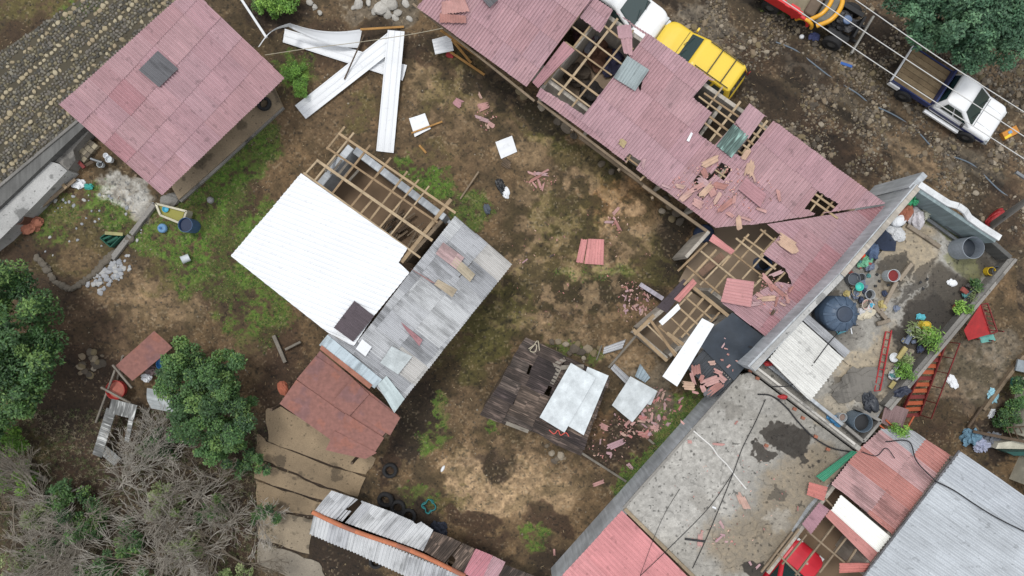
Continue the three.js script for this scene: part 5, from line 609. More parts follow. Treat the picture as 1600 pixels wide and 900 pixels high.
// ---- sheets on and around the long building
looseSheet('grey_roof_sheet', 'weathered grey blue sheet patched into the long pink roof', 'roof sheet', null, ON(PLA, [[980, 88], [958, 122], [992, 143], [1014, 110]], .07), mat(158, 170, 172, T.worn), { pitch: .115, amp: .018 });
looseSheet('teal_roof_sheet', 'teal painted sheet with bare brown middle on the long pink roof', 'roof sheet', null, ON(PLA, [[1145, 194], [1118, 228], [1142, 247], [1169, 213]], .07), M.teal, { pitch: .12, amp: .016 });
looseSheet('fallen_pink_sheet', 'pink sheet slid down along the edge of the first hole', 'roof sheet', null, [...ON(PLA, [[881, 66], [832, 130], [841, 139], [898, 80]], .12)], PINKRED[0], { pitch: .115, amp: .018 });
looseSheet('fallen_pink_sheet', 'pink sheet left standing between the two rafter openings by the teal sheet', 'roof sheet', null, ON(PLA, [[1170, 162], [1148, 191], [1168, 218], [1194, 181]], .06), PINK[4], { pitch: .122, amp: .022 });
looseSheet('fallen_pink_sheet', 'small pink sheet hanging at the road end of the rafters', 'roof sheet', null, ON(PLA, [[963, 42], [966, 62], [988, 62], [985, 38]], .1), PINK[1], { pitch: .115, amp: .016, rag: .1 });
looseSheet('fallen_pink_sheet', 'pink sheet strip dangling over the rafters beside the grey sheet', 'roof sheet', null, ON(PLA, [[969, 60], [974, 84], [988, 90], [987, 58]], .08), PINK[3], { pitch: .115, amp: .016, rag: .12 });
looseSheet('fallen_pink_sheet', 'pink sheet flung askew across the main roof near the valley', 'roof sheet', null, ON(PLA, [[1152, 296], [1186, 324], [1196, 304], [1164, 278]], .12), PINKRED[0], { pitch: .115, amp: .018 });
looseSheet('fallen_pink_sheet', 'rose pink sheet lying square on the second wing rafters', 'roof sheet', null, ON(PLB, [[1134, 434], [1176, 440], [1171, 480], [1124, 471]], .12), REDPINK[1], { pitch: .115, amp: .02 });
looseSheet('fallen_pink_sheet', 'short rose strip at the valley corner of the second wing', 'roof sheet', null, ON(PLB, [[1112, 366], [1146, 392], [1140, 398], [1106, 376]], .12), REDPINK[0], { pitch: .115, amp: .016 });
looseSheet('fallen_pink_sheet', 'rose strip leaning over the outer rafters', 'roof sheet', null, ON(PLB, [[1081, 435], [1051, 467], [1060, 472], [1087, 442]], .1), REDPINK[2], { pitch: .115, amp: .016 });
looseSheet('grey_roof_sheet', 'dark grey sheet leaning off the outer rafters', 'roof sheet', null, [[1068, 436, 2.3], [1026, 480, 1.2], [1042, 489, 1.4], [1076, 441, 2.5]], M.plum, { pitch: .12, amp: .016 });
looseSheet('white_strip', 'narrow white strip lying on the outer rafters', 'roof sheet', null, ON(PLB, [[1058, 474], [1028, 502], [1034, 508], [1062, 482]], .08), M.white, { pitch: .3, amp: .004, wave: .03 });
looseSheet('white_strip', 'short bright white strip on the pink roof slope', 'roof sheet', null, ON(PLA, [[1079, 207], [1072, 220], [1076, 222], [1082, 209]], .06), M.white, { pitch: .3, amp: .003 });
looseSheet('white_cover_sheet', 'long white sheet over the roofless end beside the black tarp', 'roof sheet', null, [[1097, 497, 2.9], [1035, 588, 2.84], [1058, 604, 2.84], [1116, 507, 2.9]], M.white, { pitch: .3, amp: .01, box: 1 });
looseSheet('black_tarp', 'black tarp stretched over the room beside the terrace wall', 'tarp', null, [[1144, 488, 2.7], [1086, 532, 2.45], [1146, 594, 2.4], [1202, 533, 2.6]], M.tarp, { pitch: 2, amp: .01, wave: .09, nv: 14, seg: 24, th: .008 });
looseSheet('grey_roof_sheet', 'sooty grey ribbed sheet below the black tarp', 'roof sheet', null, [[1100, 545, 2.3], [1073, 575, 2.0], [1122, 620, 2.0], [1148, 592, 2.3]], M.tarp2, { pitch: .11, amp: .018 });
{ const g = thing('tarp_room', 'bare plaster room walls carrying the black tarp', 'wall', null, 1120, 560); for (const [a, b] of [[[1092, 534], [1142, 592]], [[1148, 496], [1192, 534]], [[1092, 534], [1148, 496]]]) wall('wall', a, b, 2.25, 0, .14, M.plaster, g); wall('wall', [1142, 592], [1180, 552], 2.25, 0, .14, M.plaster, g); bar('post', [1064, 592, 0], [1068, 598, 1.95], .1, .1, M.woodOld, g); bar('post', [1112, 606, 0], [1122, 614, 1.9], .1, .1, M.woodOld, g); }
for (const [c, t, m] of [[[[688, 22], [688, 37], [729, 38], [729, 26]], 'dusty red sheet fallen flat on the long roof end beside the pale stones', SHARD[4]], [[[691, 4], [691, 25], [735, 20], [726, -2]], 'second dusty red sheet overlapping on the long roof end beside the pale stones', SHARD[1]], [[[752, -2], [766, 14], [779, 2], [770, -10]], 'dark charred sheet corner on the long roof end beside the pale stones', M.darkGrey]]) looseSheet('fallen_red_sheet', t, 'roof sheet', null, ON(PL1, c, .1), m, { pitch: .1, amp: .018, rag: .08 });
looseSheet('fallen_red_sheet', 'two broken halves of a red sheet lying flat in the yard, wide half', 'roof sheet', null, [[919, 373, .06], [913, 412, .06], [943, 414, .06], [944, 374, .06]], REDPINK[0], { pitch: .11, amp: .015 });
looseSheet('fallen_red_sheet', 'narrow broken half of the red sheet lying flat in the yard', 'roof sheet', null, [[908, 373, .07], [900, 410, .06], [911, 412, .06], [918, 374, .08]], REDPINK[0], { pitch: .11, amp: .015, rag: .06 });
// shards: [px, py, length, width, heading]
function shards(list, P, label, group, mats = SHARD, o = {}) { for (const [x, y, l, w, d, m] of list) { const s = mk('roof_shard', shardGeo(x, y, l * .9, w * .9, d, P, o), m ?? pick(mats)); tag(s, label, 'debris', group); } }
shards([[1005, 256, .5, .16, 100], [1107, 254, .95, .36, 150, BEIGE], [1098, 284, .7, .4, 35], [1092, 291, .6, .3, -40], [1104, 296, .9, .3, -50, BEIGE], [1170, 264, .75, .42, 105, BEIGE], [1178, 280, .45, .1, 68], [1216, 305, .55, .18, 76], [1132, 322, .95, .28, -42], [1154, 350, .75, .28, 80, BEIGE], [1166, 342, .5, .14, 18], [1090, 318, .5, .45, 20], [1188, 328, .55, .14, 18], [1112, 300, .5, .4, 60], [1124, 290, .7, .3, 10], [1078, 300, .6, .25, -35], [1072, 306, .7, .28, 140], [1140, 336, .4, .2, 30], [1120, 310, .6, .2, -60], [1062, 292, .5, .2, 10], [1164, 243, .6, .3, 120, BEIGE], [1042, 292, .5, .12, 20], [1100, 270, .5, .3, 60], [1146, 312, .5, .2, 90], [760, 32, .9, .12, 95, M.darkGrey], [756, 12, .8, .16, 60, M.darkGrey], [972, 224, .4, .35, 30, mat(176, 158, 120, T.worn)]], PLA, 'broken piece of pink roof sheet lying on the long roof slope', 'broken pieces on the long pink roof');
shards([[1230, 382, 1.1, .65, 30, BEIGE], [1199, 466, .95, .26, -6, BEIGE], [1197, 437, .75, .22, 46], [1212, 427, .7, .2, -24], [1207, 487, .32, .16, -60, M.woodDark], [1216, 456, 1.0, .22, 40], [1228, 466, .5, .15, 70], [1180, 474, .5, .2, -10], [1212, 470, .6, .12, 100], [1234, 452, .4, .14, 120], [1186, 462, .4, .2, 20], [1202, 448, .5, .14, 60], [1222, 476, .4, .1, 20]], PLB, 'broken piece of roof sheet lying on the second wing', 'broken pieces on the second wing');
const onTarp = plane3([1144, 488, 2.75], [1086, 532, 2.5], [1202, 533, 2.65]);
shards([[1129, 540, .35, .08, -60], [1134, 544, .2, .06, 10], [1137, 553, .14, .1, 20], [1128, 562, .18, .1, 0], [1138, 571, .2, .1, -50], [1150, 563, .14, .06, 20], [1172, 541, .2, .1, 0, M.rubber], [1144, 578, .1, .06, 80], [1132, 528, .1, .05, 30]], onTarp, 'small pink chip lying on the black tarp', 'pink chips on the black tarp', SHARD, { pitch: .2, amp: .006 });
const onSoot = plane3([1100, 545, 2.4], [1073, 575, 2.1], [1148, 592, 2.4]);
shards([[1113, 566, .35, .2, -10], [1088, 577, .5, .45, 80], [1082, 590, .8, .2, 70], [1112, 594, .9, .4, -28], [1116, 606, 1.0, .35, -42, SHARD[4]], [1076, 602, .6, .5, -5, BEIGE], [1122, 580, .5, .2, 20], [1098, 606, .4, .25, 60], [1128, 590, .5, .3, 40], [1086, 612, .4, .15, 10], [1106, 612, .5, .3, -50, M.darkGrey], [1096, 590, .4, .2, 110]], onSoot, 'broken rose sheet piece heaped below the black tarp', 'rose pieces heaped below the black tarp');
shards([[1162, 785, .7, .34, 62], [1155, 778, .6, .3, 64], [1122, 694, .55, .12, 4], [1127, 819, .5, .14, 60], [1093, 844, .8, .28, 92], [1122, 842, .5, .14, -44, PINK[1]], [1130, 836, .3, .1, 10, PINK[1]], [1134, 846, .2, .1, 0], [1150, 660, .3, .08, -50], [1077, 690, .25, .16, 0], [1184, 884, .4, .12, -50, PINK[2]], [1172, 880, .3, .1, 60, PINK[2]], [1116, 793, .25, .08, 20, M.white], [1246, 794, .25, .1, 90], [1195, 699, .25, .05, 50], [1066, 660, .3, .1, 40], [1260, 880, .2, .1, 10]], CR, 'broken pink roof piece lying on the grey flat roof', 'pink pieces on the flat roof');
shards([[716, 162, .5, .5, 20, PINKRED[1]], [756, 166, .55, .42, -20], [750, 150, .4, .14, 60], [748, 184, .4, .2, 10], [758, 188, .5, .2, 20], [768, 196, .45, .24, 30], [762, 198, .3, .12, 70], [838, 278, .8, .14, -30], [846, 272, .8, .16, 5], [842, 286, .7, .14, 70], [832, 272, .5, .14, 20], [852, 268, .6, .12, -30], [848, 292, .5, .12, 100], [836, 290, .5, .1, 50], [962, 330, .5, .16, -50], [952, 347, .45, .14, 0], [965, 353, .65, .18, 62], [960, 342, .3, .14, 40], [792, 256, .6, .5, 30, mat(150, 128, 104, T.dark)], [862, 400, .3, .1, -30, M.dark], [820, 408, .5, .08, -40, PINK[1]]], 0, 'broken piece of pink roof sheet scattered on the open yard soil', 'pink pieces on the yard', SHARD);
{ const l = []; for (let i = 0; i < 46; i++) l.push([R(972, 1012), R(446, 496), R(.08, .3), R(.05, .14), R(0, 180), pick([...SHARD, PINK[1], PINK[4]])]); shards(l, 0, 'small pink fragment in the litter beside the outer rafters', 'pink fragments beside the outer rafters', SHARD, { pitch: .09, amp: .008 });
  const k = []; for (let i = 0; i < 60; i++) { const t = rnd(); k.push([mix(985, 1050, t) + R(-26, 20), 660 - t * 30 + R(-34, 30), R(.12, .5), R(.06, .26), R(0, 180), pick([...SHARD, PINK[1], REDPINK[2]])]); } shards(k, 0, 'pink fragment in the debris below the white ground sheet', 'pink debris round the white ground sheet', SHARD, { pitch: .1, amp: .01 }); }
shards([[962, 694, 1.0, .32, -24, PINK[4]], [952, 708, .3, .16, 0, PINK[2]], [944, 667, .5, .3, 24, SHARD[1]], [938, 690, .4, .08, 94], [934, 755, .65, .16, -20, SHARD[1]], [866, 863, .35, .12, 84, SHARD[1]], [954, 712, .3, .1, -70], [1018, 690, .4, .12, 36, M.woodGrey], [984, 728, .4, .2, 40, PINK[2]]], 0, 'loose piece of broken pink sheet on the dark soil near the shack', 'pink pieces near the shack');
looseSheet('white_ground_sheet', 'white sheet lying on debris between the shack and the flat roof', 'roof sheet', null, [[985, 588, .35], [956, 633, .3], [988, 660, .3], [1027, 611, .35]], M.whiteDirty, { pitch: .4, amp: .006, box: 1, wave: .02 });
looseSheet('white_ground_sheet', 'bent corner flap of the white sheet on the debris', 'roof sheet', null, [[1018, 612, .32], [1006, 630, .28], [1017, 633, .2], [1027, 612, .3]], M.whiteDirty, { pitch: .4, amp: .004 });
looseSheet('grey_roof_sheet', 'light grey ribbed sheet scrap propped on a stick near the stones', 'roof sheet', null, [[978, 530, .3], [944, 542, .3], [942, 554, .2], [972, 545, .25]], GREYS[2], { pitch: .13, amp: .02 });
looseSheet('grey_roof_sheet', 'grey ribbed scrap beside the white ground sheet', 'roof sheet', null, [[960, 568, .2], [986, 592, .2], [978, 600, .15], [954, 576, .15]], GREYS[4], { pitch: .13, amp: .02 });
looseSheet('grey_roof_sheet', 'blue grey crumpled scrap behind the white ground sheet', 'roof sheet', null, [[1000, 568, .2], [992, 588, .2], [1008, 598, .15], [1016, 590, .2]], mat(160, 176, 186, T.worn), { pitch: .2, amp: .03 });
tag(bar('leaning_pole', [994, 524, .8], [951, 574, .1], .09, .08, M.woodGrey), 'grey pole leaning from the outer rafters to the ground', 'pole'); tag(bar('leaning_pole', [940, 540, .3], [932, 562, .05], .06, .06, M.woodGrey), 'short stick propping the light grey scrap', 'pole');
tag(bar('lavender_gutter', [1000, 444, .25], [1036, 467, .5], .18, .05, mat(178, 172, 182, T.worn)), 'lavender grey strip lying beside the outer rafters', 'strip');
tag(mk('blue_drum', latheGeo([[0, 0], [.38, 0], [.4, .3], [.38, .62], [.3, .68], [0, .7]], 24).translate(...W(1096, 366, 0).toArray()), mat(48, 66, 98, T.scuff)), 'dark blue drum under the valley corner of the long building', 'drum');
// fine splinters round the worst breaks
function chips(label, list, P) { const im = new THREE.InstancedMesh(new THREE.BoxGeometry(1, .2, .6), leafMat, list.length), q = new THREE.Matrix4(); list.forEach(([x, y, s, c], i) => { const p = P.p ? onPlane(P, x, y).addScaledVector(P.n, .05) : W(x, y, P + .015); q.compose(p, new THREE.Quaternion().setFromEuler(new THREE.Euler(R(-.3, .3), R(0, TAU), R(-.3, .3))), V(s, s * .4, s * R(.4, 1))); im.setMatrixAt(i, q); im.setColorAt(i, c); }); im.name = numbered('roof_splinters'); im.castShadow = im.receiveShadow = true; tag(im, label, 'splinters', null, 'stuff'); scene.add(im); }
const chipCol = [[206, 150, 144], [196, 130, 124], [214, 176, 160], [160, 110, 104], [120, 96, 84]].map((c) => C(...c));
const cloud = (n, x, y, rx, ry) => Array.from({ length: n }, () => { const a = R(0, TAU), r = Math.sqrt(rnd()); return [x + Math.cos(a) * r * rx, y + Math.sin(a) * r * ry, R(.02, .09), pick(chipCol)]; });
chips('fine pink splinters strewn over the long roof', [...cloud(220, 1110, 290, 60, 36), ...cloud(60, 1170, 300, 40, 30)], PLA); chips('fine pink splinters on the second wing', cloud(110, 1205, 460, 34, 30), PLB); chips('fine pink splinters on the open yard soil', [...cloud(90, 992, 472, 34, 34), ...cloud(200, 1010, 645, 46, 44), ...cloud(40, 845, 282, 26, 18), ...cloud(30, 962, 344, 20, 16), ...cloud(30, 758, 186, 20, 20), ...cloud(60, 950, 690, 34, 34), ...cloud(80, 900, 420, 120, 90)], 0); chips('fine pink splinters on the grey flat roof', [...cloud(60, 1140, 780, 90, 90), ...cloud(30, 1110, 840, 40, 20)], CR);
// ---- stones
for (const [list, label, group, mats] of [[[[898, 545, .22], [908, 550, .24], [918, 545, .2], [884, 538, .18], [872, 534, .16], [928, 552, .16], [890, 552, .14], [902, 538, .14], [912, 560, .12], [862, 534, .14], [936, 544, .14]], 'rounded stone in the row behind the dark shack', 'stones behind the dark shack'], [[[862, 708, .16], [870, 716, .14], [866, 720, .13], [876, 712, .15], [882, 716, .12], [855, 696, .12]], 'grey stone heaped at the dark shack corner', 'stones at the shack corner'], [[[872, 190, .2], [884, 200, .22], [866, 178, .16], [896, 212, .18], [820, 150, .2], [812, 142, .18], [846, 168, .16], [1046, 322, .2], [1058, 332, .24], [1040, 312, .16], [1050, 300, .2], [1034, 330, .14], [1062, 346, .2], [1050, 342, .16], [940, 256, .16], [955, 268, .14]], 'rough stone lying along the eave of the long building', 'stones along the long eave'], [[[560, 8, .22], [552, 12, .12], [596, 14, .34], [612, 8, .3], [606, 24, .22], [622, 20, .2], [585, 18, .16], [604, 2, .3], [634, 6, .2], [492, 12, .14], [484, 4, .16], [500, 20, .12], [640, 30, .14], [576, 4, .14], [618, 28, .14]], 'pale stone in the rubble between the lime shrub and the long building', 'pale stones by the long building end', [mat(206, 202, 194, T.scuff), mat(188, 184, 176, T.scuff)]]]) for (const [x, y, r] of list) tag(stone(x, y, r, scene, 0, mats ? pick(mats) : undefined, .8, 'rough_stone'), label, 'stone', group);
{ const pm = [mat(184, 186, 190, T.scuff), mat(166, 170, 176, T.scuff), mat(198, 198, 196, T.scuff)]; for (let i = 0; i < 90; i++) { const t = rnd(), x = mix(148, 198, t) + R(-14, 10), y = mix(448, 408, t) + R(-14, 14); tag(stone(x, y, R(.05, .13), scene, 0, pick(pm), .7, 'rubble_chunk'), 'pale grey chunk in the rubble pile below the stone border', 'rubble', 'pale rubble chunks'); }
  for (let i = 0; i < 40; i++) tag(stone(R(66, 240), R(300, 400), R(.03, .09), scene, 0, pick(pm), .7, 'white_chunk'), 'whitish chunk scattered on the weedy plot inside the stone border', 'rubble', 'white chunks in the weedy plot');
  const edge = [[57, 402], [68, 412], [78, 428], [86, 440], [98, 446], [110, 452], [122, 446], [134, 438], [146, 428], [158, 416], [166, 406], [178, 396], [188, 388], [198, 378], [206, 370]]; for (let i = 0; i + 1 < edge.length; i++) for (const t of [.1, .6]) tag(stone(mix(edge[i][0], edge[i + 1][0], t), mix(edge[i][1], edge[i + 1][1], t), R(.13, .2), scene, .02, mat(118, 110, 98, T.scuff), .9, 'border_stone'), 'rough stone set in the curved border of the weedy plot', 'stone', 'border stones of the weedy plot');
    for (let i = 0; i < 24; i++) tag(stone(R(118, 162), R(548, 590), R(.06, .2), scene, 0, pick(STONEMATS), .7, 'loose_rock'), 'loose rock in the dark soil near the rust sheet scrap', 'stone', 'rocks near the scrap'); }
tag(bar('concrete_kerb', [242, 320, .1], [206, 366, .1], .2, .22, M.conc), 'concrete kerb running from the wash basin to the stone border', 'kerb'); tag(bar('concrete_kerb', [204, 368, .06], [176, 404, .06], .24, .16, M.concDark), 'dark mossy kerb between the green crate and the rubble', 'kerb');
// broken concrete yard slabs
{ const g = new THREE.Group(); g.name = 'concrete_yard'; g.userData.kind = 'structure'; g.position.copy(W(500, 750)); scene.add(g); const cm = [mat(176, 154, 124, T.conc), mat(172, 150, 120, T.conc), mat(176, 160, 136, T.conc), mat(166, 156, 140, T.conc)];
  [[[[414, 640], [436, 634], [510, 676], [588, 716], [572, 742], [520, 728], [420, 690]], 0], [[[402, 676], [420, 693], [520, 731], [570, 745], [558, 776], [500, 756], [440, 731], [398, 714]], 1], [[[398, 718], [440, 735], [500, 760], [556, 780], [540, 790], [470, 772], [398, 748]], 0], [[[400, 752], [470, 776], [536, 794], [490, 806], [440, 800], [402, 792]], 1], [[[402, 797], [450, 804], [490, 812], [482, 866], [440, 852], [404, 840]], 2], [[[402, 846], [440, 858], [500, 880], [506, 900], [470, 910], [402, 880]], 3]].forEach(([p, k]) => { const n = []; for (let i = 0; i < p.length; i++) for (let q = 0; q < 5; q++) { const a = p[i], b = p[(i + 1) % p.length], t = q / 5; n.push([mix(a[0], b[0], t) + R(-1.5, 1.5), mix(a[1], b[1], t) + R(-1.5, 1.5)]); } prism('slab', n, .05, .0, cm[k], g); }); }
// ---- plot by the ruined wall
{ const g = thing('wash_basin', 'cream wash basin full of greenish water beside a blue barrel', 'basin', null, 262, 332);
  const L = [[243, 318], [250, 336], [284, 350], [291, 330]], hb = .55, cm = mat(226, 220, 196, T.scuff); for (let i = 0; i < 4; i++) { const a = L[i], b = L[(i + 1) % 4]; wall('side', a, b, hb, 0, .09, cm, g); } prism('water', [[245, 320], [251, 335], [283, 347], [288, 331]], hb - .12, 0, mat(146, 142, 60, null, .12), g); }
vessel('cyan_bowl', 'small cyan bowl floating in the wash basin', 'bowl', null, 260, 327, .42, .13, .1, M.cyan, { foot: .6 });
vessel('blue_barrel', 'open blue plastic barrel full of dark water by the wash basin', 'barrel', null, 303, 354, 0, .3, .8, M.blue, { belly: 1.06, foot: .96, fill: mat(30, 44, 72, null, .1), level: .86 });
{ const g = thing('blue_bottle', 'translucent blue water jug lying by the kerb', 'jug', null, 256, 357); loc('body', latheGeo([[0, 0], [.17, 0], [.2, .06], [.2, .16], [.14, .22], [.06, .25], [.05, .3], [0, .3]], 22), mat(120, 164, 206, null, .3), g); loc('cap', latheGeo([[0, .34], [.055, .34], [.055, .29]], 14), mat(60, 110, 170, null), g); }
vessel('white_bucket', 'white bucket tipped over on the grass', 'bucket', null, 298, 402, 0, .17, .34, M.whiteDirty, { tilt: [.9, 0, 1.0], rise: .12 });
lump('grey_pot', 'grey round cooking pot lying on the grass near the porch', 'pot', null, 330, 313, 0, .15, mat(150, 148, 150, null, .5), 1, 1, 1, 0, { amt: .06 }); lump('grey_boulder', 'grey tub turned over beside the wash basin', 'tub', null, 267, 313, 0, .4, M.concDark, 1.1, .5, .7, .3, { amt: .15 });
{ const g = thing('green_crate', 'broken dark green plastic crate on the kerb', 'crate', null, 173, 374); const m = mat(36, 98, 80, T.scuff); for (const [a, b] of [[[156, 372], [172, 386]], [[172, 386], [190, 368]], [[190, 368], [166, 364]], [[166, 364], [156, 372]]]) wall('side', a, b, .3, 0, .04, m, g); prism('base', [[156, 372], [172, 386], [190, 368], [166, 364]], .05, 0, m, g); for (const [a, b] of [[[160, 374], [178, 366]], [[166, 380], [184, 370]]]) bar('slat', [...a, .22], [...b, .22], .08, .02, m, g); bar('handle', [164, 364, .32], [192, 366, .34], .14, .03, mat(176, 172, 120, T.scuff), g); }
// blocks, pots and planks by the white slab
{ const o = [117, 242], u = [22, -27], v = [16, 13]; for (let i = 0; i < 4; i++) for (let j = 0; j < 3; j++) { const x = o[0] + u[0] * (i + .5) / 4 + v[0] * (j + .5) / 3, y = o[1] + u[1] * (i + .5) / 4 + v[1] * (j + .5) / 3; tag(mk('building_block', boxGeo(W(x - 2.6, y + 3.1, .12), W(x + 2.6, y - 3.1, .12), .19, .2), [mat(176, 164, 142, T.conc), mat(140, 130, 116, T.conc), mat(196, 184, 158, T.conc)][(i * 2 + j) % 3]), 'tan block in the tidy block stack beside the grey pavement', 'block', 'stacked tan blocks'); } }
for (const [a, b, m, t] of [[[66, 322, .3], [118, 280, .3], M.woodOld, 'long plank lying beside the white slab'], [[70, 306, .2], [112, 268, .2], M.woodDark, 'dark plank between the white slab and the long plank'], [[94, 284, .35], [104, 294, .35], M.wood, 'pale short board across the planks'], [[120, 250, .35], [132, 262, .35], M.redDark, 'red brown board by the block stack'], [[128, 262, .2], [146, 252, .2], M.woodDark, 'dark board below the block stack']]) tag(bar('plank', a, b, .14, .06, m), t, 'plank');
tag(mk('white_block', boxGeo(W(52, 330, .2), W(68, 318, .2), .3, .34), M.concWhite), 'white concrete block against the white slab', 'block'); tag(mk('white_block', boxGeo(W(16, 360, .2), W(36, 346, .2), .3, .34), mat(190, 200, 206, T.conc)), 'pale block at the end of the white slab', 'block');
vessel('rusty_drum', 'rusty brown drum standing beside the white slab', 'drum', null, 46, 342, 0, .3, .75, mat(112, 76, 62, T.scuff), { belly: 1, foot: .98, fill: M.soil, level: .5 }); lump('clay_heap', 'heap of reddish clay pots by the rusty drum', 'heap', null, 52, 352, 0, .36, M.brick, 1.2, .6, .8, .5);
vessel('cooking_pot', 'black cooking pot with white rim on the plot', 'pot', null, 160, 258, .1, .13, .2, M.whiteDirty, { fill: M.black, level: .4 }); vessel('cooking_pot', 'white enamel pot beside the pink roofed house wall', 'pot', null, 174, 250, .1, .14, .22, M.white, { fill: M.whiteDirty }); vessel('cooking_pot', 'small white bowl beside the black cooking pot', 'pot', null, 168, 244, .1, .11, .14, M.white, { foot: .6 }); tag(tube('metal_pipe', [[142, 248, .3], [160, 254, .3]], .06, M.steel, scene, 10), 'short shiny metal pipe beside the cooking pots', 'pipe');
lump('teal_bag', 'teal plastic bag in the weeds beside the white slab', 'bag', null, 140, 292, 0, .2, mat(60, 160, 150, null), 1, .5, .6); lump('white_bag', 'white plastic bag in the weeds next to the teal bag', 'bag', null, 124, 288, 0, .26, M.white, 1, .5, .7);
// tyres and hoses
function tyre(px, py, h, r, label, o = {}) { const g = loc(numbered('old_tyre'), latheGeo([[r * .56, .03], [r * .7, 0], [r * .9, .01], [r, .06], [r, .16], [r * .9, .21], [r * .7, .22], [r * .56, .19], [r * .6, .11], [r * .56, .03]], 28), M.tyre, scene); g.position.copy(W(px, py, h)); if (o.tilt) { g.rotation.set(o.tilt, 0, o.tilt * .6); g.position.y += Math.abs(o.tilt) * r * .8; } return tag(g, label, 'tyre', o.group); }
tyre(414, 163, .22, .31, 'old tyre lying on the porch of the pink roofed house'); tyre(604, 778, 0, .36, 'tilted old tyre farthest from the low shed eave', { tilt: .25 }); tyre(622, 792, 0, .34, 'old tyre with rusty middle behind the low shed'); tyre(638, 806, 0, .34, 'old tyre tucked under the low shed eave', { tilt: -.3 }); tyre(610, 734, 0, .33, 'half buried muddy tyre between the rust roof and the low shed'); tyre(588, 876, 0, .3, 'old tyre below the lower eave of the low shed');
{ const pts = []; for (let i = 0; i < 60; i++) { const a = i / 60 * TAU * 4, r = .24 + .05 * Math.sin(i * 1.7) + .02 * (i % 3); const c = W(671, 790, 0); pts.push(V(c.x + Math.cos(a) * r, .03 + i * .0022, c.z + Math.sin(a) * r)); } tag(tube('hose_coil', pts, .026, mat(40, 120, 122, null, .5), scene, 6, 260), 'coiled teal garden hose on the soil behind the low shed', 'hose'); }
lump('dark_sack', 'dark blue sack slumped behind the low shed', 'sack', null, 684, 828, 0, .36, mat(52, 58, 74, T.scuff), 1, .8, 1); lump('white_bottle', 'small white bottle lying on the bare soil patch', 'bottle', null, 692, 732, 0, .13, M.white, .5, .5, 1.2, -.5, { amt: .05 });
// scrap heap under the bush
looseSheet('rust_scrap_sheet', 'single rust brown sheet roofing the scrap heap beside the bush', 'roof sheet', null, [[241, 517, 1.15], [180, 572, .9], [207, 595, .9], [270, 543, 1.15]], M.rust, { pitch: 1.2, amp: .01, wave: .03, nv: 8 });
looseSheet('curved_grey_sheet', 'curved pale grey sheet lying against the bush', 'roof sheet', null, [[230, 606, .7], [297, 619, .8], [286, 648, .8], [236, 638, .7]], mat(186, 192, 194, T.worn), { pitch: .5, amp: .01, bend: (s, t) => .16 * Math.sin(Math.PI * s), nv: 10 });
{ const g = thing('white_frame_panel', 'white weathered panel with a square opening in the scrap heap', 'panel', null, 178, 675); const m = mat(214, 216, 214, T.dark); bar('top_board', [172, 634, .9], [212, 644, .9], .6, .05, m, g); bar('side_board', [174, 640, .85], [152, 712, .5], .42, .05, m, g); bar('side_board', [206, 650, .85], [198, 690, .7], .2, .05, m, g); bar('foot_board', [158, 700, .5], [184, 722, .45], .42, .05, m, g); for (const [x, y] of [[172, 640], [206, 650], [156, 716]]) bar('post', [x, y, 0], [x - 2, y + 1, .8], .07, .07, M.woodOld, g); }
vessel('red_tub', 'bright red plastic tub in the scrap heap', 'tub', null, 186, 608, .35, .4, .3, mat(220, 74, 72, T.scuff, .5), { fill: mat(196, 120, 104, T.scuff), fillName: 'contents', level: .4 }); vessel('blue_basin', 'blue basin wedged beside the rust scrap sheet', 'basin', null, 258, 566, .4, .27, .2, mat(60, 136, 196, null, .4), { tilt: [.3, 0, -.3], rise: .1 }); lump('grey_bundle', 'grey bundle under the rust scrap sheet', 'bundle', null, 240, 578, .3, .3, mat(130, 112, 112, T.scuff), 1, .6, .6); lump('white_bag', 'white bag between the rust scrap sheet and the bush', 'bag', null, 230, 590, .3, .22, M.white, 1, .6, .8);
for (const [a, b, t] of [[[180, 578, .9], [150, 660, .1], 'pole at the outer side of the scrap heap'], [[176, 570, 1.0], [206, 606, .8], 'pole under the edge of the rust scrap sheet'], [[158, 605, .8], [204, 630, .8], 'pole lying over the red tub'], [[184, 592, .05], [192, 556, .9], 'post propping the rust scrap sheet'], [[262, 548, 1.05], [259, 544, .02], 'post hidden beneath the far corner of the rust scrap sheet']]) tag(bar('scrap_pole', a, b, .08, .08, M.woodGrey), t, 'pole');
tag(bar('fallen_log', [428, 524, .1], [446, 566, .1], .16, .14, M.woodGrey), 'thick weathered log on the soil near the rust roof', 'log'); tag(bar('fallen_log', [446, 546, .16], [470, 534, .2], .1, .1, M.woodGrey), 'branch forking off the weathered log', 'log'); lump('orange_lump', 'orange plastic drum peeping from under the rust roof', 'drum', null, 443, 606, .8, .34, mat(186, 108, 82, T.scuff), .6, .5, .9, .4, { amt: .2 });
vessel('round_planter', 'pale stone ring half buried under the leafy tree edge', 'planter', null, 24, 424, 0, .2, .14, mat(140, 132, 122, T.conc), { fill: M.soil, level: .6 });
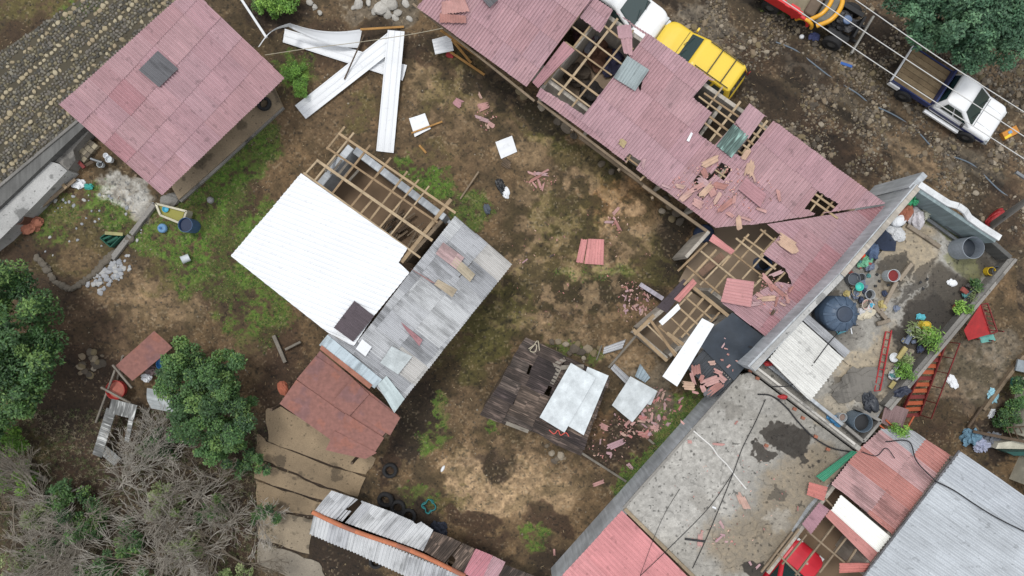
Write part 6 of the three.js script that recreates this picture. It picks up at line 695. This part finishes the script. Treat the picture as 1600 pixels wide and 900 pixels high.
// ---- terrace clutter
const HH = TF + .012;
vessel('grey_barrel', 'tall pale grey open barrel by the wavy white parapet', 'barrel', null, 1497, 389, HH, .42, .92, mat(176, 186, 198, T.scuff, .5), { belly: 1.02, foot: .98, fill: mat(60, 66, 74, null, .2), level: .45 });
vessel('grey_barrel', 'wide grey barrel of odds and ends in the concrete box', 'barrel', null, 1331, 654, TF - .1, .36, .9, mat(120, 138, 154, T.scuff, .5), { foot: .98, fill: M.black, level: .7, fillName: 'contents' }); vessel('grey_bucket', 'small grey bucket beside the barrel in the concrete box', 'bucket', null, 1311, 650, TF, .16, .34, mat(176, 182, 186, null, .5), { fill: mat(140, 120, 110, null) }); lump('blue_bag', 'bright blue bag squeezed beside the grey bucket', 'bag', null, 1303, 656, TF, .26, mat(72, 136, 184, null, .5), 1.2, .5, .6, -.6);
vessel('paint_tin', 'yellow paint tin in the dark terrace corner', 'tin', null, 1542, 424, HH, .16, .28, mat(226, 190, 40, null, .5), { foot: 1 }); vessel('dark_bucket', 'dark grey bucket beside the yellow paint tin', 'bucket', null, 1550, 424, HH, .18, .3, mat(84, 96, 110, null, .5), { fill: M.soil });
vessel('washing_drum', 'red and white round washing drum on the raised slab', 'drum', null, 1386, 431, TF + .14, .24, .5, M.whiteDirty, { fill: mat(140, 44, 46, T.scuff), level: .8, fillName: 'contents' });
vessel('grey_tub', 'large grey tub in the clutter by the tank', 'tub', null, 1328, 436, TF + .05, .24, .36, mat(116, 122, 130, null, .5), { fill: mat(86, 92, 100, null) }); vessel('black_pot', 'black pot with pale rim beside the tank', 'pot', null, 1342, 434, TF + .05, .17, .24, mat(150, 154, 158, null, .5), { fill: M.black }); vessel('turquoise_bowl', 'turquoise bowl beside the tank', 'bowl', null, 1341, 448, TF + .3, .16, .12, mat(70, 196, 180, null, .4), { foot: .6 }); vessel('tan_basin', 'tan basin next to the tank lid', 'basin', null, 1336, 456, TF + .1, .18, .16, mat(186, 170, 144, null, .6), { foot: .7 }); vessel('silver_bucket', 'silver bucket beside the turquoise bowl', 'bucket', null, 1354, 460, TF + .05, .19, .3, mat(186, 190, 194, null, .35), { fill: M.black, level: .4 }); vessel('pale_basin', 'pale basin full of pink washing beside the tank', 'basin', null, 1352, 476, TF + .1, .22, .2, mat(222, 206, 196, null, .5), { fill: mat(212, 170, 160, T.scuff), fillName: 'washing', level: .8 });
lump('cloth', 'cream cloth hanging off the tank base', 'cloth', null, 1352, 490, TF + .1, .3, mat(226, 216, 192, T.scuff), 1.2, .4, .7, .5); lump('cloth', 'blue cloth folded on the clutter by the tank', 'cloth', null, 1361, 477, TF + .2, .14, M.cyan, 1, .5, .7);
lump('green_bottle_bag', 'heap of green plastic bottles in the terrace corner under the wavy parapet', 'bag', null, 1424, 312, TF + .5, .3, mat(70, 170, 120, null, .3), 1, .9, .7, .4, { amt: .5, fr: 5 }); lump('white_sack', 'white sack with violet print in the terrace corner under the wavy parapet', 'sack', null, 1426, 340, TF, .34, mat(232, 228, 232, T.scuff), .8, .8, 1.2, .3); lump('patterned_sack', 'pale patterned sack next to the white sack', 'sack', null, 1444, 330, TF, .36, mat(196, 196, 176, T.worn), 1.2, .8, .8, .5, { amt: .5, fr: 5 }); lump('red_can', 'red brown cans beside the white sack', 'cans', null, 1412, 332, TF + .3, .28, M.brick, .8, .8, 1.2, -.4, { amt: .4, fr: 4 }); lump('white_box', 'white cardboard box against the parapet', 'box', null, 1402, 345, TF + .3, .3, M.white, 1, .6, .8, .4, { amt: .1 }); lump('white_sheet_bundle', 'white bundle of plastic sheeting on the raised slab edge', 'bundle', null, 1396, 364, TF + .14, .36, mat(224, 226, 228, T.scuff), 1.1, .5, .7, -.5, { amt: .4, fr: 4 });
{ const g = thing('black_umbrella', 'dark blue black cloth cover lying open on the raised slab', 'cover', null, 1384, 376, TF + .15); const pts = []; const c = V(0, .34, 0), n = 7, pos = [], idx = []; pos.push(0, .34, 0); for (let i = 0; i < n; i++) { const a = i / n * TAU, r = .42 + .12 * (i % 2); pos.push(Math.cos(a) * r, .02 + .06 * (i % 2), Math.sin(a) * r); } for (let i = 0; i < n; i++) idx.push(0, 1 + (i + 1) % n, 1 + i); loc('canopy', flat(geo(pos, idx, pos.filter((_, i) => i % 3 < 2))), mat(50, 62, 86, T.scuff), g); loc('stick', boxGeo(V(0, .02, 0), V(0, .42, 0), .03, .03), M.black, g); }
lump('blue_sack', 'dusty blue sack by the parapet below the cover', 'sack', null, 1358, 392, TF + .1, .34, mat(92, 112, 144, T.scuff), .9, .7, 1, .2); lump('green_bag', 'green and white bag below the blue sack', 'bag', null, 1350, 408, TF + .1, .26, mat(120, 186, 150, T.worn), 1, .6, .8, .6, { amt: .5, fr: 5 }); lump('orange_ball', 'small orange ball by the parapet', 'ball', null, 1347, 399, TF + .5, .1, mat(232, 82, 40, null), 1, 1, 1, 0, { amt: .02 });
tag(bar('cyan_board', [1306, 516, TF + .13], [1322, 510, TF + .13], .38, .04, mat(120, 200, 216, T.scuff)), 'cyan board lying on the tank base', 'board'); tag(bar('white_stick', [1327, 500, TF + .13], [1331, 522, TF + .13], .04, .04, M.white), 'thin white stick lying beside the cyan board', 'stick');
{ const g = thing('red_lattice_beam', 'red steel lattice beam lying on the terrace floor', 'beam', null, 1379, 564, HH); for (const s of [0, 1]) bar('chord', [1384 + s * 9, 518 - s * 2, HH + .1], [1366 + s * 9, 611 - s, HH + .1], .05, .05, M.red, g); for (let i = 0; i < 9; i++) { const t = i / 8; bar('lacing', [mix(1384, 1366, t), mix(518, 611, t), HH + .1], [mix(1393, 1375, t), mix(516, 610, clamp(t + .04)), HH + .1], .03, .03, M.red, g); } }
for (let i = 0; i < 2; i++) tag(bar('grey_pipe', [1440 + i * 9, 336 - i * 6, HH + .15 + i * .06], [1496 + i * 9, 376 - i * 6, HH + .15 + i * .06], .11, .11, mat(124, 128, 132, T.scuff)), 'grey pipe lying along the road-side parapet', 'pipe', 'grey pipes by the parapet');
function potted(px, py, r, m, label, pal, n, o = {}) { const g = vessel('potted_plant', label, 'potted plant', null, px, py, o.h ?? HH, r, r * 1.6, m, { fill: M.soil, fillName: 'soil', level: .85 }); leaves('foliage', g, g.position.clone(), [[g.position.clone().add(V(0, r * 2.1, 0)), 0, 0, r * (o.s ?? 1.5)]], n, o.leaf ?? .09, pal, { thin: o.thin, clumps: 60 }); return g; }
potted(1494, 481, .17, M.terracotta, 'round bright green potted plant at the wet terrace edge', 'lime', 700); potted(1516, 460, .16, mat(90, 104, 128, null), 'sparse potted plant next to the round bright green one', 'pale', 300, { thin: 1 }); potted(1520, 448, .16, mat(96, 98, 96, null), 'dusky potted fern near the yellow paint tin', 'deep', 400); potted(1424, 518, .2, M.white, 'spiky plant in a white pot beside the yellow bucket', 'pale', 260, { thin: 1, s: 1.8, leaf: .16 }); potted(1442, 528, .2, mat(60, 66, 60, null), 'long leaved trailing plant below the yellow bucket', 'lime', 600, { thin: 1, s: 2, leaf: .16 }); potted(1402, 578, .2, M.whiteDirty, 'leafy plant in a white bucket near the lattice beam', 'lime', 600, { s: 1.7 }); potted(1410, 562, .16, mat(80, 78, 72, null), 'pale weedy plant beside a wooden board', 'pale', 400, { thin: 1, leaf: .14 });
vessel('yellow_bucket', 'yellow bucket standing among the potted plants', 'bucket', null, 1440, 508, HH, .17, .36, mat(232, 206, 70, null, .5), { foot: 1, fill: mat(214, 180, 60, null), level: .9 }); vessel('white_pail', 'white enamel pail between the plants and lattice beam', 'bucket', null, 1394, 558, HH, .18, .16, M.white, { foot: .7 }); lump('teal_cloth', 'small teal cloth near the yellow bucket', 'cloth', null, 1438, 495, HH, .18, mat(90, 180, 196, null), 1, .4, .6); lump('white_rag', 'white rag on the wet terrace floor', 'cloth', null, 1487, 442, HH, .18, M.white, 1, .3, .7);
tag(bar('garden_board', [1418, 546, HH + .1], [1424, 570, HH + .1], .18, .05, M.woodGrey), 'short grey board among the potted plants', 'board'); lump('black_bag', 'black bag on the parapet foot near the stair top', 'bag', null, 1408, 612, 2.74, .24, mat(40, 46, 64, null, .5), 1.4, .5, .7, .3); lump('black_bag', 'black bag beside the concrete box', 'bag', null, 1358, 628, TF, .34, mat(54, 58, 66, null, .5), .8, .6, 1.2, .3); lump('gravel_heap', 'heap of grey rubble on the pale terrace floor', 'heap', null, 1340, 600, TF, .8, mat(120, 116, 110, T.worn), 1.2, .12, .7, .3, { amt: .5, fr: 4, det: 4 });
for (const [x, y, d] of [[1372, 430, 10], [1376, 440, 60], [1386, 446, 50], [1366, 447, 0], [1440, 440, -10], [1444, 452, 10], [1448, 438, -20]]) tag(mk('sandal', boxGeo(W(x, y, TF + .18), W(x + 4 * Math.cos(d), y + 4 * Math.sin(d), TF + .18), .09, .04), M.black), 'black sandal left on the terrace', 'sandal', 'black sandals on the terrace');
const odd = [[206, 206, 200], [120, 130, 150], [170, 90, 80], [90, 150, 150], [196, 180, 120], [90, 86, 84], [150, 140, 124], [60, 70, 96], [214, 214, 216]].map((c) => mat(...c, T.scuff));
for (const [x, y, s, n] of [[1420, 322, 16, 9], [1338, 446, 20, 14], [1352, 410, 10, 6], [1350, 482, 14, 8], [1384, 372, 12, 5], [1420, 540, 22, 8], [1512, 456, 10, 5], [1340, 660, 14, 4], [1386, 470, 14, 6], [1400, 596, 12, 6]]) for (let i = 0; i < n; i++) tag(rnd() < .4 ? mk('household_oddment', boxGeo(W(x + R(-s, s), y + R(-s, s), TF + R(.16, .3)), W(x + R(-s, s), y + R(-s, s), TF + R(.16, .3)).lerp(W(x, y, TF + .2), .7), R(.05, .18), R(.04, .12)), pick(odd)) : lump('household_oddment', '', '', '', x + R(-s, s), y + R(-s, s), TF + .13, R(.06, .15), pick(odd), R(.7, 1.4), R(.5, 1), 1, R(0, 3), { det: 3 }), 'small household oddment in the clutter on the terrace floor', 'oddment', 'small clutter on the terrace');
// cables on the flat roof and terrace
for (const [p, r, t] of [[[[1184, 616, CR + .03], [1204, 618, CR + .03], [1228, 636, CR + .04], [1246, 658, CR + .05], [1272, 684, CR + .05], [1300, 700, CR + .05], [1330, 706, CR + .05]], .03, 'thick black hose curving along the block wall'], [[[1196, 624, CR + .03], [1180, 660, CR + .03], [1160, 700, CR + .03], [1146, 738, CR + .03], [1106, 836, CR + .03], [1082, 888, CR + .03]], .018, 'black cable running straight down the flat roof'], [[[1146, 738, CR + .06], [1110, 790, CR + .04], [1052, 850, CR + .2], [1000, 900, CR + .2]], .015, 'black cable branching off towards the rose metal roof'], [[[1062, 764, CR + .02], [1040, 800, CR + .02], [1022, 840, CR + .2], [1000, 900, CR + .2]], .01, 'thin wire crossing onto the rose metal roof'], [[[1206, 604, 2.9], [1240, 600, 2.9], [1300, 530, 3.5], [1330, 500, 2.6]], .02, 'grey cable slung over the white stair roof'], [[[1384, 690, 2.72], [1420, 690, 2.75], [1432, 720, 2.74], [1462, 752, 2.8]], .026, 'black cable draped over the red patched roof'], [[[1346, 706, 2.7], [1370, 712, 2.72], [1384, 700, 2.74], [1398, 716, 2.74]], .02, 'thin cable looped on the red patched roof']]) tag(tube('roof_cable', p, r, M.rubber, scene, 5, 40), t, 'cable');
tag(bar('dark_batten', [1070, 842, CR + .06], [1102, 846, CR + .09], .08, .05, M.black), 'black batten lying beside the pink pieces on the flat roof', 'batten'); tag(mk('red_shoe_bag', lumpGeo(.12, 1.4, .7, .8, .3).translate(...W(1222, 620, CR + .5).toArray()), M.red), 'red cloth on the wall coping', 'cloth'); tag(mk('red_shoe_bag', lumpGeo(.12, 1.4, .7, .8, .3).translate(...W(1200, 568, CR + .45).toArray()), M.red), 'red cloth by the white stair roof', 'cloth');
for (const [x, y] of [[1241, 638], [1274, 681], [1293, 701], [1197, 695], [1254, 652], [1172, 578], [1183, 590]]) tag(mk('brick_bit', boxGeo(W(x - 2, y, CR + .08), W(x + 3, y + 2, CR + .08), .12, .1), M.brick), 'broken red brick left on the flat roof', 'brick', 'broken bricks on the flat roof');
// ---- red stall, stair, utility pole, ditch litter
{ const g = thing('red_stall', 'red metal stall with sloping top and lattice side outside the terrace', 'stall', null, 1530, 505); mk('sloping_top', sheetGeo([1532, 476, 1.5], [1506, 516, 1.3], [1513, 532, 1.1], [1547, 522, 1.25], { pitch: 1, amp: .004, th: .02 }), mat(186, 34, 36, T.scuff, .5), g); for (const [a, b] of [[[1533, 476, 1.5], [1548, 522, 1.25]], [[1543, 474, 1.4], [1558, 518, 1.1]], [[1533, 476, 1.5], [1543, 474, 1.4]], [[1548, 522, 1.25], [1558, 518, 1.1]]]) bar('frame_bar', a, b, .05, .05, M.redDark, g); for (let i = 0; i < 6; i++) bar('lattice', [mix(1534, 1548, i / 6), mix(478, 522, i / 6), 1.4], [mix(1543, 1558, (i + 1) / 6), mix(474, 518, (i + 1) / 6), 1.2], .03, .03, M.redDark, g); for (const [x, y] of [[1510, 528], [1530, 530], [1546, 516], [1520, 484]]) bar('leg', [x, y, 0], [800 + (x - 800) * 1.03, 450 + (y - 450) * 1.03, 1.1], .05, .05, M.redDark, g); prism('counter', [[1530, 526], [1552, 522], [1556, 532], [1534, 536]], .8, .74, mat(120, 190, 180, T.scuff), g); }
{ const g = thing('red_metal_stair', 'rusty red steel stair climbing along the outer terrace wall', 'stair', null, 1450, 600); const A = [1478, 534, 2.2], B = [1436, 648, .1], Cc = [1462, 532, 2.2], D = [1406, 650, .15]; bar('stringer', A, B, .06, .14, M.redDark, g); bar('stringer', Cc, D, .06, .14, M.redDark, g); for (let i = 0; i < 13; i++) { const t = i / 12, f = (p, q) => p.map((v, k) => mix(v, q[k], t)); bar('tread', f(A, B), f(Cc, D), .16, .03, i % 3 ? M.orange : M.redDark, g); } const up = (p, k) => [800 + (p[0] - 800) * k, 450 + (p[1] - 450) * k, p[2] + .85]; bar('handrail', up(A, 1.032), up(B, 1.03), .04, .04, M.redDark, g); for (let i = 0; i < 6; i++) { const t = i / 5, p = A.map((v, k) => mix(v, B[k], t)); bar('baluster', p, up(p, 1.031), .03, .03, M.redDark, g); } }
{ const g = thing('rust_sheet_landing', 'dusky rust ribbed sheets at the stair foot beside the concrete box', 'roof sheet', null, 1398, 645); mk('sheet', sheetGeo([1384, 628, 2.5], [1376, 660, 2.5], [1406, 676, 2.3], [1420, 640, 2.3], { pitch: .1, amp: .016 }), mat(136, 112, 112, T.worn), g); for (const [a, b] of [[[1374, 664, 2.5], [1398, 684, 2.5]], [[1384, 656, 2.5], [1408, 678, 2.5]], [[1428, 650, 2.3], [1412, 678, 2.3]]]) bar('rust_bar', a, b, .06, .06, M.orange, g); }
{ const g = thing('utility_pole', 'grey concrete utility pole rising beyond the terrace corner', 'utility pole', null, 1550, 352); loc('shaft', taper(V(0, 0, 0), W(1628, 296, 6.2).sub(g.position), .15, .1, 12), M.conc, g); const top = W(1628, 296, 6.1); bar('crossarm', top.clone().add(V(-.9, 0, -.6)), top.clone().add(V(.9, 0, .6)), .1, .1, M.steel, g); }
{ const g = thing('power_lines', 'three pale overhead power lines crossing above the dirt road', 'power lines', null, 1400, 100); const L = [[[1223, 0], [1393, 115], [1600, 248]], [[1277, 0], [1430, 102], [1600, 213]], [[1337, 0], [1470, 92], [1600, 175]]]; for (const [a, b, c] of L) { const ex = (p, q, k) => [p[0] + (p[0] - q[0]) * k, p[1] + (p[1] - q[1]) * k]; tube('wire', [[...ex(a, b, 1.6), 6.4], [...a, 6.05], [...b, 5.95], [...c, 6.05], [...ex(c, b, 1.4), 6.4]], .017, mat(206, 206, 204, null, .5), g, 5, 60); } }
tag(mk('road_hose', tubeGeo(Array.from({ length: 60 }, (_, i) => { const t = i / 59, p = W(mix(1212, 1598, t) + 5 * Math.sin(t * 26), mix(62, 316, t) + 4 * Math.sin(t * 19 + 2), 0); p.y = -.004 + .03 * Math.sin(t * 44); return p; }), .034, 5, 240), mat(122, 136, 150, T.scuff, .4)), 'half buried grey plastic water hose running along the dirt road', 'hose');
tag(mk('cardboard', sheetGeo([1314, 93, .05], [1333, 98, .05], [1331, 109, .05], [1311, 103, .05], { pitch: .8, amp: .01 }), mat(176, 160, 140, T.scuff)), 'crushed cardboard with a blue band on the dirt road', 'cardboard'); tag(mk('blue_band', sheetGeo([1314, 96, .075], [1332, 102, .075], [1331, 106, .075], [1313, 100, .075], { pitch: .8, amp: .01 }), mat(60, 104, 178, null)), 'blue printed strip on the crushed cardboard', 'cardboard');
{ const g = thing('orange_box', 'orange and yellow box in front of the pickup', 'box', null, 1577, 208); mk('carton', boxGeo(W(1566, 214, .1), W(1588, 202, .1), .34, .2), mat(232, 158, 70, T.scuff), g); mk('lid_strip', boxGeo(W(1570, 216, .21), W(1580, 210, .21), .1, .02), mat(240, 206, 60, null), g); mk('print', boxGeo(W(1576, 208, .21), W(1581, 205, .21), .12, .015), mat(120, 160, 200, null), g); }
lump('red_moto_cover', 'red and dark motorcycle fairing beside the utility pole', 'fairing', null, 1551, 340, 0, .38, M.red, .5, .7, 1.3, -.8, { amt: .15 }); lump('pink_ball', 'pink ball on the road near the pickup rear wheel', 'ball', null, 1408, 153, 0, .1, mat(226, 160, 170, null), 1, 1, 1, 0, { amt: .04 }); lump('white_ball', 'small white ball on the stones beside the stripped truck', 'ball', null, 1252, 58, 0, .1, M.white, 1, 1, 1, 0, { amt: .04 }); lump('blue_rag', 'dark blue rag on the stones next to the white ball', 'cloth', null, 1272, 58, 0, .22, mat(84, 92, 140, T.scuff), 1, .4, .8);
lump('clothes_pile', 'heap of blue and green clothes by the ditch', 'clothes', null, 1516, 682, 0, .36, mat(110, 146, 168, T.worn), 1.1, .6, .9, .4, { amt: .5, fr: 5 }); lump('clothes_pile', 'heap of pale patterned clothes by the ditch', 'clothes', null, 1530, 694, 0, .32, mat(170, 176, 200, T.worn), 1, .6, 1, .4, { amt: .5, fr: 6 }); lump('clothes_pile', 'heap of dark and white clothes near the ladder', 'clothes', null, 1546, 686, 0, .34, mat(120, 124, 132, T.worn), 1.2, .5, .8, .2, { amt: .5, fr: 6 }); lump('litter_bag', 'pale blue plastic bag caught above the ditch', 'bag', null, 1550, 618, 0, .24, mat(160, 210, 226, null, .4), .8, .4, 1.1, .4, { amt: .5, fr: 4 }); lump('litter_bag', 'white plastic bag on the dirt yard', 'bag', null, 1487, 597, 0, .26, M.white, .7, .3, 1.1, .5, { amt: .5, fr: 4 }); lump('litter_bag', 'white scrap of plastic in the ditch', 'bag', null, 1549, 646, 0, .18, M.white, .6, .3, 1.1, -.5, { amt: .5, fr: 4 });
tag(bar('teal_chair', [1580, 598, .45], [1594, 600, .45], .42, .1, mat(70, 150, 138, T.scuff)), 'teal plastic seat beside the ditch shrub', 'chair'); tag(bar('grey_boards', [1588, 570, .3], [1606, 574, .3], .5, .08, mat(160, 170, 178, T.scuff)), 'grey ribbed scrap beside the teal seat', 'scrap');
// household things inside the roofless rooms
for (const [x, y, m, t, s] of [[912, 62, [120, 84, 90], 'dusky red bundle', 1], [930, 70, [150, 150, 158], 'grey white bundle', 1], [936, 88, [126, 90, 70], 'brown wooden cupboard heap', 1.2], [955, 98, [70, 70, 100], 'violet blue bundle', 1], [900, 118, [96, 84, 72], 'brown earth coloured bundle', 1], [925, 150, [60, 56, 54], 'black bundle', 1]]) lump('household_bundle', t + ' in the first roofless room', 'bundle', null, x, y, .03, .45 * s, mat(...m, T.scuff), 1.2, .8, 1, rnd() * 3, { amt: .4, fr: 3 });
vessel('room_drum', 'blue drum standing in the roofless second wing', 'drum', null, 1186, 412, .03, .3, .7, M.blue, { fill: M.black }); tag(bar('bench_board', [1094, 428, .8], [1130, 398, .8], .3, .05, mat(186, 150, 128, T.wood)), 'pale board lying inside the second wing', 'board');
renderer.render(scene, camera);
